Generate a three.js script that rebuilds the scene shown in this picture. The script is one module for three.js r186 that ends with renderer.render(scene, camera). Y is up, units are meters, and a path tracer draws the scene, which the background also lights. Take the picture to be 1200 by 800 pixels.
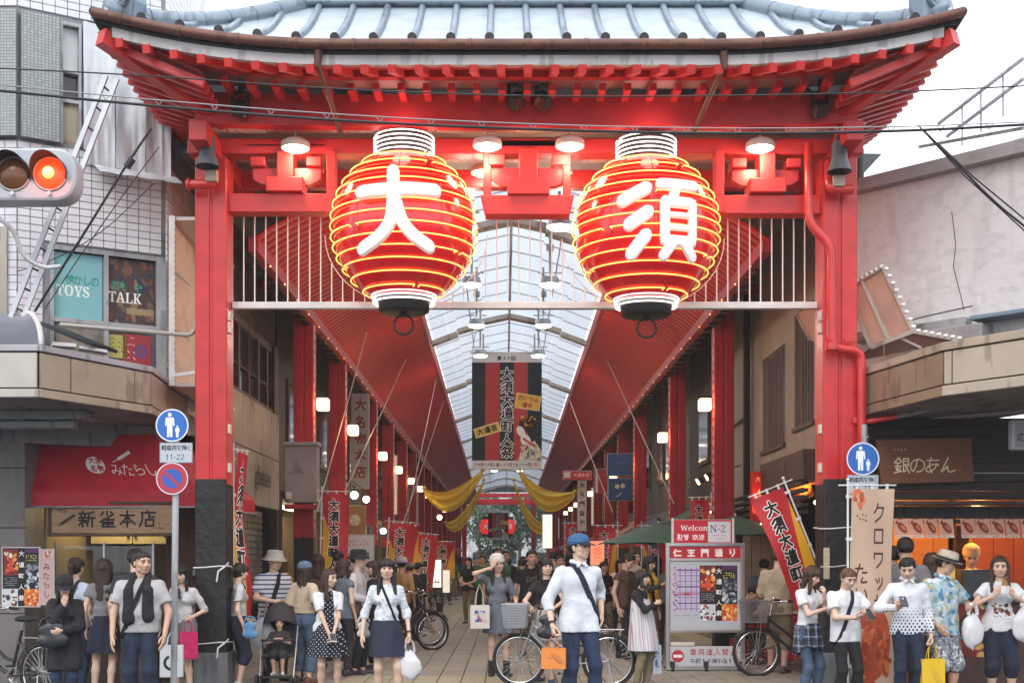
import * as THREE from 'three';
import { mergeGeometries } from 'three/addons/utils/BufferGeometryUtils.js';
import { RoundedBoxGeometry } from 'three/addons/geometries/RoundedBoxGeometry.js';
// ---------------------------------------------------------------- camera, sky, sun, exposure
const EYE = 1.53, K = 1450, CX = 592, CY = 656;          // lens: eye height, focal length and optical axis for a 1200 x 800 picture
const scene = new THREE.Scene();
const camera = new THREE.PerspectiveCamera(2 * Math.atan(400 / K) * 180 / Math.PI, 1.5, 0.3, 600);
camera.position.set(0, EYE, 0);
camera.lookAt(0, EYE, -10);
camera.setViewOffset(1200, 800, 600 - CX, 400 - CY, 1200, 800);
const renderer = new THREE.WebGLRenderer({ antialias: true });
renderer.toneMapping = THREE.LinearToneMapping;
renderer.toneMappingExposure = 1.5;
renderer.shadowMap.enabled = true;
{ // overcast evening sky: bright white cloud, slightly brighter overhead
const W = 64, H = 32, data = new Float32Array(W * H * 4);
for (let y = 0; y < H; y++) for (let x = 0; x < W; x++) {
const up = Math.sin(((y + 0.5) / H - 0.5) * Math.PI), i = (y * W + x) * 4, l = up < 0 ? 0.35 : 1.2 + 0.35 * up;
data[i] = l * 0.97; data[i + 1] = l * 1.0; data[i + 2] = l * 1.07; data[i + 3] = 1;
}
const t = new THREE.DataTexture(data, W, H, THREE.RGBAFormat, THREE.FloatType);
t.mapping = THREE.EquirectangularReflectionMapping; t.magFilter = THREE.LinearFilter; t.needsUpdate = true;
scene.background = t; scene.environment = t;
}
const sun = new THREE.DirectionalLight(0xfff4e6, 0.7);
sun.name = 'sun'; sun.position.set(-18, 40, 26); sun.target.position.set(0, 0, -20);
sun.castShadow = true; sun.shadow.radius = 40; sun.shadow.mapSize.set(2048, 2048);
Object.assign(sun.shadow.camera, { left: -30, right: 30, top: 30, bottom: -30, near: 1, far: 140 });
scene.add(sun, sun.target);
// ---------------------------------------------------------------- helpers
const V = (x, y, z) => new THREE.Vector3(x, y, z);
const P = (px, py, d) => V((px - CX) * d / K, EYE + (CY - py) * d / K, -d);   // a point seen at a picture position, d metres away
const PX = (px, d) => (px - CX) * d / K, PY = (py, d) => EYE + (CY - py) * d / K;
let seed = 7;
const rnd = () => { seed = (seed * 1664525 + 1013904223) >>> 0; return seed / 4294967296; };
const rr = (a, b) => a + (b - a) * rnd();
const lerp = (a, b, t) => a + (b - a) * t, clamp = (x, a, b) => Math.min(b, Math.max(a, x));
const smooth = (a, b, x) => { const t = clamp((x - a) / (b - a), 0, 1); return t * t * (3 - 2 * t); };
const used = new Map();
function numbered(n) { const k = used.get(n) ?? 0; used.set(n, k + 1); return k ? n + '_' + String(k).padStart(3, '0') : n; }
function tag(o, label, category, group) { o.userData.label = label; if (category) o.userData.category = category; if (group) o.userData.group = group; return o; }
function thing(name, label, category, pos = [0, 0, 0], turn = 0, group) {
const o = new THREE.Group(); o.name = numbered(name); o.position.set(...pos); o.rotation.y = turn; scene.add(o);
return tag(o, label, category, group);
}
function copyOf(o, label, pos, turn = o.rotation.y, group) {
const c = o.clone(); c.name = numbered(o.name.replace(/_\d+$/, '')); c.position.set(...pos); c.rotation.y = turn; scene.add(c);
c.userData = { ...o.userData, label }; if (group) c.userData.group = group; return c;
}
function triUV(g) {   // texture coordinates in metres, by the way each face points
g = g.index ? g.toNonIndexed() : g;
const p = g.attributes.position, uv = new Float32Array(p.count * 2), a = V(), b = V(), c = V(), n = V();
for (let i = 0; i < p.count; i += 3) {
a.fromBufferAttribute(p, i); b.fromBufferAttribute(p, i + 1); c.fromBufferAttribute(p, i + 2);
n.copy(b).sub(a).cross(c.clone().sub(a)); const x = Math.abs(n.x), y = Math.abs(n.y), z = Math.abs(n.z);
[a, b, c].forEach((v, j) => {
const u = y >= x && y >= z ? [v.x, v.z] : x >= z ? [v.z, v.y] : [v.x, v.y];
uv[(i + j) * 2] = u[0]; uv[(i + j) * 2 + 1] = u[1];
});
}
g.setAttribute('uv', new THREE.BufferAttribute(uv, 2));
return g;
}
const strip = (g) => { for (const k of Object.keys(g.attributes)) if (!['position', 'normal', 'uv'].includes(k)) g.deleteAttribute(k); return g; };
function obj(name, geos, mat, parent = scene, opt = {}) {
const list = [].concat(geos).map((g) => strip(opt.keepUV ? (g.index ? g.toNonIndexed() : g) : triUV(g)));
const m = new THREE.Mesh(list.length > 1 ? mergeGeometries(list) : list[0], mat);
m.name = parent === scene ? numbered(name) : name; m.castShadow = m.receiveShadow = true; parent.add(m);
if (opt.kind) m.userData.kind = opt.kind;
if (opt.label) m.userData.label = opt.label;
return m;
}
const each = (name, geos, m, parent, opt) => geos.map((g) => obj(name, [g], m, parent, opt));
const struct = (name, geos, mat, opt = {}) => obj(name, geos, mat, scene, { ...opt, kind: 'structure' });
// boxes by extents; depth d is metres away from the camera (z = -d)
function bx(x0, x1, y0, y1, d0, d1, r = 0) {
const w = x1 - x0, h = y1 - y0, l = d1 - d0;
const g = r ? new RoundedBoxGeometry(w, h, l, 1, Math.min(r, w / 2.1, h / 2.1, l / 2.1)) : new THREE.BoxGeometry(w, h, l);
return g.translate((x0 + x1) / 2, (y0 + y1) / 2, -(d0 + d1) / 2);
}
const cb = (x, y, z, w, h, l, r = 0) => bx(x - w / 2, x + w / 2, y - h / 2, y + h / 2, -z - l / 2, -z + l / 2, r);
const UP = V(0, 1, 0);
function cyl(a, b, ra, rb = ra, seg = 10, open = false) {
const d = b.clone().sub(a), g = new THREE.CylinderGeometry(rb, ra, d.length(), seg, 1, open);
g.applyQuaternion(new THREE.Quaternion().setFromUnitVectors(UP, d.normalize()));
return g.translate((a.x + b.x) / 2, (a.y + b.y) / 2, (a.z + b.z) / 2);
}
function beam(a, b, w, h, up = UP) {   // square bar from a to b, w wide and h high
const d = b.clone().sub(a), l = d.length(); d.normalize();
const x = V().crossVectors(up, d).normalize(), y = V().crossVectors(d, x);
return new THREE.BoxGeometry(w, h, l).applyMatrix4(new THREE.Matrix4().makeBasis(x, y, d).setPosition(a.clone().add(b).multiplyScalar(0.5)));
}
const tube = (pts, r, n = pts.length * 4, seg = 6, closed = false) => new THREE.TubeGeometry(new THREE.CatmullRomCurve3(pts, closed, 'catmullrom', 0.5), n, r, seg, closed);
function pipe(pts, r, bend = 0.08, seg = 8) {   // straight pipe with rounded elbows
const path = new THREE.CurvePath();
let last = pts[0];
for (let i = 1; i < pts.length; i++) {
if (i < pts.length - 1) {
const a = pts[i].clone().lerp(pts[i - 1], Math.min(0.45, bend / pts[i].distanceTo(pts[i - 1]))), b = pts[i].clone().lerp(pts[i + 1], Math.min(0.45, bend / pts[i].distanceTo(pts[i + 1])));
path.add(new THREE.LineCurve3(last, a)); path.add(new THREE.QuadraticBezierCurve3(a, pts[i], b)); last = b;
} else path.add(new THREE.LineCurve3(last, pts[i]));
}
const n = path.curves.length * 5, all = [];
path.curves.forEach((c) => { const m = c.isLineCurve3 ? 1 : 6; for (let i = 0; i < m; i++) all.push(c.getPoint(i / m)); });
all.push(pts[pts.length - 1]);
return sweep(all, r, seg);
}
function sweep(pts, r, seg = 8) {   // round bar through given points, with end caps
const pos = [], idx = [], n = pts.length, fr = V(), up = Math.abs(pts[1].clone().sub(pts[0]).normalize().y) > 0.9 ? V(1, 0, 0) : UP.clone();
for (let i = 0; i < n; i++) {
const t = pts[Math.min(n - 1, i + 1)].clone().sub(pts[Math.max(0, i - 1)]).normalize();
fr.copy(up).addScaledVector(t, -up.dot(t)).normalize(); up.copy(fr);
const bi = V().crossVectors(t, fr), rad = typeof r === 'function' ? r(i / (n - 1)) : r;
for (let j = 0; j < seg; j++) { const a = j / seg * 2 * Math.PI; const q = pts[i].clone().addScaledVector(fr, Math.cos(a) * rad).addScaledVector(bi, Math.sin(a) * rad); pos.push(q.x, q.y, q.z); }
}
for (let i = 0; i < n - 1; i++) for (let j = 0; j < seg; j++) { const a = i * seg + j, b = i * seg + (j + 1) % seg; idx.push(a, b, a + seg, b, b + seg, a + seg); }
for (let j = 1; j < seg - 1; j++) { idx.push(0, j + 1, j); const e = (n - 1) * seg; idx.push(e, e + j, e + j + 1); }
const g = new THREE.BufferGeometry(); g.setAttribute('position', new THREE.Float32BufferAttribute(pos, 3)); g.setIndex(idx); g.computeVertexNormals();
g.setAttribute('uv', new THREE.Float32BufferAttribute(new Float32Array(pos.length / 3 * 2), 2));
return g;
}
function polyPlan(pts, y0, y1) {   // vertical prism over a plan polygon of [x, d]
const s = new THREE.Shape(pts.map(([x, d]) => new THREE.Vector2(x, d)));
return new THREE.ExtrudeGeometry(s, { depth: y1 - y0, bevelEnabled: false }).rotateX(-Math.PI / 2).translate(0, y0, 0);
}
function quadSheet(f, nu, nv) {   // surface f(u, v) -> Vector3 with uv 0..1
const pos = [], uv = [], idx = [];
for (let j = 0; j <= nv; j++) for (let i = 0; i <= nu; i++) { const q = f(i / nu, j / nv); pos.push(q.x, q.y, q.z); uv.push(i / nu, j / nv); }
for (let j = 0; j < nv; j++) for (let i = 0; i < nu; i++) { const a = j * (nu + 1) + i; idx.push(a, a + 1, a + nu + 1, a + 1, a + nu + 2, a + nu + 1); }
const g = new THREE.BufferGeometry(); g.setAttribute('position', new THREE.Float32BufferAttribute(pos, 3)); g.setAttribute('uv', new THREE.Float32BufferAttribute(uv, 2)); g.setIndex(idx); g.computeVertexNormals();
return g;
}
const card = (w, h) => new THREE.PlaneGeometry(w, h);   // printed face of a sign, texture 0..1
// ---------------------------------------------------------------- noise and materials
const hash = (x, y, z) => { let h = (Math.imul(x, 374761393) + Math.imul(y, 668265263) + Math.imul(z, 2147483647)) | 0; h = Math.imul(h ^ (h >>> 13), 1274126177); return ((h ^ (h >>> 16)) >>> 0) / 4294967296; };
function vnoise(x, y, z) {
const X = Math.floor(x), Y = Math.floor(y), Z = Math.floor(z); x -= X; y -= Y; z -= Z;
x = x * x * (3 - 2 * x); y = y * y * (3 - 2 * y); z = z * z * (3 - 2 * z);
const l = (a, b, t) => a + (b - a) * t;
return l(l(l(hash(X, Y, Z), hash(X + 1, Y, Z), x), l(hash(X, Y + 1, Z), hash(X + 1, Y + 1, Z), x), y), l(l(hash(X, Y, Z + 1), hash(X + 1, Y, Z + 1), x), l(hash(X, Y + 1, Z + 1), hash(X + 1, Y + 1, Z + 1), x), y), z) * 2 - 1;
}
// tiling grey noise texture; f(u, v, tile noise) gives 0..1
function noiseTex(size, metres, f, srgb = false) {
const d = new Uint8Array(size * size * 4);
const tn = (u, v, fr, s = 0) => { // periodic value noise, fr cells over the tile
const x = u * fr, y = v * fr, X = Math.floor(x), Y = Math.floor(y); let a = x - X, b = y - Y; a = a * a * (3 - 2 * a); b = b * b * (3 - 2 * b);
const h = (i, j) => hash(((i % fr) + fr) % fr, ((j % fr) + fr) % fr, s + fr * 17);
return lerp(lerp(h(X, Y), h(X + 1, Y), a), lerp(h(X, Y + 1), h(X + 1, Y + 1), a), b);
};
for (let y = 0; y < size; y++) for (let x = 0; x < size; x++) {
const r = f(x / size, y / size, tn), i = (y * size + x) * 4, c = Array.isArray(r) ? r : [r, r, r];
for (let k = 0; k < 3; k++) d[i + k] = clamp(c[k], 0, 1) * 255; d[i + 3] = 255;
}
const t = new THREE.DataTexture(d, size, size); t.wrapS = t.wrapT = THREE.RepeatWrapping; t.magFilter = THREE.LinearFilter; t.minFilter = THREE.LinearMipmapLinearFilter; t.generateMipmaps = true;
t.repeat.set(1 / metres, 1 / metres); if (srgb) t.colorSpace = THREE.SRGBColorSpace; t.needsUpdate = true;
return t;
}
const fbm = (tn, u, v, f0, o = 4) => { let s = 0, a = 0.5; for (let i = 0; i < o; i++) { s += a * tn(u, v, f0 << i, i); a /= 2; } return s / (1 - Math.pow(0.5, o)); };
const T = {
grime: noiseTex(256, 2.3, (u, v, n) => { const g = fbm(n, u, v, 4, 5), s = fbm(n, u, v * 0.25 + 0.3, 24, 3); return 0.72 + 0.28 * g - 0.16 * smooth(0.58, 0.75, s); }, true),
soft: noiseTex(256, 1.1, (u, v, n) => 0.86 + 0.16 * fbm(n, u, v, 6, 5), true),
rough: noiseTex(128, 0.7, (u, v, n) => 0.55 + 0.5 * fbm(n, u, v, 5, 4)),
plaster: noiseTex(256, 3.1, (u, v, n) => { const g = fbm(n, u, v, 3, 6), st = fbm(n, u, v * 0.1, 30, 3), sp = fbm(n, u + 0.1, v, 40, 2); return 0.86 + 0.16 * g - 0.05 * smooth(0.55, 0.8, st) - 0.04 * smooth(0.6, 0.7, sp); }, true),
cloth: noiseTex(128, 0.09, (u, v, n) => 0.4 + 0.3 * Math.sin(u * 64 * Math.PI) * Math.sin(v * 64 * Math.PI) + 0.3 * fbm(n, u, v, 8, 3)),
bumpy: noiseTex(256, 0.5, (u, v, n) => fbm(n, u, v, 8, 5)),
wood: noiseTex(256, 0.9, (u, v, n) => { const g = fbm(n, u, v * 6, 3, 5); return [0.75 + 0.3 * g, 0.7 + 0.34 * g, 0.65 + 0.36 * g]; }, true),
foil: noiseTex(256, 1.6, (u, v, n) => fbm(n, u, v * 0.12, 7, 4)),
speck: noiseTex(256, 0.6, (u, v, n) => 0.74 + 0.2 * fbm(n, u, v, 4, 3) + 0.14 * (n(u, v, 128) - 0.5), true),
// small square mosaic tile, 25 mm, too small to tell apart: relief and tone in the material
mosaic: noiseTex(256, 0.56, (u, v, n) => { const k = 16, a = (u * k) % 1, b = (v * k) % 1, e = Math.min(a, b, 1 - a, 1 - b); return e < 0.09 ? 0.62 : 0.84 + 0.1 * n(Math.floor(u * k) / k, Math.floor(v * k) / k, 16); }, true),
strand: noiseTex(256, 0.12, (u, v, n) => { const s = fbm(n, u, v * 0.08, 24, 3); return 0.55 + 0.6 * s; }, true),
crease: noiseTex(256, 0.5, (u, v, n) => { const a = 1 - Math.abs(fbm(n, u + v * 0.0, v, 4, 3) - 0.5) * 5, b = fbm(n, u, v, 7, 4); return clamp(a, 0, 1) * 0.5 + b * 0.6; }),
corr: noiseTex(64, 0.12, (u) => 0.5 + 0.5 * Math.sin(u * 2 * Math.PI)),
};
const mats = new Map();
function mat(c, o = {}) {
const key = JSON.stringify([c, { ...o, map: o.map?.uuid, bumpMap: o.bumpMap?.uuid, emissiveMap: o.emissiveMap?.uuid, roughnessMap: o.roughnessMap?.uuid, alphaMap: o.alphaMap?.uuid }]);
if (!mats.has(key)) {
const { phys, ...q } = o;
const m = new (phys ? THREE.MeshPhysicalMaterial : THREE.MeshStandardMaterial)({ roughness: 0.7, side: THREE.DoubleSide, ...q });
if (Array.isArray(c)) m.color.setRGB(...c); else m.color.set(c);
mats.set(key, m);
}
return mats.get(key);
}
const glow = (c, k, base = [0.6, 0.6, 0.6]) => mat(base, { emissive: new THREE.Color(...c), emissiveIntensity: k, roughness: 0.5 });
const M = {
gateRed: mat([0.64, 0.028, 0.03], { roughness: 0.42, map: T.soft, roughnessMap: T.rough }),
gateRed2: mat([0.56, 0.022, 0.026], { roughness: 0.42, map: T.soft }),
gateRed3: mat([0.68, 0.036, 0.034], { roughness: 0.42, map: T.soft }),
arcRed: mat([0.46, 0.014, 0.026], { roughness: 0.5, map: T.soft }),
whitePaint: mat([0.78, 0.77, 0.75], { roughness: 0.5, map: T.soft }),
trimGrey: mat([0.5, 0.5, 0.53], { roughness: 0.6, map: T.grime }),
copper: mat([0.2, 0.088, 0.062], { roughness: 0.5, metalness: 0.3, map: T.grime }),
roofSheet: mat([0.5, 0.57, 0.64], { roughness: 0.4, metalness: 0.25, map: T.soft }),
roofRoll: mat([0.31, 0.39, 0.47], { roughness: 0.4, metalness: 0.25, map: T.grime }),
black: mat([0.012, 0.012, 0.014], { roughness: 0.5, map: T.grime }),
blackMatte: mat([0.02, 0.02, 0.022], { roughness: 0.85 }),
rubber: mat([0.018, 0.018, 0.018], { roughness: 0.8 }),
steel: mat([0.5, 0.5, 0.51], { roughness: 0.32, metalness: 0.85, map: T.soft }),
galv: mat([0.46, 0.48, 0.5], { roughness: 0.5, metalness: 0.5, map: T.grime }),
chrome: mat([0.7, 0.7, 0.7], { roughness: 0.18, metalness: 1 }),
dark: mat([0.035, 0.033, 0.034], { roughness: 0.7, map: T.grime }),
cream: mat([0.56, 0.45, 0.34], { roughness: 0.6, map: T.grime }),
creamLight: mat([0.72, 0.66, 0.56], { roughness: 0.5, map: T.soft }),
concrete: mat([0.36, 0.34, 0.34], { roughness: 0.9, map: T.plaster, bumpMap: T.bumpy, bumpScale: 0.004 }),
stucco: mat([0.72, 0.7, 0.705], { roughness: 0.92, map: T.plaster, bumpMap: T.bumpy, bumpScale: 0.006 }),
beige: mat([0.38, 0.31, 0.25], { roughness: 0.8, map: T.grime }),
brownPaint: mat([0.1, 0.045, 0.035], { roughness: 0.6, map: T.grime }),
darkWood: mat([0.035, 0.022, 0.018], { roughness: 0.6, map: T.wood }),
wood: mat([0.2, 0.075, 0.035], { roughness: 0.5, map: T.wood }),
orangeWood: mat([0.42, 0.16, 0.05], { roughness: 0.6, map: T.wood }),
glassDark: mat([0.03, 0.035, 0.04], { roughness: 0.08, metalness: 0 }),
pane: mat([0.92, 0.95, 0.95], { phys: true, transmission: 1, roughness: 0.03, thickness: 0 }),
wire: mat([0.02, 0.02, 0.024], { roughness: 0.6 }),
paper: mat([0.72, 0.72, 0.72], { roughness: 0.8 }),
};
// ---------------------------------------------------------------- lettering: pen strokes on a 20 x 20 grid (0-9, a-k), ~ is a curved stroke
const GL = {
大: '27j7 ~a1a78d2i a8edii', 須: '8226 882c 8d2j 92j2 e2d5 a5i5ifafa5 a8i8 abib bf9j gfjj', 道: 'b1c3 g1f3 84j4 d4c7 97i7if9f97 9aia 9cic 3254 28585e2h 3f6iji',
町: '23939g2g23 2a9a 636g a4j4 f4ficg', 人: '~a2a67d1j a7ddji', 祭: '7118 63a37a2c 5566 b3i3e8 b3f8jb 6aea 3dhd adaj8i 6f3i efhi', 回: '22i2ii2i22 77d7dd7d77',
第: '5216 42a2 6284 d2a6 c2j2 e2g4 47g7ga4a4dhdhg a6aj ad2i', 芸: '24i4 7276 d2d6 58f8 2cic 8c5ifi edgi', お: '26d5 717h ~7h3i2e6bdaicihdi e3i6', い: '~333c6g9d ~f4h8hd',
ら: '6194 ~545c ~5ca9h9hfai6i', ん: '~a1692i8c9bahdiig', 中: '35h5hd3d35 a1aj', 月: '~525b2i 52f2fici 57f7 5cfc', 日: '42g2gi4i42 4aga', 土: '48g8 a2ai 2iii',
金: 'a118 a1j8 68e8 3chc a8ai 6e7g eedg 2iii', 名: '8138 74f4aa2f 6799 8chchj8j8c', 物: '4227 3696 1b9a 616j b198 b5j5ihfg e59d h5bi', み: '~53c3 ~c38c4g2d6bdcjg ~h8gdci',
た: '25c5 ~814b2i c9i9 ~ceaiii', し: '~616d8idiic', 新: '5153 14a4 3548 8578 19a9 1cac 595j 5d1h 6daf i2c4 c4cbai c9j9 g9gj', 雀: 'a1a6 6236 e2h5 g59a 7a2e 5c5j b9cb 5bib 5ehe 5ghg 5jjj bbbj',
本: '26i6 a1aj ~a67b2g a6dbjg 6ede', 店: 'a1a3 33j3 ~434b1j c5cb c8i8 8bhbhi8i8b', 懐: '414j 261a 6578 93j3 d1d5 95i5i89895 9bib da9i dbig', か: '16c6 ~c6dcbi8h ~714b1i f4ja',
の: '~a38c5h2d46c3i7ideh9i', 軽: '1494 26868c2c26 2989 1f9f 515j b2i2ba b3ja bdjd fafi aiji', 車: '24i4 46g6ge4e46 4aga 1hjh a1aj', 両: '22i2 3j36h6hjfi a2ae 6a6eeeea',
を: '34h4 ~814b9ad ~g89d7hcjhi', も: '~817d9ididib 48d8 4cdc', 除: '323j 3282678b5c d198 d1j8 a8h8 9bjb e8ej bd9h gdjh', く: '~d15adj', ク: '~81662a 75h5 ~h5ed4j', ロ: '34h4hh3h34', ワ: '353a 35h5 ~h5gc7j',
ッ: '588b a7ba ~g7fc8i', サ: '26i6 616c ~d1dd9j', ン: '4487 ~3hagi6', 焼: '~515a1j 252a 9478 5b9h b4j4 f1f7 c5c9 i5i9 a9j9 adjd ~dddgai gdgijijf',
銀: '6117 61a6 3787 2b9b 575i 3d4g 8d7g 1jah c2i2i9c9 c5i5 c2cifg eajj iafd', あ: '34h4 ~816b9j ~f8ce5i2g4cb9hai', 仁: '621a 474j 96i6 8hjh', 王: '24i4 4aga a4ai 2iii',
門: '2j22828929 2585 iji2c2c9i9 c5i5', 通: '92h2d5 96i6ifgf 969g 99i9 9cic d5dg 3254 28585e2h 3f6iji', り: '~525c7a ~e1fa9j', 進: 'b187 a5ag e1f4 a5j5 a8i8 acic agjg e5eg 3254 28585e2h 3f6iji',
入: '72a2 ~a2a91j a8ddji', 禁: '1393 5159 5318 5488 b3j3 f1f9 f3b8 f4j8 5bfb 2eie aeaj 6g3j eghj', 止: 'a1ai a9h9 595i 2iii', 午: '6228 55h5 1cjc a5aj', 前: '5174 f1d4 15j5 3j38989i 3b9b 3e9e d8df h7hjfi',
後: '6116 761c 4a4j d194e69aia cb8g bdhd8j bejj', 時: '23838g2g23 2a8a b4i4 f1f8 a8j8 acjc h9hjfi ceeg', 환: '5191 24b4 56969a5a56 7b7d 2dcd g1gf g8j8 4g4jjj', 영: '3393993933 g1gb c5g5 c8g8 7cecei7i7c',
欢: '24943h 389h d1a8 c5j5h9 f8aj fajj', 迎: 'c294949ddb e3ef e3i3ibgb 3254 28585e2h 3f6iji', や: '~3dbag5i8f9ba 9295 ~515b8j', 香: 'e163 24i4 a2aa a43a a4ha 5bfbfj5j5b 5ffe', 船: '5135 359597 9598 9j 3535 3f1j 1baa 6769 6d6f d2b9 e2j7 bbibijbjbb',
};
function glyph(g, ch, x, y, s, w) {
const def = GL[ch];
if (!def) { const f = g.font; g.font = 'bold ' + s + 'px sans-serif'; g.textAlign = 'center'; g.textBaseline = 'middle'; g.fillText(ch, x + s / 2, y + s / 2); g.textAlign = 'left'; g.textBaseline = 'alphabetic'; g.font = f; return; }
g.lineCap = g.lineJoin = 'round'; g.lineWidth = w * s;
for (const st of def.split(' ')) {
const pts = strokePts(st).map(([a, b]) => [x + a * s, y + b * s]);
g.beginPath(); g.moveTo(...pts[0]);
for (const q of pts.slice(1)) g.lineTo(...q);
g.stroke();
}
}
function strokePts(st) {   // stroke -> points in 0..1
const cur = st[0] === '~', s = cur ? st.slice(1) : st, pts = [];
for (let i = 0; i + 1 < s.length; i += 2) pts.push([parseInt(s[i], 36) / 20, parseInt(s[i + 1], 36) / 20]);
if (!cur || pts.length < 3) return pts;
const c = new THREE.CatmullRomCurve3(pts.map(([a, b]) => V(a, b, 0)), false, 'centripetal');
return c.getPoints(pts.length * 5).map((v) => [v.x, v.y]);
}
function text(g, str, x, y, s, color, w = 0.1, dir = 'h', gap = 1.05, edge) {   // edge: [colour, extra width]
[...str].forEach((ch, i) => {
const X = dir === 'h' ? x + i * s * gap : x, Y = dir === 'v' ? y + i * s * gap : y;
if (edge) { g.strokeStyle = g.fillStyle = edge[0]; glyph(g, ch, X, Y, s, w + edge[1]); }
});
[...str].forEach((ch, i) => { g.strokeStyle = g.fillStyle = color; glyph(g, ch, dir === 'h' ? x + i * s * gap : x, dir === 'v' ? y + i * s * gap : y, s, w); });
}
function canvasTex(w, h, draw) {
const c = document.createElement('canvas'); c.width = w; c.height = h; const g = c.getContext('2d');
draw(g, w, h);
const t = new THREE.CanvasTexture(c); t.colorSpace = THREE.SRGBColorSpace; t.magFilter = THREE.LinearFilter; t.minFilter = THREE.LinearMipmapLinearFilter; t.anisotropy = 4;
return t;
}
const print = (w, h, draw, o = {}) => mat([1, 1, 1], { roughness: 0.6, map: canvasTex(w, h, draw), ...o });
const fill = (g, c, x, y, w, h) => { g.fillStyle = c; g.fillRect(x, y, w, h); };
function scribble(g, x, y, w, h, c, rows, lw) {   // small print too small to read
g.strokeStyle = c; g.lineWidth = lw;
for (let r = 0; r < rows; r++) for (let a = x; a < x + w - lw * 2; a += lw * 3.2) if (rnd() > 0.15) { const yy = y + (r + 0.3) * h / rows; g.beginPath(); g.moveTo(a, yy + rr(-1, 1) * lw); g.lineTo(a + lw * rr(1, 2.4), yy + rr(-0.5, 2) * lw); g.stroke(); }
}
function blotches(g, x, y, w, h, cols, n, s) { for (let i = 0; i < n; i++) { g.fillStyle = cols[Math.floor(rnd() * cols.length)]; g.beginPath(); g.ellipse(x + rnd() * w, y + rnd() * h, s * rr(0.4, 1.3), s * rr(0.3, 1), rnd() * 3, 0, 7); g.fill(); } }
function festivalPoster(g, x, y, w, h) {   // collage poster seen on the board and on the pillar
g.save(); g.beginPath(); g.rect(x, y, w, h); g.clip();
fill(g, '#17131d', x, y, w, h);
fill(g, '#7d2a20', x + w * 0.03, y + h * 0.02, w * 0.4, h * 0.45); blotches(g, x + w * 0.05, y + h * 0.05, w * 0.36, h * 0.38, ['#e0643a', '#f2d9b0', '#b8301f', '#e9a04a', '#4a1a18'], 34, w * 0.06);
g.fillStyle = '#f3e4cc'; g.beginPath(); g.ellipse(x + w * 0.22, y + h * 0.13, w * 0.05, h * 0.045, 0, 0, 7); g.fill(); g.fillStyle = '#d8452c'; g.beginPath(); g.moveTo(x + w * 0.22, y + h * 0.17); g.lineTo(x + w * 0.33, y + h * 0.4); g.lineTo(x + w * 0.1, y + h * 0.4); g.fill();
fill(g, '#1b1b22', x + w * 0.03, y + h * 0.48, w * 0.4, h * 0.2); scribble(g, x + w * 0.05, y + h * 0.5, w * 0.34, h * 0.16, '#cfd3da', 5, w * 0.012);
fill(g, '#ccd2d8', x, y + h * 0.7, w * 0.42, h * 0.3); blotches(g, x + w * 0.02, y + h * 0.72, w * 0.38, h * 0.26, ['#8a2a2a', '#2c3350', '#f0f0f0', '#3a3a3a', '#c34a3a'], 22, w * 0.05);
fill(g, '#232030', x + w * 0.6, y, w * 0.4, h * 0.45); fill(g, '#57265c', x + w * 0.6, y, w * 0.4, h * 0.08); scribble(g, x + w * 0.63, y + h * 0.12, w * 0.34, h * 0.12, '#e8e23a', 3, w * 0.02);
blotches(g, x + w * 0.62, y + h * 0.26, w * 0.36, h * 0.18, ['#565a66', '#8a8d96', '#30333c'], 18, w * 0.06);
blotches(g, x + w * 0.6, y + h * 0.45, w * 0.4, h * 0.24, ['#7f98a8', '#b9c4cc', '#4c5f70', '#d9dde0'], 26, w * 0.06);
fill(g, '#d86a2c', x + w * 0.56, y + h * 0.7, w * 0.44, h * 0.3); blotches(g, x + w * 0.58, y + h * 0.72, w * 0.4, h * 0.26, ['#f6c46a', '#f3e6d2', '#b23a1c', '#e98b3c'], 30, w * 0.05);
fill(g, '#101014', x + w * 0.43, y, w * 0.16, h);
text(g, '大道町人祭', x + w * 0.435, y + h * 0.05, w * 0.15, '#f4f4f0', 0.13, 'v', h * 0.19 / (w * 0.15));
g.restore();
}
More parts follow.
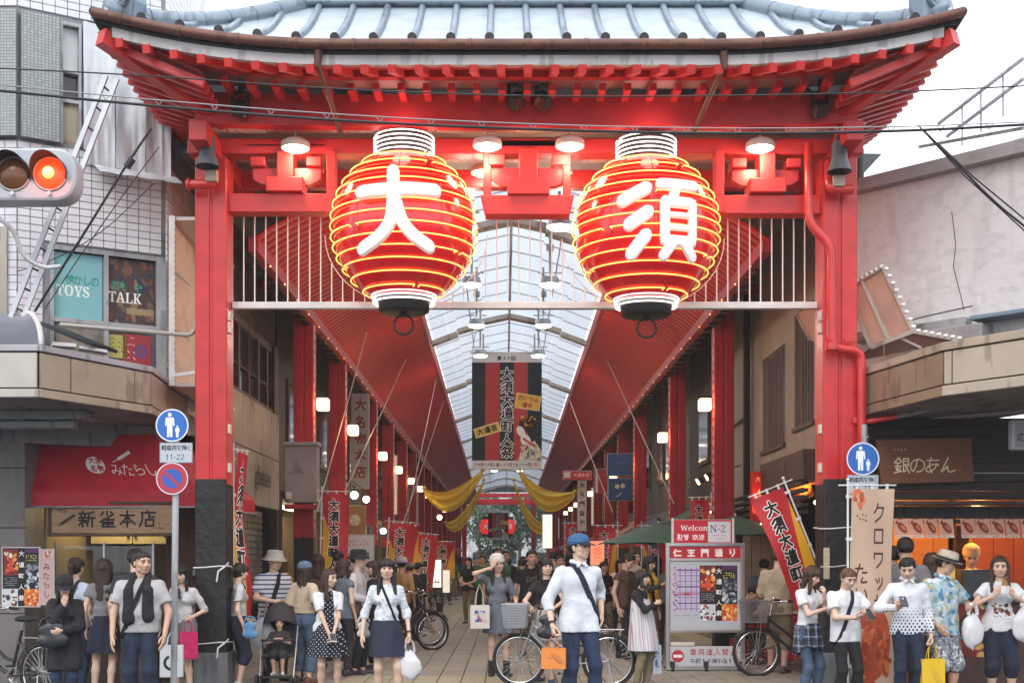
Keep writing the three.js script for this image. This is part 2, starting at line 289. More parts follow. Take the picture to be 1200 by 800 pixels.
// ---------------------------------------------------------------- ground
const X_L = -4.2, X_R = 4.35;
struct('ground', new THREE.PlaneGeometry(500, 500, 1, 1).rotateX(-Math.PI / 2).translate(0, -0.03, -120), mat([0.09, 0.088, 0.085], { roughness: 0.95, map: T.speck }));
struct('road', bx(-60, 60, -0.025, -0.012, 2, 12.2), mat([0.055, 0.055, 0.058], { roughness: 0.95, map: T.speck, bumpMap: T.bumpy, bumpScale: 0.004 }));
{
const walk = new THREE.Group(); walk.name = 'shopping_street_pavement'; walk.userData.kind = 'structure'; scene.add(walk);
obj('paving_bed', [bx(-9, 9, -0.2, 0, 12.2, 19.99), bx(X_L, X_R, -0.2, 0, 20, 108)], mat([0.15, 0.14, 0.125], { roughness: 0.95, map: T.speck }), walk);
const tones = [[0.4, 0.385, 0.33], [0.43, 0.41, 0.35], [0.37, 0.355, 0.305], [0.405, 0.375, 0.31]].map((c) => mat(c, { roughness: 0.75, map: T.speck }));
const warm = [[0.5, 0.46, 0.32], [0.47, 0.43, 0.3]].map((c) => mat(c, { roughness: 0.75, map: T.speck }));
const tile = triUV(new RoundedBoxGeometry(0.288, 0.024, 0.288, 1, 0.006));
const stuff = [[], [], [], []];
let n = 0;
for (let r = 0; r < 118; r++) {
const d = 15.15 + r * 0.3 + Math.floor(r / 8) * 0.03;   // a wider joint every eighth row
for (let c = 0; c < 27; c++) {
const x = -4.0 + c * 0.3; if (x > 4.15) continue;
const y = 0.006 + rr(-0.0015, 0.0015), yellow = d < 16.1 && x < 1.5;
if (n < 300 && x > -2.2 && x < 1.9) {
const m = new THREE.Mesh(tile, yellow ? warm[n % 2] : tones[Math.floor(rnd() * 4)]); m.name = 'tile'; m.position.set(x, y, -d); m.rotation.y = rr(-0.006, 0.006); m.receiveShadow = m.castShadow = true; walk.add(m); n++;
} else stuff[Math.floor(rnd() * 4)].push(new THREE.BoxGeometry(0.288, 0.024, 0.288).translate(x, y, -d));
}
}
stuff.forEach((s, i) => obj('paving_tiles', s, tones[i], walk, { kind: 'stuff' }));
obj('kerb', [bx(-9, 9, -0.1, 0.014, 12.05, 12.195, 0.02)], M.concrete, walk);
}
// ---------------------------------------------------------------- the gate over the street
const gate = thing('shopping_street_gate', 'tall vermilion gate with curved grey metal roof spanning the shopping street entrance', 'gate', [0, 0, 0]);
const CL = -3.41, CR = 3.88, GX = 0.24;      // column axes and the middle of the gate
for (const [cx, w] of [[CL, 0.37], [CR, 0.4]]) {
obj('column', [bx(cx - w / 2, cx - 0.012, 2.4, 6.2, 14.31, 14.69, 0.02), bx(cx + 0.012, cx + w / 2, 2.4, 6.2, 14.31, 14.69, 0.02), bx(cx - 0.03, cx + 0.03, 2.4, 6.18, 14.33, 14.67)], M.gateRed, gate);
obj('column_sleeve', [bx(cx - w / 2 + 0.004, cx + w / 2 - 0.004, 0.44, 2.47, 14.3, 14.7, 0.015)], mat([0.014, 0.013, 0.015], { roughness: 0.55, map: T.grime, bumpMap: T.bumpy, bumpScale: 0.01 }), gate);
obj('column_base', [bx(cx - w / 2 - 0.015, cx + w / 2 + 0.015, 0, 0.46, 14.28, 14.72, 0.01)], mat([0.23, 0.24, 0.25], { roughness: 0.6, metalness: 0.3, map: T.grime, bumpMap: T.corr, bumpScale: 0.004 }), gate);
for (const y of cx < 0 ? [1.45, 0.57] : [1.9]) {
const pts = []; for (let i = 0; i < 40; i++) { const a = i / 40 * 2 * Math.PI, q = Math.max(Math.abs(Math.cos(a)), Math.abs(Math.sin(a))); pts.push(V(cx + Math.cos(a) / q * (w / 2 + 0.008), y + Math.sin(a * 2) * 0.01, -14.5 + Math.sin(a) / q * 0.21)); }
obj('plastic_tie', [tube(pts, 0.009, 80, 5, true), ...(cx < 0 ? [sweep([V(cx + 0.17, y, -14.28), V(cx + 0.1, y - 0.05, -14.26), V(cx + 0.08, y - 0.17, -14.27)], 0.012, 5), sweep([V(cx + 0.17, y, -14.28), V(cx + 0.22, y + 0.05, -14.26)], 0.01, 5)] : [])], mat([0.7, 0.7, 0.72], { roughness: 0.4 }), gate);
}
const s = cx < 0 ? 1 : -1;
const clips = []; for (const y of [4.36, 4.22, 3.05, 2.6]) clips.push(cb(cx + s * (w / 2 + 0.015), y, -14.4, 0.035, 0.11, 0.1, 0.008));
each('cable_clip', clips, M.creamLight, gate);
}
// beams, posts and the hanging frame between the lanterns
obj('tie_beam', [bx(CL + 0.185, -2.0, 5.58, 5.8, 14.4, 14.62, 0.012)], M.gateRed3, gate);
obj('tie_beam', [bx(2.46, CR - 0.2, 5.56, 5.78, 14.4, 14.62, 0.012)], M.gateRed3, gate);
for (const x of [-2.03, 2.5]) obj('post', [bx(x - 0.05, x + 0.05, 5.57, 6.3, 14.38, 14.6, 0.008)], M.gateRed3, gate);
for (const x of [-0.21, 0.72]) obj('post', [bx(x - 0.045, x + 0.045, 5.72, 6.3, 14.41, 14.55, 0.008)], M.gateRed3, gate);
{
const s = new THREE.Shape(); s.moveTo(-0.27, 5.76); s.lineTo(-0.22, 5.55); s.lineTo(0.74, 5.55); s.lineTo(0.79, 5.76); s.closePath();
obj('hanging_beam', [new THREE.ExtrudeGeometry(s, { depth: 0.2, bevelEnabled: true, bevelSize: 0.012, bevelThickness: 0.012, bevelSegments: 1 }).translate(0, 0, -14.58)], M.gateRed3, gate);
}
obj('upper_beam', [bx(CL - 0.3, CR + 0.3, 6.27, 6.44, 14.42, 14.66, 0.01)], M.gateRed, gate);
obj('back_beam', [bx(CL - 0.3, CR + 0.3, 6.2, 6.42, 15.5, 15.68, 0.01)], M.gateRed2, gate);
for (const x of [CL, CR]) obj('side_beam', [bx(x - 0.1, x + 0.1, 6.18, 6.4, 13.7, 16.3, 0.01)], M.gateRed2, gate);
function bracket(x, y, w) {   // stepped bracket set in carved blocks
const d = 14.42, b = (x0, x1, y0, y1, e) => bx(x + x0 * w, x + x1 * w, y + y0 * w, y + y1 * w, d - e, d + 0.26, 0.012);
obj('bracket_block', [b(-0.25, 0.25, 0, 0.2, 0.1)], M.gateRed3, gate);
obj('bracket_neck', [b(-0.11, 0.11, 0.203, 0.56, 0.06)], M.gateRed3, gate);
const s = new THREE.Shape(); s.moveTo(-0.46, 0.2); s.quadraticCurveTo(-0.36, 0.12, -0.28, 0.12); s.lineTo(0.28, 0.12); s.quadraticCurveTo(0.36, 0.12, 0.46, 0.2); s.lineTo(0.46, 0.34); s.lineTo(-0.46, 0.34); s.closePath();
obj('bracket_arm', [new THREE.ExtrudeGeometry(s, { depth: 0.12, bevelEnabled: false }).scale(w, w, 1).translate(x, y + 0.02, -d - 0.18)], M.gateRed, gate);
for (const q of [-0.38, 0.38]) obj('bracket_block', [b(q - 0.1, q + 0.1, 0.37, 0.5, 0.02)], M.gateRed3, gate);
obj('bracket_arm', [b(-0.55, 0.55, 0.56, 0.68, 0.0)], M.gateRed, gate);
}
bracket(-2.56, 5.8, 0.86); bracket(0.27, 5.765, 0.98); bracket(3.05, 5.79, 0.84);
// eaves: lift of the curved eave edge towards the corners
const lift = (x) => 0.34 * Math.pow(clamp((Math.abs(x - GX) - 1.9) / 2.65, 0, 1.2), 2.1);
const EX0 = -4.3, EX1 = 4.78, ED0 = 12.9, ED1 = 16.5;
const edgeX = (n) => Array.from({ length: n + 1 }, (_, i) => lerp(EX0, EX1, i / n));
const ribbon = (d0, y0, d1, y1, lf0 = 1, lf1 = 1, n = 44, x0 = EX0, x1 = EX1) => quadSheet((u, v) => { const x = lerp(x0, x1, u); return V(x, lerp(y0, y1, v) + lift(x) * lerp(lf0, lf1, v), -lerp(d0, d1, v)); }, n, 1);
function eaveBar(name, d0, d1, y0, y1, m, x0 = EX0 + 0.05, x1 = EX1 - 0.05, lf = 1) {   // bar with a rectangular section following the eave
const n = 44, pos = [], idx = [];
for (let i = 0; i <= n; i++) { const x = lerp(x0, x1, i / n), l = lift(x) * lf; for (const [d, y] of [[d0, y0], [d0, y1], [d1, y1], [d1, y0]]) pos.push(x, y + l, -d); }
for (let i = 0; i < n; i++) for (let j = 0; j < 4; j++) { const a = i * 4 + j, b = i * 4 + (j + 1) % 4; idx.push(a, a + 4, b, b, a + 4, b + 4); }
idx.push(0, 1, 2, 0, 2, 3); const e = n * 4; idx.push(e, e + 2, e + 1, e, e + 3, e + 2);
let g = new THREE.BufferGeometry(); g.setAttribute('position', new THREE.Float32BufferAttribute(pos, 3)); g.setIndex(idx); g = g.toNonIndexed(); g.computeVertexNormals();
return obj(name, [g], m, gate);
}
{ // copper gutter with joint sleeves
const pts = edgeX(60).map((x) => V(x, 6.9 + lift(x), -ED0 + 0.02));
obj('gutter', [sweep(pts, 0.054, 10)], M.copper, gate);
const j = []; for (let i = 2; i < 60; i += 4) j.push(sweep([pts[i].clone().add(V(-0.02, 0, 0)), pts[i].clone().add(V(0.02, 0, 0))], 0.059, 10));
each('gutter_joint', j, M.copper, gate);
for (const s of [0, 1]) { // side gutters along the gable ends
const x = s ? EX1 : EX0, q = []; for (let i = 0; i <= 14; i++) { const t = i / 14; q.push(V(x, 6.92 + lift(x) * (0.55 + 0.45 * Math.pow(Math.abs(2 * t - 1), 2)), -lerp(ED0, ED1, t))); }
obj('side_gutter', [sweep(q, 0.05, 8)], M.dark, gate);
}
}
eaveBar('under_gutter_board', ED0 + 0.04, ED0 + 0.1, 6.82, 6.88, M.dark);
eaveBar('fascia_board', ED0 + 0.06, ED0 + 0.13, 6.715, 6.82, mat([0.62, 0.6, 0.6], { roughness: 0.6, map: T.grime }), EX0 + 0.18, EX1 - 0.18);
obj('eave_sheathing', [ribbon(ED0 + 0.1, 6.74, 13.6, 6.89, 1, 0.8)], M.gateRed2, gate);
eaveBar('purlin', 13.48, 13.58, 6.79, 6.9, M.gateRed2, EX0 + 0.45, EX1 - 0.45, 0.8);
obj('eave_boards', [ribbon(13.58, 6.86, 14.02, 6.86, 0.8, 0.4)], mat([0.62, 0.4, 0.38], { roughness: 0.7, map: T.soft }), gate);
eaveBar('eave_beam', 13.96, 14.12, 6.43, 6.78, M.gateRed2, EX0 + 0.8, EX1 - 0.8, 0.25);
{
const n = 30, q = (EX1 - EX0 - 0.5) / n;
for (let i = 0; i <= n; i++) {
const x = EX0 + 0.25 + i * q, l = lift(x), xi = GX + (x - GX) * 0.965;
obj('rafter', [beam(V(x, 6.67 + l, -ED0 - 0.05), V(xi, 6.83 + l * 0.8, -13.47), 0.085, 0.085)], M.gateRed3, gate);
if (i > 1 && i < n - 1) obj('rafter', [beam(V(xi, 6.7 + l * 0.8, -13.52), V(xi, 6.74 + l * 0.4, -14.0), 0.075, 0.08)], M.gateRed, gate);
}
for (const s of [-1, 1]) { // the gable overhangs: rafters running sideways, hip rafter, sheathing
const xo = s < 0 ? EX0 + 0.06 : EX1 - 0.06, xi = s < 0 ? CL + 0.2 : CR - 0.2;
for (let i = 0; i < 17; i++) {
const d = 13.15 + i * 0.198, t = (d - ED0) / (ED1 - ED0), lo = lift(xo) * (0.55 + 0.45 * Math.pow(Math.abs(2 * t - 1), 2));
obj('side_rafter', [beam(V(xo, 6.73 + lo, -d), V(xi, 6.6, -d - 0.02), 0.07, 0.08)], i % 3 ? M.gateRed : M.gateRed3, gate);
}
obj('side_sheathing', [quadSheet((u, v) => { const d = lerp(ED0 + 0.1, ED1, u), t = (d - ED0) / (ED1 - ED0); return V(lerp(xo, xi, v), lerp(6.82 + lift(xo) * (0.55 + 0.45 * Math.pow(Math.abs(2 * t - 1), 2)), 6.68, v), -d); }, 12, 2)], mat([0.36, 0.05, 0.05], { roughness: 0.6, map: T.soft }), gate);
obj('hip_rafter', [beam(V(xo + s * 0.0, 6.69 + lift(xo), -ED0 - 0.06), V(xi, 6.55, -14.2), 0.14, 0.17)], M.gateRed3, gate);
obj('gable_board', [beam(V(xo, 6.84 + lift(xo) * 0.98, -ED0 - 0.2), V(xo, 6.86 + lift(xo) * 0.6, -14.7), 0.05, 0.1), beam(V(xo, 6.86 + lift(xo) * 0.6, -14.7), V(xo, 6.84 + lift(xo), -ED1), 0.05, 0.1)], M.dark, gate);
}
}
{ // pale slatted ceiling inside the gate
obj('ceiling', [bx(CL - 0.2, CR + 0.2, 6.53, 6.56, 14.12, 16.2)], mat([0.6, 0.45, 0.43], { roughness: 0.7, map: T.soft }), gate);
const b = []; for (let x = CL - 0.15; x < CR + 0.2; x += 0.115) b.push(bx(x, x + 0.1, 6.505, 6.528, 14.13, 14.42), bx(x, x + 0.1, 6.505, 6.528, 14.67, 15.49));
obj('ceiling_slats', b, mat([0.66, 0.5, 0.48], { roughness: 0.65, map: T.soft }), gate, { kind: 'stuff' });
}
// roof: concave metal slopes, standing rolls, hips and ridge
const RY = 8.1, RD = 14.65, RX0 = -2.3, RX1 = 2.75;
const slopeY = (t) => 1.15 * (0.72 * t + 0.28 * t * t);
const roofPt = (x, t, back) => V(x, 6.95 + slopeY(t) + lift(x) * Math.pow(1 - t, 1.6), -(back ? lerp(ED1 + 0.05, RD, t) : lerp(ED0, RD, t)));
for (const back of [0, 1]) obj('roof_slope', [quadSheet((u, v) => roofPt(lerp(lerp(EX0, RX0, v), lerp(EX1, RX1, v), u), v, back), 48, 10)], M.roofSheet, gate);
for (const s of [0, 1]) obj('roof_end', [quadSheet((u, v) => { const a = roofPt(s ? lerp(EX1, RX1, v) : lerp(EX0, RX0, v), v, 0), b = roofPt(s ? lerp(EX1, RX1, v) : lerp(EX0, RX0, v), v, 1); return a.lerp(b, u); }, 6, 10)], M.roofSheet, gate);
for (let i = -11; i <= 11; i++) {
const x = GX + i * 0.405; if (x < EX0 + 0.3 || x > EX1 - 0.3) continue;
const tm = x < RX0 ? (x - EX0) / (RX0 - EX0) : x > RX1 ? (EX1 - x) / (EX1 - RX1) : 1, pts = [];
for (let j = 0; j <= 8; j++) { const p = roofPt(x, 0.03 + (tm - 0.03) * j / 8, 0); p.y += 0.022; pts.push(p); }
obj('roof_roll', [sweep(pts, 0.04, 8)], M.roofRoll, gate);
const e = pts[0]; obj('roll_cap', [cyl(e.clone().add(V(0, -0.005, 0.03)), e.clone().add(V(0, 0, -0.03)), 0.05, 0.05, 10)], M.dark, gate);
}
for (const s of [0, 1]) for (const back of [0, 1]) {
const a = (t) => { const p = roofPt(s ? lerp(EX1, RX1, t) : lerp(EX0, RX0, t), t, back); p.y += 0.05; return p; };
const pts = []; for (let i = 0; i <= 16; i++) pts.push(a(0.05 + 0.95 * i / 16));
obj('hip_ridge', [sweep(pts, 0.098, 10)], M.roofRoll, gate);
for (let i = 1; i < 16; i += 2) obj('ridge_joint', [sweep([pts[i].clone(), pts[i].clone().lerp(pts[i + 1], 0.14)], 0.102, 10)], M.roofRoll, gate);
const low = pts.map((p) => p.clone().add(V(0, -0.06, back ? -0.03 : 0.03)));
obj('hip_flashing', [sweep(low, 0.05, 6)], M.roofSheet, gate);
if (!back) { // end ornament: a scrolled block standing on the corner
const o = pts[2], sh = new THREE.Shape(); sh.moveTo(-0.13, -0.12); sh.lineTo(0.13, -0.12); sh.lineTo(0.16, 0.02); sh.quadraticCurveTo(0.15, 0.2, 0, 0.22); sh.quadraticCurveTo(-0.14, 0.22, -0.16, 0.08); sh.closePath();
obj('corner_ornament', [new THREE.ExtrudeGeometry(sh, { depth: 0.14, bevelEnabled: true, bevelSize: 0.03, bevelThickness: 0.03, bevelSegments: 2 }).rotateY(s ? 0.6 : -0.6).translate(o.x, o.y + 0.04, o.z), new THREE.TorusGeometry(0.075, 0.03, 6, 14).rotateY(s ? 0.6 : -0.6).translate(o.x + (s ? 0.07 : -0.07), o.y + 0.11, o.z + 0.17)], M.roofRoll, gate);
}
}
obj('main_ridge', [bx(RX0 - 0.05, RX1 + 0.05, RY - 0.05, RY + 0.12, RD - 0.16, RD + 0.16, 0.03)], M.roofRoll, gate);
obj('ridge_course', [bx(RX0 + 0.02, RX1 - 0.02, RY + 0.123, RY + 0.23, RD - 0.12, RD + 0.12, 0.03)], M.roofSheet, gate);
obj('ridge_cap', [cyl(V(RX0, RY + 0.28, -RD), V(RX1, RY + 0.28, -RD), 0.1, 0.1, 12)], M.roofRoll, gate);
// white net bar with rods and the wire hoops under the lanterns
const LANT = [[-1.17, 5.36], [1.63, 5.32]];
obj('net_bar', [bx(CL + 0.19, CR - 0.2, 4.49, 4.57, 14.56, 14.66, 0.008)], M.whitePaint, gate);
{
const rodM = mat([0.86, 0.84, 0.8], { roughness: 0.4 });
for (let x = CL + 0.32; x < CR - 0.22; x += 0.13) {
let top = x > -2.05 && x < -0.2 ? 6.27 : 5.58;
if (x > 0.75 && x < 2.45) top = 6.27;
for (const [lx, ly] of LANT) if (Math.abs(x - lx) < 0.96) top = Math.min(top, ly - Math.sqrt(0.96 * 0.96 - (x - lx) ** 2) * 0.86);
for (const [lx, ly] of LANT) if (Math.abs(x - lx) >= 0.9 && Math.abs(x - lx) < 1.05) top = Math.min(top, 5.58);
if (top > 4.62) obj('net_rod', [cyl(V(x, 4.56, -14.61), V(x, top, -14.61), 0.0085, 0.0085, 6)], rodM, gate);
}
for (const [lx, ly] of LANT) { const q = []; for (let i = 0; i <= 20; i++) { const a = Math.PI * (1 + i / 20); q.push(V(lx + Math.cos(a) * 0.96, ly + Math.sin(a) * 0.96 * 0.86, -14.61)); } obj('wire_hoop', [sweep(q, 0.006, 5)], rodM, gate); }
}
// rain pipes
obj('copper_downpipe', [sweep([P(373, 62, 12.93), P(372, 74, 12.97), P(385, 112, 13.5), P(399, 154, 14.05)], 0.032, 8), cyl(P(373, 58, 12.93), P(372, 78, 12.97), 0.045, 0.038)], M.copper, gate);
obj('copper_downpipe', [sweep([P(848, 64, 12.93), P(849, 76, 12.97), P(832, 112, 13.5), P(814, 152, 14.05)], 0.032, 8), cyl(P(848, 60, 12.93), P(849, 80, 12.97), 0.045, 0.038)], M.copper, gate);
const pipeRed = mat([0.64, 0.04, 0.035], { roughness: 0.25, map: T.soft });
obj('drain_pipe', [pipe([P(948, 168, 14.3), P(948, 260, 14.2), P(975, 290, 14.15), P(975, 407, 14.15), P(1010, 412, 14.22), P(1010, 520, 14.22)], 0.052, 0.12, 10), cyl(P(975, 402, 14.15), P(975, 410, 14.15), 0.07, 0.07, 12)], pipeRed, gate);
obj('drain_pipe', [pipe([P(972, 190, 14.25), P(972, 222, 14.15), P(1000, 222, 14.15)], 0.055, 0.1, 10)], pipeRed, gate);
obj('drain_pipe', [pipe([P(252, 200, 14.25), P(250, 216, 14.15), P(218, 216, 14.15)], 0.055, 0.1, 10), cyl(P(222, 216, 14.15), P(220, 216, 14.15), 0.075, 0.075, 12)], pipeRed, gate);
obj('pipe_bracket', [beam(P(1000, 492, 14.25), P(1012, 492, 14.25), 0.03, 0.06), beam(P(990, 398, 14.2), P(1004, 398, 14.2), 0.03, 0.04), beam(P(1000, 505, 14.25), P(1000, 530, 14.25), 0.04, 0.04)], pipeRed, gate);
// ---------------------------------------------------------------- giant lanterns
const R_L = 0.815, HL = 0.8;
const lanR = (t) => 0.345 + (R_L - 0.345) * Math.pow(Math.max(0, 1 - Math.pow(Math.abs(t), 2.25)), 0.86);
const lanRed = mat([0.66, 0.012, 0.02], { phys: true, roughness: 0.16, clearcoat: 0.6, clearcoatRoughness: 0.06, emissive: new THREE.Color(1, 0.02, 0.015), emissiveIntensity: 0.05, map: T.soft });
const neonY = glow([1, 0.4, 0.07], 2.2, [0.9, 0.6, 0.2]), neonW = glow([1, 0.86, 0.8], 1.7, [0.9, 0.9, 0.9]);
const letterM = mat([0.86, 0.85, 0.84], { roughness: 0.45, map: T.soft, emissive: new THREE.Color(1, 0.96, 0.92), emissiveIntensity: 0.16 });
function ring(r, y, tubeR, gap, rot) {
const n = 56, pts = []; for (let i = 0; i <= n; i++) { const a = rot + gap / 2 + (2 * Math.PI - gap) * i / n; pts.push(V(Math.sin(a) * r, y, Math.cos(a) * r)); }
const e = (a) => V(Math.sin(a) * (r - 0.05), y - 0.012, Math.cos(a) * (r - 0.05));
return sweep([e(rot + gap / 2), ...pts, e(rot - gap / 2)], tubeR, 6);
}
function lantern(name, label, x, y, ch) {
const t = thing(name, label, 'lantern', [x, y, -14.3], 0);
const prof = []; for (let i = 0; i <= 40; i++) { const q = -1 + i / 20; prof.push(new THREE.Vector2(lanR(q), q * HL)); }
obj('body', [new THREE.LatheGeometry(prof, 64)], lanRed, t);
for (let i = 0; i < 13; i++) { const q = -0.93 + i * 0.154; obj('neon_ring', [ring(lanR(q) + 0.036, q * HL, 0.0075, 0.14, 0.4 + i * 2.3)], neonY, t); }
for (let i = 0; i < 5; i++) obj('neon_ring', [ring(0.345, HL + 0.03 + i * 0.05, 0.0085, 0.2, 1 + i)], neonW, t);
for (let i = 0; i < 3; i++) obj('neon_ring', [ring(0.37 - i * 0.01, -HL + 0.02 - i * 0.042, 0.011, 0.2, 2 + i)], neonW, t);
obj('top_cap', [new THREE.CylinderGeometry(0.3, 0.33, 0.28, 32).translate(0, HL + 0.12, 0)], M.black, t);
obj('bottom_cap', [new THREE.LatheGeometry([[0, -0.98], [0.26, -0.98], [0.29, -0.96], [0.3, -0.86], [0.335, -0.8], [0.32, -0.75]].map(([a, b]) => new THREE.Vector2(a, b)), 32)], M.black, t);
obj('hanger', [cyl(V(0, HL + 0.25, 0), V(0, 1.2, 0), 0.05, 0.05)], M.dark, t);
obj('pull_ring', [new THREE.TorusGeometry(0.11, 0.014, 6, 24).translate(0, -1.12, 0.05), cyl(V(0, -0.98, 0.05), V(0, -1.02, 0.05), 0.05, 0.03)], M.black, t);
for (let k = 0; k < 10; k++) { const a = k * 0.63; obj('ring_support', [sweep(Array.from({ length: 13 }, (_, i) => { const q = -0.95 + i * 0.158; return V(Math.sin(a) * (lanR(q) + 0.018), q * HL, Math.cos(a) * (lanR(q) + 0.018)); }), 0.005, 4)], lanRed, t); }
const gs = 1; ch.forEach(([w, curved, ...q], k) => {   // solid letter strokes following the round of the lantern
let pts = q.map(([a, b]) => [a * 0.97, b * 0.97 - 0.2]); if (curved) pts = new THREE.CatmullRomCurve3(pts.map(([a, b]) => V(a, b, 0)), false, 'centripetal').getPoints(24).map((v) => [v.x, v.y]);
const fine = []; for (let i = 0; i < pts.length - 1; i++) { const L = Math.hypot(pts[i + 1][0] - pts[i][0], pts[i + 1][1] - pts[i][1]), n = Math.max(1, Math.ceil(L / 0.03)); for (let j = 0; j < n; j++) fine.push([lerp(pts[i][0], pts[i + 1][0], j / n), lerp(pts[i][1], pts[i + 1][1], j / n)]); } fine.push(pts[pts.length - 1]);
obj('character_stroke', [strokeSolid(fine, w, k * 0.002)], letterM, t);
});
return t;
}
function strokeSolid(p, w, up) {
const n = p.length, rows = [], tan = (i) => { const a = p[Math.max(0, i - 1)], b = p[Math.min(n - 1, i + 1)], l = Math.hypot(b[0] - a[0], b[1] - a[1]) || 1; return [(b[0] - a[0]) / l, (b[1] - a[1]) / l]; };
for (let i = 5; i >= 1; i--) { const a = i / 5 * Math.PI / 2, t = tan(0); rows.push([p[0][0] - t[0] * w / 2 * Math.sin(a), p[0][1] - t[1] * w / 2 * Math.sin(a), t, Math.max(0.02, Math.cos(a))]); }
for (let i = 0; i < n; i++) rows.push([...p[i], tan(i), 1]);
for (let i = 1; i <= 5; i++) { const a = i / 5 * Math.PI / 2, t = tan(n - 1); rows.push([p[n - 1][0] + t[0] * w / 2 * Math.sin(a), p[n - 1][1] + t[1] * w / 2 * Math.sin(a), t, Math.max(0.02, Math.cos(a))]); }
const pos = [], idx = [], surf = (x, y, o) => { const R = 0.885 + o, q = clamp(y / 1.05, -0.95, 0.95), rr2 = R * Math.pow(1 - Math.abs(q) ** 2.4, 0.5) * 0.55 + R * 0.45; const a = clamp(x / rr2, -1, 1); return [Math.sin(a) * rr2 * 0.97, y, Math.cos(a) * rr2]; };
for (const [x, y, t, k] of rows) for (const [s, o] of [[-1, 0], [-0.94, 0.06], [-0.8, 0.075], [0.8, 0.075], [0.94, 0.06], [1, 0]]) pos.push(...surf(x - t[1] * s * k * w / 2, y + t[0] * s * k * w / 2, o - 0.015 + up));
for (let i = 0; i < rows.length - 1; i++) for (let j = 0; j < 6; j++) { const a = i * 6 + j, b = i * 6 + (j + 1) % 6; idx.push(a, b, a + 6, b, b + 6, a + 6); }
let g = new THREE.BufferGeometry(); g.setAttribute('position', new THREE.Float32BufferAttribute(pos, 3)); g.setIndex(idx); g = g.toNonIndexed(); g.computeVertexNormals();
return g;
}
lantern('giant_lantern', 'left of the two giant red neon-ringed lanterns, with a simple three-stroke white character', ...LANT[0], [[0.15, 0, [-0.45, 0.39], [0.45, 0.41]], [0.145, 1, [-0.05, 0.6], [-0.05, 0.3], [-0.09, 0.03], [-0.23, -0.13], [-0.43, -0.24]], [0.145, 1, [-0.03, 0.3], [0.06, 0.04], [0.19, -0.11], [0.37, -0.22]]]);
lantern('giant_lantern', 'right of the two giant red neon-ringed lanterns, with a dense many-stroke white character', ...LANT[1], [[0.15, 0, [-0.38, 0.33], [-0.12, 0.45]], [0.15, 0, [-0.3, 0.06], [-0.1, 0.18]], [0.15, 0, [-0.27, -0.26], [-0.12, -0.08]], [0.12, 0, [0.06, 0.5], [0.48, 0.5]], [0.12, 0, [0.25, 0.48], [0.2, 0.32]], [0.115, 0, [0.11, 0.3], [0.46, 0.3], [0.46, -0.13], [0.11, -0.13], [0.11, 0.3]], [0.055, 0, [0.12, 0.155], [0.45, 0.155]], [0.055, 0, [0.12, 0.015], [0.45, 0.015]], [0.12, 0, [0.2, -0.16], [0.1, -0.29]], [0.12, 0, [0.36, -0.16], [0.46, -0.29]]]);
for (const [x, y] of LANT) { // neon light on the surroundings
for (const [dx, dy, dz, c, k] of [[0, -0.1, 1.15, 0xff6a22, 0.3], [0, -0.1, -1.1, 0xff6a22, 0.9], [0, 0.98, 0.5, 0xffd8c8, 0.35]]) { const l = new THREE.PointLight(c, k, 0, 2); l.name = 'lantern_light'; l.position.set(x + dx, y + dy, -14.3 + dz); l.shadow.radius = 8; l.castShadow = true; scene.add(l); }
}
// ceiling lamps, floodlights and horn speakers under the gate roof
const lampGlow = glow([1, 0.9, 0.72], 9, [0.8, 0.8, 0.75]);
function lampAt(name, label, x, y, d, r, stem, group, k = 1.0) {
const t = thing(name, label, 'ceiling lamp', [x, y, -d], 0, group);
obj('housing', [new THREE.LatheGeometry([[0, 0.11], [r * 0.55, 0.11], [r * 0.95, 0.07], [r, 0.03], [r, 0], [r * 0.9, 0]].map(([a, b]) => new THREE.Vector2(a, b)), 20)], M.creamLight, t);
obj('diffuser', [new THREE.LatheGeometry([[0, -0.03], [r * 0.6, -0.025], [r * 0.88, 0.004]].map(([a, b]) => new THREE.Vector2(a, b)), 20)], lampGlow, t);
obj('stem', [cyl(V(0, 0.1, 0), V(0, stem, 0), 0.012, 0.012, 6)], M.creamLight, t);
if (k) { const l = new THREE.PointLight(0xffe2b8, k, 0, 2); l.name = 'lamp_light'; l.position.set(0, -0.09, 0); l.shadow.radius = r / 0.02 * 0.6; l.castShadow = true; t.add(l); }
return t;
}
[[346, 172, 14.2, 'at the far left end of the gate'], [571, 170, 14.2, 'just right of the left giant lantern'], [668, 170, 14.2, 'just left of the right giant lantern'], [891, 172, 14.2, 'at the far right end of the gate']].forEach(([px, py, d, w]) =>
lampAt('gate_ceiling_lamp', 'lit round ceiling lamp under the gate eaves ' + w, PX(px, d), PY(py, d) - 0.02, d, 0.17, 6.5 - PY(py, d), 'round lamps under the gate ceiling'));
[[567, 203, 15.3, 'behind the left post of the hanging bracket'], [655, 203, 15.3, 'behind the right post of the hanging bracket']].forEach(([px, py, d, w]) =>
lampAt('gate_ceiling_lamp', 'lit round lamp deeper under the gate, ' + w, PX(px, d), PY(py, d), d, 0.17, 6.5 - PY(py, d), 'round lamps under the gate ceiling'));
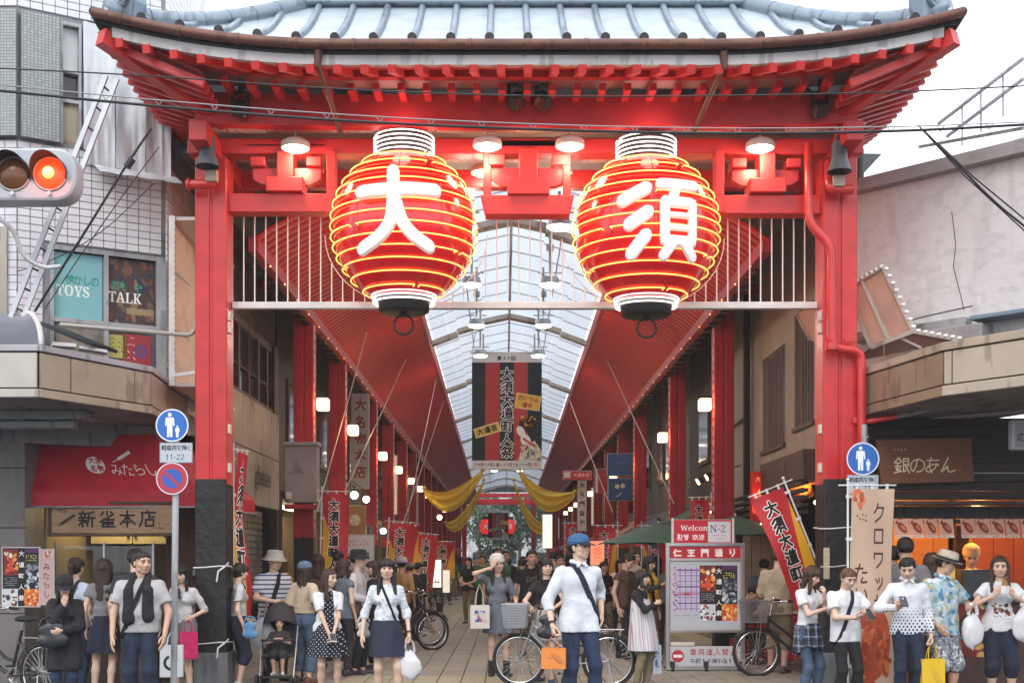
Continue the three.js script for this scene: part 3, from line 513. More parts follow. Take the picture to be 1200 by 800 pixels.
[[605, 118, 0.5, 'left one of the pair above the gate centre'], [637, 118, -0.5, 'right one of the pair above the gate centre'], [281, 127, -0.3, 'single one under the left eave'], [961, 127, 0.3, 'single one under the right eave']].forEach(([px, py, r, w]) => {
const q = P(px, py, 13.85), t = thing('floodlight', 'small black floodlight with bracket, ' + w, 'floodlight', q.toArray(), r, 'black floodlights under the gate roof');
obj('lamp_body', [new RoundedBoxGeometry(0.17, 0.17, 0.14, 2, 0.03).rotateX(0.7).rotateZ(r)], M.black, t);
obj('lens', [new THREE.PlaneGeometry(0.13, 0.13).translate(0, 0, 0.072).rotateX(0.7).rotateZ(r)], M.glassDark, t);
obj('bracket', [bx(-0.1, -0.085, 0, 0.16, -0.03, 0.03), bx(0.085, 0.1, 0, 0.16, -0.03, 0.03), bx(-0.1, 0.1, 0.161, 0.175, -0.03, 0.03), cyl(V(0, 0.17, 0), V(0, 0.42, 0), 0.018, 0.018, 6)], M.black, t);
});
[[243, 178, 'above the left gate column'], [984, 184, 'above the right gate column']].forEach(([px, py, w]) => {
const t = thing('horn_speaker', 'grey bell-shaped loudspeaker hanging mouth down ' + w, 'loudspeaker', P(px, py, 14.0).toArray(), 0, 'grey bell loudspeakers on the gate');
obj('horn', [new THREE.LatheGeometry([[0.075, 0.17], [0.085, 0.12], [0.09, -0.02], [0.13, -0.15], [0.14, -0.17], [0.12, -0.16]].map(([a, b]) => new THREE.Vector2(a, b)), 20)], mat([0.12, 0.13, 0.15], { roughness: 0.5, map: T.grime }), t);
obj('driver', [cyl(V(0, 0.17, 0), V(0, 0.24, 0), 0.05, 0.04)], M.dark, t);
obj('mount', [cyl(V(0, 0.22, 0), V(0, 0.42, -0.05), 0.02, 0.02, 6)], M.dark, t);
obj('terminal_box', [cb(0.02, -0.24, -0.12, 0.13, 0.13, 0.1, 0.01)], M.cream, t);
});
// ---------------------------------------------------------------- the covered arcade behind the gate
const arcade = thing('arcade_canopy', 'long arcade canopy with red ribbed soffits, red columns and a bright translucent vault', 'arcade roof');
const A0 = 16.6, A1 = 98;
const inX = (s, d) => s < 0 ? -(1.72 + clamp(d - 25, -9, 60) * 0.0088) : 1.93 + clamp(d - 26, -9, 60) * 0.0073;
const outX = (s, d) => s < 0 ? -3.28 - clamp(d - 25, 0, 40) * 0.006 : 3.42;
const IN_Y = 6.78, OUT_Y = 5.66, soffY = (v) => lerp(OUT_Y, IN_Y - 0.3, Math.pow(v, 0.85));
const soffM = mat([0.7, 0.034, 0.042], { roughness: 0.34, map: T.soft });
for (const s of [-1, 1]) {
obj('soffit_board', [quadSheet((u, v) => { const d = lerp(A0 - 0.6, A1, u); return V(lerp(outX(s, d), inX(s, d), v), soffY(v) + 0.03, -d); }, 60, 8)], mat([0.07, 0.004, 0.008], { roughness: 0.7 }), arcade);
const sl = [];
for (let d = A0 - 0.5; d < A1; d += d < 45 ? 0.24 : 0.4) sl.push(quadSheet((u, v) => { const a = u * 5 % 5 | 0, w = (d < 45 ? 0.15 : 0.27), [dz, dy] = [[-w / 2, 0.028], [-w / 2, 0], [w / 2, 0], [w / 2, 0.028], [w / 2, 0.028]][Math.min(4, Math.round(u * 3))]; const D = d + dz; return V(lerp(outX(s, D), inX(s, D), v), soffY(v) + dy, -D); }, 3, 7));
obj('soffit_slats', sl, soffM, arcade, { kind: 'stuff' });
obj('soffit_lip', [sweep([V(inX(s, A0 - 0.5), IN_Y - 0.28, -A0 + 0.5), V(inX(s, 60), IN_Y - 0.28, -60), V(inX(s, A1), IN_Y - 0.28, -A1)], 0.05, 6), beam(V(inX(s, A0) + s * 0.02, IN_Y - 0.14, -A0), V(inX(s, A1) + s * 0.02, IN_Y - 0.14, -A1), 0.03, 0.3)], M.arcRed, arcade);
obj('soffit_beam', [beam(V(outX(s, A0) , OUT_Y - 0.02, -A0 + 0.5), V(outX(s, 25), OUT_Y - 0.02, -25), 0.13, 0.2), beam(V(outX(s, 25), OUT_Y - 0.02, -25), V(outX(s, A1), OUT_Y - 0.02, -A1), 0.13, 0.2)], M.arcRed, arcade);
const teeth = []; for (let d = A0; d < 70; d += 0.55) teeth.push(cb(outX(s, d) + s * 0.1, OUT_Y - 0.1, -d, 0.14, 0.13, 0.16));
obj('bracket_teeth', teeth, M.dark, arcade, { kind: 'stuff' });
const bulbs = []; for (let d = A0 + 0.3; d < 60; d += 1.1) bulbs.push(new THREE.SphereGeometry(0.017, 6, 5).translate(outX(s, d) - s * 0.07, OUT_Y - 0.12, -d));
obj('string_bulbs', bulbs, glow([1, 0.4, 0.14], 1.1), arcade, { kind: 'stuff' });
obj('side_deck', [quadSheet((u, v) => { const d = lerp(A0 - 0.7, A1 + 2, u); return V(lerp(inX(s, d) + s * 0.05, s < 0 ? X_L - 0.5 : X_R + 0.5, v), lerp(IN_Y + 0.02, 6.75, v), -d); }, 8, 1)], M.galv, arcade);
// columns with their cap plates, light strips and dark lower sleeves
const ds = s < 0 ? [21.1, 25.3, 31.6, 36.5, 41.6, 46.2, 51, 56, 61, 66, 71.5, 77, 83, 89, 95] : [21.3, 27, 34.4, 39.4, 44.6, 50, 55, 60, 65, 70.5, 76, 82, 88, 94];
for (const d of ds) {
const x = s < 0 ? -3.42 - clamp(d - 25, 0, 40) * 0.003 : 3.75, m = obj('column', [bx(x - 0.17, x - 0.01, 1.9, 6.7, d - 0.16, d + 0.16, 0.015), bx(x + 0.01, x + 0.17, 1.9, 6.7, d - 0.16, d + 0.16, 0.015), bx(x - 0.05, x + 0.05, 1.9, 6.7, d - 0.145, d + 0.145)], M.arcRed, arcade);
obj('sleeve', [bx(x - 0.165, x + 0.165, 0, 1.93, d - 0.155, d + 0.155, 0.01)], M.black, m);
const b = []; for (let y = 2.1; y < 5.6; y += 0.16) b.push(cb(x - s * 0.18, y, -d + 0.1, 0.014, 0.09, 0.014)); obj('bead_strip', b, mat([0.75, 0.72, 0.7], { roughness: 0.3 }), m);
if (d < 70) obj('cross_arm', [beam(V(x, 6.2, -d), V(s < 0 ? X_L : X_R, 6.2, -d), 0.12, 0.16), beam(V(x, 5.6, -d), V(outX(s, d), 5.62, -d), 0.1, 0.1)], M.arcRed, m);
// square lamp on the street side of the column
if (d > 21.2 || s > 0 || true) {
const i = ds.indexOf(d), w = ['nearest', 'second', 'third', 'fourth', 'fifth', 'sixth', 'seventh', 'eighth', 'ninth', 'tenth', 'eleventh', 'twelfth', 'thirteenth', 'fourteenth', 'fifteenth'][i];
if (i < 10) {
const t = thing('column_lamp', `lit square white lamp on the ${w} red arcade column of the ${s < 0 ? 'left' : 'right'} row`, 'wall lamp', [x - s * 0.31, s < 0 ? 4.18 : 4.2, -d], 0, 'square lamps on the arcade columns');
obj('shade', [new RoundedBoxGeometry(0.21, 0.21, 0.21, 2, 0.03)], glow([1, 0.78, 0.42], 1.9, [0.8, 0.75, 0.6]), t);
obj('arm', [beam(V(s * 0.1, 0, 0), V(s * 0.15, 0, 0), 0.05, 0.05)], M.dark, t);
if (i < 5) { const l = new THREE.PointLight(0xffc880, 0.9, 0, 2); l.name = 'lamp_light'; l.position.set(-s * 0.15, -0.05, 0.16); l.shadow.radius = 5; l.castShadow = true; t.add(l); }
}
}
}
}
// vault: stepped beige ribs, thin purlins, translucent sheets
const vx = (t, d) => lerp(inX(-1, d), inX(1, d), t), vy = (t) => 7.36 - 0.56 * Math.pow(Math.abs(2 * t - 1), 1.35);
const sheetM = mat([0.6, 0.69, 0.77], { phys: true, transmission: 0.74, roughness: 1, thickness: 0 });
const ribM = mat([0.55, 0.48, 0.41], { roughness: 0.7, map: T.grime }), purM = mat([0.48, 0.49, 0.52], { roughness: 0.6 });
const ribD = [21.2]; while (ribD[ribD.length - 1] < A1 - 8) ribD.push(ribD[ribD.length - 1] + 8.35);
for (let i = -1; i < ribD.length; i++) {
const d0 = i < 0 ? A0 - 0.7 : ribD[i], d1 = ribD[i + 1] ?? A1;
for (let k = 0; k < 10; k++) obj('roof_pane', [quadSheet((u, v) => { const t = lerp(k + 0.002, k + 0.998, u) / 10, d = lerp(d0 + 0.002, d1 - 0.002, v); return V(vx(t, d), vy(t) + 0.16 + (k % 2) * 0.012, -d); }, 2, 1)], sheetM, arcade);
if (i >= 0) {
const g = []; for (let k = 0; k < 6; k++) { const t0 = k / 6, t1 = (k + 1) / 6, st = [0.0, 0.05, 0.1, 0.1, 0.05, 0][k]; g.push(beam(V(vx(t0, d0), vy(t0) - 0.12 + st, -d0), V(vx(t1, d0), vy(t1) - 0.12 + st, -d0), 0.32, 0.1)); }
obj('vault_rib', g, ribM, arcade);
}
for (let k = 1; k < 7; k++) { // thin cross purlins, broken in steps
const d = lerp(d0, d1, k / 7); if (d < A0 - 0.5) continue; const g = [];
for (let j = 0; j < 6; j++) { const t0 = j / 6, t1 = (j + 1) / 6, st = [0, 0.04, 0.08, 0.08, 0.04, 0][j]; g.push(beam(V(vx(t0, d), vy(t0) + st - 0.02, -d), V(vx(t1, d), vy(t1) + st - 0.02, -d), 0.018, 0.022)); }
obj('purlin', g, purM, arcade);
}
}
obj('ridge_bar', [beam(V(vx(0.5, A0), 7.33, -A0 + 0.5), V(vx(0.5, A1), 7.33, -A1), 0.05, 0.09)], purM, arcade);
for (const t of [0.25, 0.75]) obj('long_bar', [beam(V(vx(t, A0), vy(t) + 0.1, -A0 + 0.5), V(vx(t, A1), vy(t) + 0.1, -A1), 0.025, 0.03)], mat([0.5, 0.53, 0.57], { roughness: 0.6 }), arcade);
// pendant lamps in two rows
{
const ord = ['first', 'second', 'third', 'fourth', 'fifth', 'sixth', 'seventh', 'eighth', 'ninth', 'tenth', 'eleventh', 'twelfth', 'thirteenth', 'fourteenth', 'fifteenth'];
let k = 0;
for (let d = 17.1; d < 64; d += 3.6, k++) for (const s of [-1, 1]) {
const x = s < 0 ? -0.56 : 0.75, big = d < 36;
const t = thing('pendant_lamp', `lit round lamp hanging under the arcade vault, ${ord[k]} from the gate in the ${s < 0 ? 'left' : 'right'} row`, 'pendant lamp', [x, 6.13, -d], 0, 'pendant lamps under the arcade vault');
obj('housing', [new THREE.LatheGeometry([[0.05, 0.14], [0.14, 0.12], [0.16, 0.02], [0.18, 0]].map(([a, b]) => new THREE.Vector2(a, b)), 16)], M.galv, t);
obj('diffuser', [new THREE.CylinderGeometry(0.16, 0.14, 0.04, 16).translate(0, -0.005, 0)], lampGlow, t);
obj('stem', [cyl(V(0, 0.15, 0), V(0, 1.15, 0), 0.022, 0.022, 6), cb(0, 0.62, 0, 0.12, 0.1, 0.1), beam(V(-0.2, 0.2, 0), V(0.2, 0.2, 0), 0.015, 0.02)], M.galv, t);
if (big && k % 2 === 0) { const l = new THREE.PointLight(0xfff0d8, 4, 0, 2); l.name = 'lamp_light'; l.position.set(0, -0.08, 0); l.shadow.radius = 6; l.castShadow = true; t.add(l); }
}
}
// stay wires tied to the columns
[[P(436, 366, 25), P(371, 600, 19)], [P(485, 400, 30), P(404, 575, 23)], [P(514, 430, 34), P(478, 600, 29)], [P(700, 396, 30), P(790, 590, 24)], [P(668, 470, 33), P(718, 600, 28)], [P(520, 470, 38), P(470, 620, 33)]].forEach(([a, b], i) =>
tag(obj('stay_rope', [sweep([a, a.clone().lerp(b, 0.5).add(V(0, -0.03, 0)), b], 0.012, 5)], mat([0.5, 0.45, 0.4], { roughness: 0.9 })), ['pale rope from the left soffit to the grey cabinet on the column', 'pale rope from the left soffit down to the second left column', 'pale rope ending above the red flags on the left side', 'pale rope from the right soffit to the third right column', 'pale rope beside the blue hanging signs', 'pale rope deeper along the left soffit'][i], 'rope', 'stay ropes along the arcade'));
// festival banner hung across the arcade and the small one far behind it
function banner(name, label, d, x0, x1, y0, y1, big) {
const t = thing(name, label, 'banner'), w = PX(x1, d) - PX(x0, d), h = PY(y0, d) - PY(y1, d), c = P((x0 + x1) / 2, (y0 + y1) / 2, d);
t.position.copy(c);
const tex = print(big ? 512 : 160, big ? 860 : 270, (g, W, H) => {
const a = W / 512; fill(g, '#d9d6d4', 0, 0, W, H);
fill(g, '#1e2a2e', 0, H * 0.085, W, H * 0.845); fill(g, '#b23a3a', W * 0.19, H * 0.085, W * 0.21, H * 0.845); fill(g, '#b5403e', W * 0.6, H * 0.085, W * 0.2, H * 0.845);
text(g, '第37回', W * 0.36, H * 0.03, 34 * a, '#222', 0.13, 'h', 1.0);
// a made-up painted lady in a kimono, in plain shapes
g.fillStyle = '#2a1b16'; g.beginPath(); g.ellipse(W * 0.79, H * 0.62, W * 0.12, H * 0.065, -0.2, 0, 7); g.fill();
blotches(g, W * 0.7, H * 0.55, W * 0.2, H * 0.08, ['#c98a3c', '#8a4a22', '#d9b05a'], 14, 14 * a);
g.fillStyle = '#ece6e0'; g.beginPath(); g.ellipse(W * 0.7, H * 0.68, W * 0.055, H * 0.05, -0.5, 0, 7); g.fill(); g.beginPath(); g.ellipse(W * 0.77, H * 0.76, W * 0.07, H * 0.06, -0.4, 0, 7); g.fill();
g.fillStyle = '#c9c3b4'; g.beginPath(); g.moveTo(W * 0.66, H * 0.93); g.lineTo(W * 0.72, H * 0.8); g.lineTo(W * 0.9, H * 0.76); g.lineTo(W, H * 0.85); g.lineTo(W, H * 0.93); g.fill();
blotches(g, W * 0.7, H * 0.8, W * 0.28, H * 0.12, ['#c33a30', '#8d8a5a', '#d9c9a0', '#5a6a88', '#e8e0d0'], 26, 15 * a);
g.strokeStyle = '#c33a30'; g.lineWidth = 16 * a; g.beginPath(); g.moveTo(W * 0.74, H * 0.745); g.lineTo(W * 0.88, H * 0.8); g.stroke();
text(g, '大須大道町人祭', W * 0.41, H * 0.13, W * 0.178, '#14181a', 0.12, 'v', 1.06, ['#eceae4', 0.12]);
g.save(); g.translate(W * 0.02, H * 0.66); g.rotate(-0.3); fill(g, '#d9b25a', 0, 0, W * 0.37, H * 0.085); g.strokeStyle = '#f0e3b8'; g.lineWidth = 4 * a; g.strokeRect(2, 2, W * 0.37 - 4, H * 0.085 - 4); text(g, '大道芸', W * 0.035, H * 0.012, W * 0.095, '#241a14', 0.14, 'h', 1.08); g.restore();
g.save(); g.translate(W * 0.64, H * 0.345); g.rotate(0.15); fill(g, '#d8b04a', 0, 0, W * 0.36, H * 0.13); g.strokeStyle = '#f0e3b8'; g.lineWidth = 4 * a; g.strokeRect(2, 2, W * 0.36 - 4, H * 0.13 - 4); text(g, 'おいらん', W * 0.03, H * 0.012, W * 0.075, '#a8322c', 0.13); text(g, '道中', W * 0.1, H * 0.072, W * 0.075, '#a8322c', 0.13); g.restore();
text(g, '10月10日(金)11日(土)12日', W * 0.03, H * 0.95, W * 0.05, '#2a2422', 0.13, 'h', 0.9); text(g, '(日)', W * 0.83, H * 0.95, W * 0.05, '#b02a2a', 0.13, 'h', 1.0);
}, { roughness: 0.85 });
obj('cloth', [quadSheet((u, v) => V((u - 0.5) * w, (v - 0.5) * h, Math.sin(u * 9 + v * 3) * 0.012 + Math.sin(v * 7) * 0.015), 20, 24)], tex, t, { keepUV: true });
obj('rail', [cyl(V(-w / 2 - 0.05, h / 2, 0), V(w / 2 + 0.05, h / 2, 0), 0.018, 0.018, 8), cyl(V(-w / 2 - 0.02, -h / 2, 0), V(w / 2 + 0.02, -h / 2, 0), 0.018, 0.018, 8)], M.creamLight, t);
for (const s of [-1, 1]) obj('cord', [sweep([V(s * w * 0.5, h / 2, 0), V(s * w * 0.45, h / 2 + 0.5, 0), V(s * w * 0.42, 7.2 - c.y, 0)], 0.008, 4)], M.galv, t);
return t;
}
banner('festival_banner', 'large black and red festival banner hanging in the middle of the arcade', 30.5, 553, 635, 413, 549, true);
banner('festival_banner', 'small distant festival banner between the two far red lanterns', 72, 572, 596, 598, 632, false);
// yellow drapes hung in swags from the soffits
function swag(label, a, b, sag, hgt, seedv) {
const t = thing('yellow_drape', label, 'drape', [0, 0, 0], 0, 'yellow drapes in the arcade');
obj('cloth', [quadSheet((u, v) => { const q = a.clone().lerp(b, u); q.y -= sag * Math.sin(Math.PI * Math.pow(u, 0.85)) * (0.75 + 0.35 * v) + hgt * v * (0.35 + 0.65 * Math.sin(Math.PI * u)); q.z += Math.sin(v * 15 + u * 3 + seedv) * 0.07 * (0.4 + Math.sin(Math.PI * u)); return q; }, 28, 22)], mat([0.85, 0.63, 0.08], { roughness: 0.7, phys: true, transmission: 0.25, thickness: 0, bumpMap: T.cloth, bumpScale: 0.002 }), t);
obj('knot', [new THREE.SphereGeometry(0.07, 8, 6).translate(a.x, a.y, a.z), new THREE.SphereGeometry(0.07, 8, 6).translate(b.x, b.y, b.z)], mat([0.55, 0.38, 0.05], { roughness: 0.8 }), t);
}
swag('yellow cloth swag on the left side, nearer the banner', P(497, 572, 37), P(566, 550, 36), 0.4, 0.5, 1);
swag('yellow cloth swag on the right side, nearer the banner', P(608, 548, 36), P(674, 576, 37), 0.4, 0.5, 2);
swag('yellow cloth swag on the left side, farther back and darker', P(522, 612, 50), P(567, 562, 50), 0.45, 0.5, 3);
swag('yellow cloth swag on the right side, farther back and darker', P(602, 562, 50), P(642, 620, 50), 0.45, 0.5, 4);
// far end: cross gallery, second gate, its lanterns, greenery and a pale building beyond
{
const t = thing('far_gate', 'distant red gate closing the far end of the arcade', 'gate');
for (const x of [-3.3, 2.3, 3.6]) obj('column', [bx(x - 0.18, x + 0.18, 0, 6.4, 99.8, 100.2)], M.arcRed, t);
obj('beam', [bx(-4.2, 4.3, 6.0, 6.45, 99.7, 100.3)], M.arcRed, t); obj('beam', [bx(-4.2, 4.3, 6.6, 6.9, 99.7, 100.3)], M.arcRed, t);
obj('gable', [new THREE.ExtrudeGeometry(new THREE.Shape([[-4.4, 7.0], [4.5, 7.0], [2.6, 8.6], [-2.5, 8.6]].map((q) => new THREE.Vector2(...q))), { depth: 0.4, bevelEnabled: false }).translate(0, 0, -100)], M.dark, t);
for (const [x, w] of [[569, 'left'], [597, 'right']]) {
const q = thing('small_lantern', 'distant small red lantern glowing at the far end, ' + w + ' of the pair', 'lantern', P(x, 617, 84).toArray(), 0, 'lanterns at the far gate');
obj('body', [new THREE.SphereGeometry(0.46, 20, 14).scale(0.82, 1.25, 0.82)], mat([0.7, 0.02, 0.02], { emissive: new THREE.Color(1, 0.02, 0.02), emissiveIntensity: 0.5, roughness: 0.4 }), q);
obj('caps', [new THREE.CylinderGeometry(0.25, 0.25, 0.16, 14).translate(0, 0.58, 0), new THREE.CylinderGeometry(0.25, 0.25, 0.16, 14).translate(0, -0.58, 0)], M.black, q);
obj('writing', [quadSheet((u, v) => { const a = (u - 0.5) * 1.3; return V(Math.sin(a) * 0.4, (v - 0.5) * 0.55, Math.cos(a) * 0.4); }, 8, 4)], mat([1, 1, 1], { roughness: 0.6, map: canvasTex(64, 64, (g) => { fill(g, '#e02018', 0, 0, 64, 64); text(g, w === 'left' ? '大' : '須', 8, 8, 48, '#fff', 0.14); }), emissive: new THREE.Color(1, 0.1, 0.1), emissiveIntensity: 0.25 }), q, { keepUV: true });
}
const b = thing('pale_building', 'pale apartment building beyond the trees at the far end', 'building', [0, 0, -142]);
obj('wall', [bx(-16, 16, 0, 13, 0, 8)], mat([0.7, 0.72, 0.75], { roughness: 0.8, map: T.grime }), b);
for (let i = 0; i < 9; i++) for (let j = 0; j < 4; j++) { const x = -14 + i * 3.4, y = 1 + j * 3; const f = obj('window', [bx(x, x + 1.8, y, y + 1.5, -0.05, -0.002)], M.galv, b); obj('pane', [bx(x + 0.1, x + 1.7, y + 0.1, y + 1.4, -0.08, -0.052)], M.glassDark, f); }
function tree(label, x, d, h, r, dark) {
const t = thing('tree', label, 'tree', [x, 0, -d], 0, 'trees beyond the far gate');
obj('trunk', [sweep([V(0, 0, 0), V(0.1, h * 0.3, 0), V(0, h * 0.62, 0.1)], (u) => 0.2 - 0.12 * u, 8), sweep([V(0.1, h * 0.3, 0), V(r * 0.5, h * 0.62, 0.2)], 0.06, 5), sweep([V(0.08, h * 0.36, 0), V(-r * 0.5, h * 0.66, -0.2)], 0.06, 5)], mat([0.09, 0.07, 0.05], { roughness: 0.95 }), t);
const pos = [], clumps = []; for (let i = 0; i < 26; i++) { const a = rnd() * 6.28, q = Math.sqrt(rnd()) * r; clumps.push([Math.cos(a) * q, h * rr(0.38, 0.98), Math.sin(a) * q * 0.8, rr(0.35, 0.75)]); }
for (const [cx, cy, cz, cr] of clumps) for (let i = 0; i < 160; i++) { const p = V(rr(-1, 1), rr(-1, 1), rr(-1, 1)); if (p.length() > 1) continue; p.multiplyScalar(cr * 1.15).add(V(cx, cy, cz)); const a = V(rr(-1, 1), rr(-1, 1), rr(-1, 1)).normalize().multiplyScalar(0.24), b = V(rr(-1, 1), rr(-1, 1), rr(-1, 1)).normalize().multiplyScalar(0.13); pos.push(p.x, p.y, p.z, p.x + a.x + b.x, p.y + a.y + b.y, p.z + a.z + b.z, p.x + a.x - b.x, p.y + a.y - b.y, p.z + a.z - b.z); }
const g = new THREE.BufferGeometry(); g.setAttribute('position', new THREE.Float32BufferAttribute(pos, 3)); g.computeVertexNormals();
obj('crown', [g], mat(dark, { roughness: 0.8 }), t);
}
tree('pale green tree at the far end, left of the small lanterns', -2.4, 112, 8, 2.6, [0.1, 0.17, 0.1]);
tree('dark green tree filling the middle beyond the far gate', 1.2, 110, 7.2, 2.6, [0.035, 0.075, 0.045]);
tree('dark green tree at the far end behind the right far lantern', 3.8, 113, 8.4, 2.8, [0.045, 0.09, 0.055]);
tree('low dark green tree at the far end beneath the distant banner', -0.8, 116, 5.2, 2.4, [0.03, 0.065, 0.04]);
}
// ---------------------------------------------------------------- corner building on the left: pale tiles, canopy, sweets shop
const tileTones = [[0.74, 0.745, 0.775], [0.72, 0.725, 0.76], [0.755, 0.755, 0.785], [0.7, 0.71, 0.745]].map((c) => mat(c, { roughness: 0.42, map: T.soft }));
const wallTile = triUV(new RoundedBoxGeometry(0.131, 0.079, 0.03, 1, 0.004));
// a wall face given by its start, direction and length: local x along it, y up, z outwards
function face(parent, x0, d0, x1, d1) {
const g = new THREE.Vector3(x1 - x0, 0, -(d1 - d0)), len = g.length(), a = Math.atan2(-g.z, g.x);
const m = new THREE.Matrix4().makeRotationY(a).setPosition(x0, 0, -d0);
return { len, m, a, put: (name, geos, mt, par = parent, opt) => obj(name, [].concat(geos).map((q) => q.applyMatrix4(m)), mt, par, opt), at: (x, y, z) => V(x, y, z).applyMatrix4(m) };
}
const fb = (x0, x1, y0, y1, z0, z1, r = 0) => bx(x0, x1, y0, y1, -z1, -z0, r);   // box in face coordinates, z0..z1 outwards
const lb = thing('corner_building', 'white-tiled corner building on the left with a beige canopy and a toy shop window', 'building');
const LF = face(lb, -11, 14.42, -5.69, 14.42), LC = face(lb, -5.69, 14.42, -4.2, 15.28), LS = face(lb, -4.2, 15.28, -4.2, 17.3);
{
const grout = mat([0.33, 0.33, 0.35], { roughness: 0.9, map: T.grime });
const hole = (F, holes) => { const s = new THREE.Shape([[0, 2.9], [F.len, 2.9], [F.len, 11.5], [0, 11.5]].map((q) => new THREE.Vector2(...q))); for (const [a, b, c, d] of holes) { const p = new THREE.Path([[a, c], [a, d], [b, d], [b, c]].map((q) => new THREE.Vector2(...q))); s.holes.push(p); } return new THREE.ExtrudeGeometry(s, { depth: 0.2, bevelEnabled: false }).translate(0, 0, -0.2); };
const win = [0.36, 1.68, 3.78, 5.2];
const walls = [[LF, []], [LC, [win, [0.48, 0.7, 6.5, 7.86]]], [LS, []]].map(([F, h]) => F.put('wall', [hole(F, h)], grout));
const stuff = [[], [], [], []]; let n = 0;
for (const [k, F] of [[1, LC], [0, LF], [2, LS]]) {
for (let y = 3.5; y < 10.5; y += 0.087) for (let x = 0.069; x < F.len - 0.06; x += 0.139) {
const X = F === LF ? F.len - x : x;
if (y > 6.42 && y < 7.98) continue;
if (F === LC && X > win[0] - 0.1 && X < win[1] + 0.1 && y > 3.5 && y < win[3] + 0.06) continue;
if (F === LF && X < F.len - 1.4) { if (X < F.len - 3) continue; }
const c = F.at(X, y, 0.008 + rr(-0.0015, 0.0015));
if (F === LC && n < 300 && y > 5.2) { const m = new THREE.Mesh(wallTile, tileTones[Math.floor(rnd() * 4)]); m.name = 'tile'; m.position.copy(c); m.rotation.y = F.a; m.castShadow = m.receiveShadow = true; walls[1].add(m); n++; }
else stuff[Math.floor(rnd() * 4)].push(new THREE.BoxGeometry(0.131, 0.079, 0.03).rotateY(F.a).translate(c.x, c.y, c.z));
}
}
stuff.forEach((s, i) => obj('wall_tiles', s, tileTones[i], lb, { kind: 'stuff' }));
// mosaic band, small window and silver sheeting on the upper floor
const mosaic = mat([0.45, 0.5, 0.49], { roughness: 0.45, map: T.mosaic, bumpMap: T.mosaic, bumpScale: 0.003 });
obj('mosaic_band', [fb(0, LF.len + 0.02, 6.45, 7.92, 0.02, 0.1).applyMatrix4(LF.m)], mosaic, lb); LC.put('mosaic_band', fb(0.03, 0.46, 6.45, 7.92, 0.02, 0.1), mosaic);
const wf = LC.put('window', [fb(0.47, 0.5, 6.45, 7.9, -0.05, 0.06), fb(0.68, 0.71, 6.45, 7.9, -0.05, 0.06), fb(0.5, 0.68, 7.3, 7.33, -0.05, 0.05), fb(0.5, 0.68, 6.95, 6.99, -0.05, 0.05), fb(0.5, 0.68, 7.86, 7.9, -0.05, 0.06)], M.trimGrey);
LC.put('pane', [fb(0.5, 0.68, 6.99, 7.3, -0.04, -0.03)], M.glassDark, wf); LC.put('blind', [fb(0.5, 0.68, 7.33, 7.86, -0.04, -0.03)], mat([0.6, 0.62, 0.62], {}), wf); LC.put('sill_panel', [fb(0.5, 0.68, 6.46, 6.95, -0.04, 0)], mat([0.5, 0.44, 0.3], { map: T.grime }), wf);
const foil = mat([0.68, 0.71, 0.74], { roughness: 0.5, metalness: 0.15, bumpMap: T.foil, bumpScale: 0.006, map: T.soft });
for (const [a, b] of [[0.73, 1.1], [1.1, 1.46], [1.46, LC.len + 0.05]]) LC.put('silver_sheet', [quadSheet((u, v) => V(lerp(a, b, u), lerp(6.25, 7.95, v), 0.06 + 0.02 * Math.sin(u * 5 + v * 2 + a) + 0.02 * vnoise(u * 3, v * 2.5, a * 9) + 0.012 * vnoise(u * 9, v * 5, a * 4)), 24, 14)], foil);
LC.put('sheet_awning', [quadSheet((u, v) => V(lerp(0.85, LC.len + 0.1, u), lerp(6.26, 6.08, v), lerp(0.05, 0.42, v) + 0.02 * Math.sin(u * 20)), 20, 4)], foil);
// toy shop window
const tw = LC.put('window', [fb(win[0] - 0.03, win[1] + 0.03, win[3], win[3] + 0.05, -0.1, 0.03), fb(win[0], win[0] + 0.04, 3.78, win[3], -0.1, 0.03), fb(0.98, 1.03, 3.78, win[3], -0.1, 0.03), fb(win[1] - 0.08, win[1], 3.78, win[3], -0.1, 0.03), fb(win[0], win[1], 4.35, 4.4, -0.1, 0.02), fb(1.6, 1.72, 3.78, win[3], -0.08, 0.04)], M.trimGrey);
LC.put('pane', [fb(0.4, 0.98, 4.4, win[3], -0.06, -0.05)], mat([0.05, 0.06, 0.06], { roughness: 0.1 }), tw); LC.put('pane', [fb(1.03, 1.6, 4.4, win[3], -0.06, -0.05)], mat([0.05, 0.045, 0.045], { roughness: 0.1 }), tw);
const toyA = print(256, 290, (g, W, H) => { fill(g, '#7fb9bd', 0, 0, W, H); text(g, '懐かしの', W * 0.24, H * 0.33, 44, '#2f8f7c', 0.13, 'h', 1.0); g.fillStyle = '#f2f2ee'; g.font = 'bold 66px serif'; g.fillText('TOYS', W * 0.04, H * 0.66); });
const toyB = print(256, 290, (g, W, H) => { fill(g, '#4a3a36', 0, 0, W, H); blotches(g, 0, 0, W, H, ['#7a4a34', '#2f3350', '#6a5a4a', '#503030', '#8a6a50'], 60, 22); fill(g, '#a08a6a', W * 0.4, H * 0.75, W * 0.6, H * 0.1); text(g, 'おも', W * 0.06, H * 0.34, 44, '#2f9f80', 0.13); text(g, 'ちや', W * 0.42, H * 0.36, 40, '#2f9f80', 0.13); g.fillStyle = '#f2f2ee'; g.font = 'bold 66px serif'; g.fillText('TALK', W * 0.0, H * 0.68); });
LC.put('window_sign', [card(0.56, 0.78).translate(0.69, 4.8, -0.035)], toyA, tw, { keepUV: true }); LC.put('window_sign', [card(0.55, 0.78).translate(1.315, 4.8, -0.035)], toyB, tw, { keepUV: true });
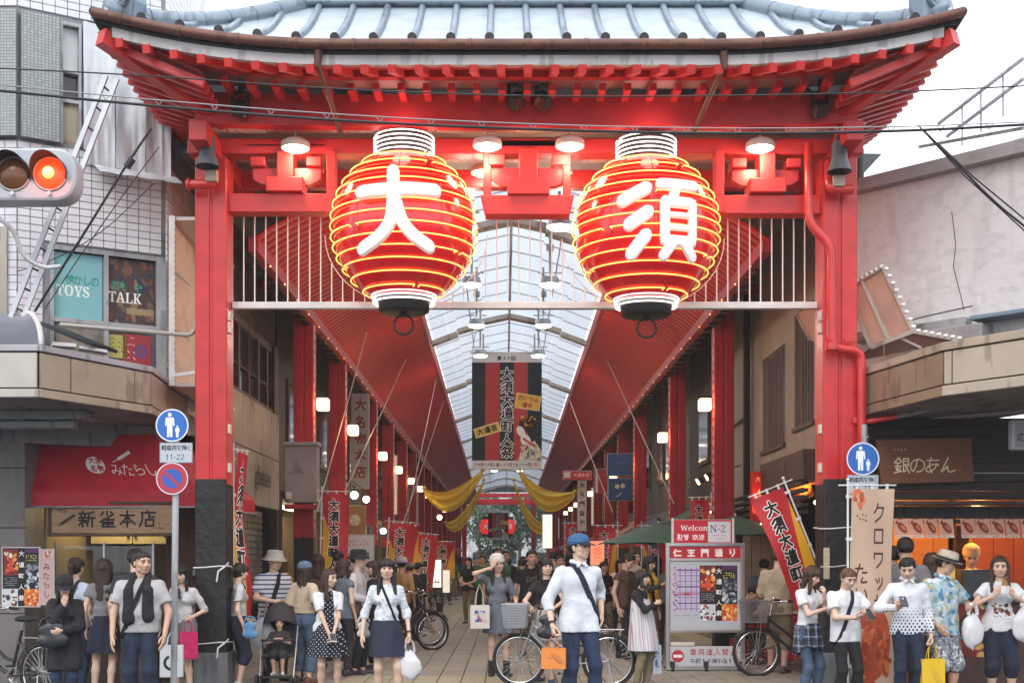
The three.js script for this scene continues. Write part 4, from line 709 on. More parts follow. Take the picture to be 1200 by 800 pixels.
LC.put('lower_panel', [fb(0.4, 0.98, 3.78, 4.35, -0.06, -0.03)], mat([0.36, 0.32, 0.26], { map: T.grime }), tw);
LC.put('poster', [card(0.34, 0.4).translate(1.38, 4.08, -0.02)], print(128, 150, (g, W, H) => { fill(g, '#a03038', 0, 0, W, H); scribble(g, 8, 8, W * 0.4, H * 0.8, '#f0d8d0', 4, 4); g.strokeStyle = '#3a4a8a'; g.lineWidth = 8; for (const r of [12, 26]) { g.beginPath(); g.arc(W * 0.65, H * 0.5, r, 0, 7); g.stroke(); } }), tw, { keepUV: true });
LC.put('poster', [card(0.26, 0.28).translate(1.13, 4.12, -0.02)], print(96, 96, (g, W, H) => { fill(g, '#b9b060', 0, 0, W, H); scribble(g, 6, 10, 84, 70, '#605a30', 4, 4); }), tw, { keepUV: true });
LF.put('window', [fb(LF.len - 0.9, LF.len - 0.1, 4.2, 5.4, 0.01, 0.06)], mat([0.5, 0.45, 0.38], { roughness: 0.2, map: T.grime }));
// canopy: slab, fascia panels with open joints, coping
const plan = [[-11, 12.5], [-4.72, 12.5], [-4.0, 13.9], [-4.22, 16.4], [-5.2, 16.4], [-5.9, 14.6], [-11, 14.6]];
obj('canopy_slab', [polyPlan(plan.map(([x, d]) => [x * 0.998, d + 0.04]), 3.2, 3.66)], M.dark, lb);
obj('canopy_underside', [polyPlan(plan.map(([x, d]) => [x, d + 0.03]), 3.17, 3.199)], mat([0.3, 0.29, 0.29], { roughness: 0.8, map: T.grime }), lb);
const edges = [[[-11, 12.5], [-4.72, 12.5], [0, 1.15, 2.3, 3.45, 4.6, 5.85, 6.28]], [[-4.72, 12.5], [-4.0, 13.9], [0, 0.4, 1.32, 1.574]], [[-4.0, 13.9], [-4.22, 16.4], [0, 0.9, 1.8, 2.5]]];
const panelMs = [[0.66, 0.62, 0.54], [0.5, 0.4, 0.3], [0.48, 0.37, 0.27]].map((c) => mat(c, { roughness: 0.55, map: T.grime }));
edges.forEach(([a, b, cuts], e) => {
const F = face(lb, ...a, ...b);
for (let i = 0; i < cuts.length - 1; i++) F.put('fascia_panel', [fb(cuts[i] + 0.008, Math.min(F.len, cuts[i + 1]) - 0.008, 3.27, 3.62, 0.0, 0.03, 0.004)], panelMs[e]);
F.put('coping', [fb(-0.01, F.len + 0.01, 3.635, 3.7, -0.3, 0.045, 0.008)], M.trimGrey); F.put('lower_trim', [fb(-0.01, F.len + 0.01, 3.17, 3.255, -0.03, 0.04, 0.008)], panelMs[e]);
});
obj('fluorescent_fitting', [bx(-7.2, -4.75, 2.98, 3.06, 13.6, 13.75, 0.01), bx(-7.2, -4.6, 3.07, 3.165, 13.5, 13.85, 0.01)], mat([0.3, 0.33, 0.34], { roughness: 0.4, map: T.grime }), lb);
// ground floor: pillar, shop opening, counter, ceiling and back of the sweets shop
const pillar = mat([0.2, 0.185, 0.18], { roughness: 0.6, map: T.plaster });
obj('pillar', [bx(-7.4, -6.35, 0, 3.17, 14.5, 15.1, 0.01), bx(-6.34, -5.62, 0, 3.17, 14.46, 15.1, 0.01)], pillar, lb);
for (const y of [0.9, 1.9, 2.6]) obj('pillar_joint', [bx(-7.4, -5.61, y, y + 0.012, 14.455, 14.5)], M.dark, lb);
obj('shop_back_wall', [bx(-5.7, -3.9, 0, 3.17, 17.4, 17.5)], mat([0.42, 0.36, 0.24], { roughness: 0.7, map: T.grime }), lb);
obj('shop_side_wall', [bx(-5.75, -5.6, 0, 3.17, 15.1, 17.4)], mat([0.4, 0.36, 0.28], {}), lb); obj('side_wall', [bx(-4.28, -4.2, 0, 3.2, 15.6, 17.5)], M.brownPaint, lb);
obj('shop_ceiling', [bx(-5.7, -4.2, 2.5, 2.55, 15, 17.4)], mat([0.5, 0.46, 0.38], {}), lb);
obj('cabinet', [bx(-5.5, -4.95, 1.74, 2.12, 16.4, 16.7, 0.01), bx(-4.94, -4.45, 1.74, 2.12, 16.4, 16.7, 0.01), bx(-4.44, -4.3, 1.74, 2.12, 16.4, 16.7, 0.01)], mat([0.7, 0.66, 0.44], { roughness: 0.5 }), lb);
obj('cabinet_knob', [-5.0, -4.9, -4.5].map((x) => cb(x, 1.84, -16.38, 0.03, 0.03, 0.03)), M.dark, lb);
obj('counter', [bx(-5.55, -4.3, 0, 0.86, 15.0, 15.5, 0.01)], M.darkWood, lb); obj('counter_top', [bx(-5.58, -4.25, 0.862, 0.9, 14.95, 15.55, 0.008)], M.steel, lb);
obj('glass_screen', [bx(-5.5, -4.3, 0.95, 1.7, 15.1, 15.108)], M.pane, lb); each('screen_post', [-5.5, -4.9, -4.3].map((x) => bx(x - 0.012, x + 0.012, 0.9, 1.75, 15.09, 15.12)), M.steel, lb);
const l = new THREE.PointLight(0xffd890, 1.3); l.name = 'shop_light'; l.position.set(-5.0, 2.36, -15.9); l.shadow.radius = 10; l.castShadow = true; scene.add(l);
obj('shop_lamp', [bx(-5.4, -4.6, 2.44, 2.48, 15.85, 15.95)], glow([1, 0.85, 0.55], 2.5), lb);
}
// red awning wrapping the corner, with its lettering
{
const t = thing('red_awning', 'red shop awning with white lettering above the sweets shop on the left', 'awning');
const cloth = mat([0.5, 0.012, 0.03], { roughness: 0.6, map: T.soft, bumpMap: T.cloth, bumpScale: 0.001 });
const top = [[-5.6, 15.0], [-4.25, 15.0], [-4.22, 17.2]], low = [[-5.62, 14.66], [-3.63, 14.76], [-3.42, 16.9]];
const pan = (a, b, y0, y1, y2) => [quadSheet((u, v) => { const q = lerp(a[0][0], a[1][0], u), e = lerp(a[0][1], a[1][1], u), q2 = lerp(b[0][0], b[1][0], u), e2 = lerp(b[0][1], b[1][1], u); return V(lerp(q2, q, v), lerp(y1, y2, v) - 0.02 * Math.sin(Math.PI * v), -lerp(e2, e, v)); }, 8, 6), quadSheet((u, v) => V(lerp(b[0][0], b[1][0], u), lerp(y0, y1, v), -lerp(b[0][1], b[1][1], u)), 8, 2)];
obj('front_cloth', pan([top[0], top[1]], [low[0], low[1]], 2.16, 2.34, 3.05), cloth, t); obj('side_cloth', pan([top[1], top[2]], [low[1], low[2]], 2.16, 2.34, 3.0), cloth, t);
obj('end_cloth', [quadSheet((u, v) => V(lerp(-3.42, -4.22, u), lerp(2.16, lerp(2.34, 3.0, u), v), -lerp(16.9, 17.2, u)), 3, 3)], cloth, t);
obj('lettering', [quadSheet((u, v) => { const U = lerp(0.34, 0.86, u), q = lerp(0.06, 0.78, v), x = lerp(lerp(-5.62, -3.63, U), lerp(-5.6, -4.25, U), q), d = lerp(lerp(14.66, 14.76, U), 15.0, q); return V(x, lerp(2.34, 3.05, q) - 0.02 * Math.sin(Math.PI * q) + 0.008, -d + 0.016); }, 8, 6)], mat([1, 1, 1], { roughness: 0.7, alphaTest: 0.4, transparent: true, map: canvasTex(512, 260, (g, W, H) => { g.clearRect(0, 0, W, H); g.fillStyle = '#efe6e2'; g.save(); g.translate(70, 110); g.rotate(0.25); g.beginPath(); g.ellipse(0, 0, 66, 52, 0, 0, 7); g.fill(); g.restore(); text(g, '大須', 26, 58, 44, '#b01e2a', 0.14); text(g, '名物', 32, 108, 44, '#b01e2a', 0.14); text(g, 'みたらし', 165, 100, 78, '#efe6e2', 0.07, 'h', 0.98); g.strokeStyle = g.fillStyle = '#efe6e2'; g.lineWidth = 5; g.beginPath(); g.moveTo(200, 90); g.lineTo(345, 30); g.stroke(); for (let i = 0; i < 5; i++) { g.beginPath(); g.ellipse(255 + i * 22, 67 - i * 9, 11, 11, 0, 0, 7); g.fill(); } }) }), t, { keepUV: true });
obj('frame', [cyl(V(-5.62, 2.16, -14.66), V(-3.63, 2.16, -14.76), 0.012), cyl(V(-3.63, 2.16, -14.76), V(-3.42, 2.16, -16.9), 0.012)], M.galv, t);
const s = thing('shop_signboard', 'tan wooden signboard with black brush characters below the red awning', 'shop sign', P(132, 608, 14.75).toArray());
obj('board', [cb(0, 0, 0, 1.46, 0.34, 0.05, 0.008)], mat([0.42, 0.28, 0.17], { roughness: 0.6, map: T.wood }), s);
obj('frame', [cb(0, 0.19, 0.005, 1.54, 0.035, 0.08, 0.006), cb(0, -0.19, 0.005, 1.54, 0.035, 0.08, 0.006), cb(-0.75, 0, 0.005, 0.035, 0.34, 0.08, 0.006), cb(0.75, 0, 0.005, 0.035, 0.34, 0.08, 0.006)], M.brownPaint, s);
obj('writing', [card(1.44, 0.32).translate(0, 0, 0.029)], mat([1, 1, 1], { roughness: 0.7, alphaTest: 0.4, transparent: true, map: canvasTex(640, 142, (g, W, H) => { g.clearRect(0, 0, W, H); text(g, '新雀本店', 140, 24, 92, '#1a1412', 0.105, 'h', 1.16); g.strokeStyle = g.fillStyle = '#3a2418'; g.lineWidth = 5; g.beginPath(); g.moveTo(30, 110); g.lineTo(125, 50); g.stroke(); for (let i = 0; i < 6; i++) { g.beginPath(); g.arc(52 + i * 12, 96 - i * 8, 9, 0, 7); g.fill(); } scribble(g, 30, 20, 50, 24, '#3a2418', 2, 4); scribble(g, 565, 90, 60, 40, '#5a3a28', 2, 5); }) }), s, { keepUV: true });
const p = thing('festival_poster', 'dark collage festival poster on the grey pillar by the sweets shop', 'poster', P(24, 676, 14.44).toArray());
obj('sheet', [card(0.43, 0.68)], print(256, 400, (g, W, H) => festivalPoster(g, 0, 0, W, H)), p, { keepUV: true }); obj('backing', [cb(0, 0, -0.008, 0.45, 0.7, 0.012)], M.paper, p);
const n = thing('paper_notice', 'narrow pale paper notice right of the festival poster', 'poster', P(54, 676, 14.42).toArray());
obj('sheet', [card(0.17, 0.64)], print(96, 360, (g, W, H) => { fill(g, '#c8a9a6', 0, 0, W, H); blotches(g, 20, 10, 56, 40, ['#b86a5a', '#e8d8c8'], 10, 12); text(g, 'みたらし', 24, 90, 46, '#5a2a2a', 0.1, 'v', 1.3); }), n, { keepUV: true }); obj('backing', [cb(0, 0, -0.006, 0.18, 0.65, 0.01)], M.paper, n);
}
// open box sign seen from its back, behind the left gate column
{
const t = thing('box_sign_frame', 'tall cream open-backed box sign projecting beside the left gate column', 'sign');
const m = mat([0.85, 0.74, 0.6], { roughness: 0.6, map: T.soft }), e = mat([0.75, 0.72, 0.68], { roughness: 0.5, map: T.soft });
const q = (x, d, y) => V(x, y, -d), A = [-3.98, 14.75], B = [-4.06, 17.2];
obj('back_panel', [polyPlan([[A[0], A[1]], [B[0], B[1]], [B[0] - 0.03, B[1]], [A[0] - 0.03, A[1]]], 3.62, 5.6)], m, t);
for (const y of [3.6, 5.58]) obj('end_panel', [polyPlan([[A[0], A[1]], [B[0], B[1]], [B[0] + 0.3, B[1]], [A[0] + 0.28, A[1]]], y, y + 0.04)], e, t);
obj('side_panel', [bx(A[0] - 0.02, A[0] + 0.05, 3.6, 5.62, 14.7, 14.74)], e, t);
const riv = []; for (let i = 0; i < 26; i++) riv.push(new THREE.SphereGeometry(0.012, 5, 4).translate(A[0] + 0.05, 3.66 + i * 0.075, -14.7));
obj('rivets', riv, M.steel, t, { kind: 'stuff' });
each('frame_bar', [beam(q(A[0] + 0.02, 14.8, 4.3), q(B[0] + 0.02, 16, 4.34), 0.03, 0.04), beam(q(A[0] + 0.02, 14.8, 5.0), q(B[0] + 0.02, 16, 5.04), 0.03, 0.04), beam(V(-3.98, 3.72, -14.72), V(-3.6, 3.75, -14.6), 0.03, 0.04)], e, t);
obj('conduit', [pipe([P(70, 380, 14.4), P(226, 393, 14.5), P(231, 375, 14.45), P(231, 270, 14.45)], 0.025, 0.1)], mat([0.42, 0.4, 0.34], { roughness: 0.5 }), t);
}
// first arcade building on the left, seen obliquely behind the column
{
const t = thing('clapboard_building', 'grey-brown building behind the left gate column with clapboards, tall windows and a spectacle shop sign', 'building');
obj('wall', [bx(X_L - 3, X_L, 2.95, 4.2, 17.32, 22.8), bx(X_L - 3, X_L - 0.12, 4.2, 8.5, 17.32, 22.8), bx(X_L - 3, X_L - 0.3, 0, 2.4, 17.32, 22.8)], M.beige, t);
for (let y = 5.35; y < 8.2; y += 0.16) obj('clapboard', [beam(V(X_L - 0.06, y, -17.35), V(X_L - 0.06, y, -22.7), 0.1, 0.15).translate(0, 0, 0)], mat([0.27, 0.235, 0.22], { roughness: 0.8, map: T.grime }), t);
obj('corner_post', [bx(X_L - 0.1, X_L + 0.04, 3.6, 5.4, 22.3, 22.55), bx(X_L - 0.1, X_L + 0.02, 0, 8.3, 22.62, 22.8)], M.brownPaint, t);
const w = obj('window', [bx(X_L - 0.11, X_L - 0.02, 5.321, 5.4, 17.8, 22.2)], M.brownPaint, t); for (let i = 0; i < 6; i++) obj('mullion', [bx(X_L - 0.11, X_L - 0.02, 4.222, 5.32, 18 + i * 0.78, 18.12 + i * 0.78)], M.brownPaint, w); obj('sill', [bx(X_L - 0.11, X_L + 0.03, 4.14, 4.22, 17.6, 22.2)], M.brownPaint, w); obj('transom', [bx(X_L - 0.1, X_L - 0.03, 4.62, 4.65, 17.8, 22)], M.dark, w);
for (let i = 0; i < 5; i++) obj('pane', [bx(X_L - 0.09, X_L - 0.08, 4.24, 5.3, 18.13 + i * 0.78, 18.77 + i * 0.78)], mat([0.05, 0.055, 0.065], { roughness: 0.06 }), w);
obj('sign_band', [bx(X_L, X_L + 0.14, 2.42, 4.1, 17.4, 22.2, 0.01)], mat([0.42, 0.37, 0.31], { roughness: 0.6, map: T.grime }), t); obj('band_joint', [bx(X_L + 0.13, X_L + 0.143, 3.28, 3.3, 17.4, 22.2)], M.dark, t);
obj('sign_letters', [card(1.4, 0.6).rotateY(Math.PI / 2).translate(X_L + 0.146, 2.85, -20.7)], mat([1, 1, 1], { alphaTest: 0.4, transparent: true, map: canvasTex(256, 110, (g) => { g.clearRect(0, 0, 256, 110); g.fillStyle = '#2e2c2a'; g.font = 'bold 70px serif'; g.fillText('glasses', 8, 70); g.font = '26px serif'; }) }), t, { keepUV: true });
for (let i = 0; i < 3; i++) { const s = obj('shutter', [bx(X_L - 0.28, X_L - 0.24, 0, 2.4, 17.5 + i * 1.7, 19.1 + i * 1.7)], mat([0.34, 0.32, 0.28], { roughness: 0.6, map: T.grime }), t); const sl = []; for (let y = 0.1; y < 2.4; y += 0.11) sl.push(bx(X_L - 0.245, X_L - 0.22, y, y + 0.08, 17.5 + i * 1.7, 19.1 + i * 1.7)); obj('shutter_slats', sl, mat([0.38, 0.36, 0.31], { roughness: 0.5, map: T.grime }), s, { kind: 'stuff' }); }
}
// ---------------------------------------------------------------- corner building on the right: bare concrete, canopy, fish-cake shop
const rb = thing('concrete_building', 'grey rendered concrete corner building on the right with a beige canopy', 'building');
{
const RC = face(rb, 4.35, 15.35, 6.1, 13.55), RF = face(rb, 6.1, 13.55, 11, 12.6), RS = face(rb, 4.35, 16.6, 4.35, 15.35);
for (const F of [RC, RF, RS]) F.put('wall', [fb(0, F.len, 3.2, 6.05, -0.25, 0)], M.stucco);
RC.put('parapet_cap', [fb(-0.1, RC.len + 0.05, 6.05, 6.2, -0.3, 0.16)], M.concrete); RF.put('parapet_cap', [fb(0, RF.len, 6.05, 6.2, -0.3, 0.16)], M.concrete);
obj('roof_deck', [polyPlan([[4.4, 15.4], [6.1, 13.7], [12, 12.6], [12, 19], [4.4, 19]], 5.95, 6.04)], M.galv, rb);
// crack lines are real grooves filled dark
RC.put('wall_crack', [sweep([V(1.25, 5.6, 0.001), V(1.3, 5.2, 0.001), V(1.27, 4.95, 0.001), V(1.36, 4.6, 0.001), V(1.4, 4.42, 0.001)], 0.0045, 4), sweep([V(0.35, 4.35, 0.001), V(0.9, 4.42, 0.001), V(1.5, 4.46, 0.001)], 0.007, 4)], M.dark);
RC.put('ledge_duct', [fb(0.05, 1.5, 4.2, 4.32, 0, 0.16, 0.02), fb(0.75, 0.83, 4.18, 4.35, 0, 0.18, 0.01)], M.galv); RC.put('ledge_roof', [fb(1.6, RC.len + 0.4, 4.24, 4.29, 0, 0.3, 0.01)], mat([0.2, 0.3, 0.38], { roughness: 0.5, map: T.grime })); RC.put('ledge_block', [fb(0.95, 1.75, 3.95, 4.2, 0, 0.3, 0.02)], M.concrete);
// stair and rails on the roof
const rails = [[P(1100, 145, 17), P(1200, 68, 15.5)], [P(1110, 160, 17), P(1200, 92, 15.5)], [P(1078, 172, 16), P(1200, 150, 14)]];
obj('roof_rail', rails.map(([a, b]) => beam(a, b, 0.035, 0.035)).concat([P(1128, 122, 16.6), P(1150, 106, 16.3), P(1176, 86, 15.9)].map((q) => cyl(q, q.clone().add(V(0, -0.55, 0)), 0.014, 0.014, 5))), M.galv, rb);
const s = new THREE.Shape([[0, 0], [1.6, 0], [1.6, 1.15], [1.35, 1.15]].map((q) => new THREE.Vector2(...q)));
obj('roof_stair', [new THREE.ExtrudeGeometry(s, { depth: 0.4, bevelEnabled: false }).translate(5.7, 6.2, -16.4)], M.stucco, rb);
const plan = [[12, 6], [8.2, 7.6], [4.52, 12.7], [4.14, 14.7], [4.3, 16.5], [5.2, 16.5], [6.2, 13.6], [12, 9]];
obj('canopy_slab', [polyPlan(plan.map(([x, d]) => [x * 1.003, d + 0.03]), 3.24, 3.7)], M.dark, rb);
obj('canopy_underside', [polyPlan(plan.map(([x, d]) => [x * 1.003, d + 0.02]), 3.21, 3.239)], mat([0.33, 0.32, 0.315], { roughness: 0.85, map: T.grime }), rb);
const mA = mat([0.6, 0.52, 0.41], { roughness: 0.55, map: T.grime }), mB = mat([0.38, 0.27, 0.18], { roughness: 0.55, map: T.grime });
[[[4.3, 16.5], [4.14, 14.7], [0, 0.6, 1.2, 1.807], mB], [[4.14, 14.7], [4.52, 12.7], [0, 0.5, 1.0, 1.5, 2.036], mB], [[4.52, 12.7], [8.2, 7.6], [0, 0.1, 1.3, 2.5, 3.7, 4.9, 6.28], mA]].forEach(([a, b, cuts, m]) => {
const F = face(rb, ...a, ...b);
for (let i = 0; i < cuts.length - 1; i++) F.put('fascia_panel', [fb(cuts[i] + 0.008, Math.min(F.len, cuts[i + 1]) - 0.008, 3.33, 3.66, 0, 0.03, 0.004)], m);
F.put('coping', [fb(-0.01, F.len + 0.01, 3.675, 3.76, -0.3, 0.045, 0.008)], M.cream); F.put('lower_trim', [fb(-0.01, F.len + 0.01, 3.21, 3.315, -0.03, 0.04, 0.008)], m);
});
// shop front: dark boards above, warm kiosk opening below
const bd = []; for (let i = 0; i < 9; i++) obj('dark_board', [bx(4.3, 8.4, 2.24 + i * 0.108, 2.342 + i * 0.108, 14.62 - (i % 2) * 0.006, 14.7, 0.004)], M.darkWood, rb);
obj('lintel_shelf', [bx(4.25, 8.4, 2.17, 2.21, 14.25, 14.7, 0.006)], M.brownPaint, rb); obj('lattice_band', [bx(4.3, 8.4, 2.02, 2.16, 14.5, 14.66)], mat([0.03, 0.026, 0.025], { roughness: 0.7, bumpMap: T.corr, bumpScale: 0.01 }), rb);
obj('door_head', [bx(4.3, 8.4, 1.96, 2.0, 14.42, 14.66)], M.darkWood, rb);
obj('jamb', [bx(4.3, 4.5, 0, 1.96, 14.5, 14.7), bx(5.62, 5.78, 0.9, 1.96, 15.4, 15.5), bx(7.4, 7.55, 0, 1.96, 14.5, 14.7)], M.darkWood, rb);
for (let i = 0; i < 14; i++) obj('wall_board', [bx(4.4 + i * 0.27, 4.662 + i * 0.27, 0.8, 2.4, 16.6, 16.66)], [mat([0.62, 0.4, 0.1], { roughness: 0.6, map: T.wood }), mat([0.42, 0.2, 0.07], { roughness: 0.6, map: T.wood }), mat([0.3, 0.07, 0.03], { roughness: 0.6, map: T.wood })][i < 4 ? 0 : i < 7 ? 1 : 2], rb);
obj('shop_ceiling', [bx(4.3, 8.2, 2.44, 2.48, 14.7, 16.7)], M.orangeWood, rb); obj('shop_side', [bx(4.24, 4.3, 0, 2.44, 14.7, 16.7)], M.orangeWood, rb); obj('shop_side', [bx(8.2, 8.26, 0, 2.44, 14.7, 16.7)], M.orangeWood, rb);
obj('counter', [bx(5.25, 8.1, 0, 1.02, 14.55, 15.1, 0.01)], M.brownPaint, rb); obj('counter_top', [bx(5.2, 8.1, 1.022, 1.06, 14.5, 15.15, 0.006)], M.darkWood, rb);
obj('griddle_hood', [bx(5.45, 5.95, 1.06, 1.42, 14.75, 15.2, 0.02)], mat([0.03, 0.035, 0.04], { roughness: 0.3 }), rb);
obj('glass_case', [bx(4.9, 5.35, 1.06, 1.42, 14.7, 15.1)], mat([0.75, 0.5, 0.12], { roughness: 0.2, emissive: new THREE.Color(1, 0.5, 0.08), emissiveIntensity: 0.12 }), rb);
for (const [x, z] of [[4.75, 15.4], [5.9, 15.5], [7.0, 15.4]]) { obj('shop_lamp', [new THREE.SphereGeometry(0.05, 10, 8).translate(x, 2.2, -z)], glow([1, 0.72, 0.35], 8), rb); const l = new THREE.PointLight(0xffb45e, 2.6); l.name = 'shop_light'; l.position.set(x, 2.1, -z + 0.07); l.shadow.radius = 3; l.castShadow = true; scene.add(l); }
// panels with red and teal prints under the counter
obj('counter_print', [card(0.5, 0.62).translate(5.55, 0.7, -14.54)], print(128, 160, (g, W, H) => { fill(g, '#6e2018', 0, 0, W, H); blotches(g, 0, 0, W, H, ['#a83a24', '#2f8f86', '#c9a05a', '#401410'], 40, 14); }), rb, { keepUV: true });
const sg = thing('shop_plaque', 'dark wooden plaque with pale brush lettering 銀のあん on the right shop', 'shop sign', P(1083, 541, 14.5).toArray(), -0.02);
const bs = new THREE.Shape([[-0.56, 0.25], [0.53, 0.27], [0.56, -0.23], [-0.5, -0.26]].map((q) => new THREE.Vector2(...q)));
obj('board', [new THREE.ExtrudeGeometry(bs, { depth: 0.04, bevelEnabled: true, bevelSize: 0.008, bevelThickness: 0.008, bevelSegments: 1 })], M.wood, sg);
obj('writing', [card(0.96, 0.44).translate(0, -0.01, 0.051)], mat([1, 1, 1], { alphaTest: 0.4, transparent: true, roughness: 0.7, map: canvasTex(512, 236, (g, W, H) => { g.clearRect(0, 0, W, H); scribble(g, 60, 30, 120, 24, '#caa07a', 1, 7); text(g, '銀のあん', 60, 84, 104, '#e6cfae', 0.075, 'h', 0.92); fill(g, '#a8502e', 452, 150, 26, 26); }) }), sg, { keepUV: true });
const ss = thing('white_shop_sign', 'small white box sign with brush lettering at the right edge', 'shop sign', P(1205, 510, 13.9).toArray(), 0.1);
obj('box', [cb(0, 0, 0, 0.42, 0.34, 0.12, 0.03)], mat([0.6, 0.6, 0.62], { roughness: 0.4 }), ss); obj('writing', [card(0.36, 0.28).translate(0, 0, 0.063)], print(128, 100, (g, W, H) => { fill(g, '#aeb0b4', 0, 0, W, H); text(g, 'のあん', 8, 40, 38, '#222', 0.1); }), ss, { keepUV: true });
// row of printed fish-cake sheets under the shop lintel
const fish = print(96, 96, (g, W, H) => { fill(g, '#c89a84', 0, 0, W, H); g.save(); g.translate(52, 44); g.rotate(0.7); g.fillStyle = '#7e2a16'; g.beginPath(); g.ellipse(0, 0, 36, 20, 0, 0, 7); g.fill(); g.beginPath(); g.moveTo(-30, 0); g.lineTo(-48, -16); g.lineTo(-46, 16); g.fill(); g.fillStyle = '#c26a34'; g.beginPath(); g.ellipse(6, -4, 20, 9, 0, 0, 7); g.fill(); g.restore(); fill(g, '#e0c9bc', 0, 82, W, 14); scribble(g, 8, 84, 70, 10, '#6a3a30', 1, 3); });
for (let i = 0; i < 9; i++) {
const q = P(1056 + i * 17.5 + (i > 3 ? 8 : 0), 619, 14.36), t = thing('hanging_print', ['first', 'second', 'third', 'fourth', 'fifth', 'sixth', 'seventh', 'eighth', 'ninth'][i] + ' fish-cake print from the left in the row under the shop lintel', 'poster', q.toArray(), rr(-0.15, 0.15), 'fish-cake prints hanging in the right shop');
obj('sheet', [quadSheet((u, v) => V((u - 0.5) * 0.165 + (1 - v) * 0.02, (v - 0.5) * 0.22, 0.02 * Math.sin(u * 3 + i) * (1 - v)), 4, 4)], fish, t, { keepUV: true }); obj('clip', [cb(0, 0.12, 0, 0.05, 0.025, 0.015)], M.dark, t);
}
}
// brown open box sign tipped beside the right column, and the loose panel below it
{
const t = thing('tipped_box_sign', 'brown open box sign with riveted edge standing tilted by the right gate column', 'sign');
const m = mat([0.6, 0.37, 0.28], { roughness: 0.6, map: T.soft }), e = mat([0.6, 0.55, 0.5], { roughness: 0.5, map: T.grime });
const d0 = 14.95, q = (x, y, dd = 0) => P(x, y, d0 + dd);
const pan = (a, b, c, d) => { const g = quadSheet((u, v) => a.clone().lerp(b, u).lerp(d.clone().lerp(c, u), v), 2, 2); const n = V().crossVectors(b.clone().sub(a), d.clone().sub(a)).normalize().multiplyScalar(0.02); const h = g.clone().translate(n.x, n.y, n.z); return [g, h]; };
const a = q(992, 338, 0), b = q(1036, 312, -0.5), c = q(1072, 388, -0.75), d = q(1022, 407, -0.25);
const m1 = a.clone().lerp(b, 0.42), m2 = d.clone().lerp(c, 0.42);
obj('panel', pan(a, m1, m2, d), m, t); obj('panel', pan(m1.clone().add(V(0.01, 0, 0)), b, c, m2.clone().add(V(0.01, 0, 0))), m, t);
obj('frame', [beam(m1, m2, 0.03, 0.04), beam(a, b, 0.04, 0.05), beam(d, c, 0.04, 0.05), beam(b, c, 0.05, 0.05), beam(a, d, 0.04, 0.05)], e, t);
const e1 = q(1000, 424, 0.1), e2 = q(1128, 398, -1.1);
obj('bottom_panel', pan(d, c, e2, e1), mat([0.25, 0.14, 0.1], { roughness: 0.7, map: T.soft }), t);
obj('frame', [beam(c, e2, 0.04, 0.05), beam(d.clone().lerp(c, 0.3), e1.clone().lerp(e2, 0.3), 0.02, 0.03), beam(d.clone().lerp(c, 0.65), e1.clone().lerp(e2, 0.65), 0.02, 0.03)], e, t);
const dr = (A, B, n) => Array.from({ length: n }, (_, i) => { const p = A.clone().lerp(B, (i + 0.5) / n); return cb(p.x, p.y + 0.012, p.z + 0.03, 0.05, 0.03, 0.02); });
obj('rivets', [...dr(b, c, 9), ...dr(c, e2, 7), ...dr(a, b, 8)], mat([0.78, 0.76, 0.74], {}), t, { kind: 'stuff' });
const p = thing('brown_panel', 'brown tilted panel half hidden behind the right gate column', 'panel');
obj('sheet', pan(q(975, 330, 1.2), q(992, 338, 1.0), q(1022, 407, 1.0), q(1000, 425, 1.4)), m, p); obj('sheet', pan(q(934, 368, 2), q(962, 352, 1.6), q(962, 405, 1.6), q(950, 398, 2)), m, p);
obj('edge_bar', [beam(q(992, 338, 1.0), q(1022, 407, 1.0), 0.03, 0.04), beam(q(934, 368, 2), q(950, 398, 2), 0.03, 0.04)], e, p);
const s = thing('steel_pole', 'grey steel pole with black upper sleeve behind the right gate column', 'pole', [PX(1005, 15.6), 0, -15.6]);
obj('shaft', [cyl(V(0, 0, 0), V(0, 5.6, 0), 0.075, 0.07, 12)], M.galv, s); obj('sleeve', [cyl(V(0, 5.62, 0), V(0, 6.7, 0), 0.085, 0.085, 12)], M.black, s); obj('arm', [beam(V(0, 4.7, 0), V(-0.45, 4.72, 0.1), 0.05, 0.06), beam(V(0.05, 4.62, 0), V(-0.1, 4.62, 0), 0.2, 0.05)], M.creamLight, s);
const h = thing('red_tipped_bar', 'horizontal bar with red sleeve under the right canopy', 'bar');
obj('sleeve', [cyl(P(1000, 497, 14.35), P(1052, 488, 14.1), 0.032, 0.032)], pipeRed, h); obj('shaft', [cyl(P(1052, 488, 14.1), P(1090, 480, 13.9), 0.025, 0.025)], M.galv, h);
}
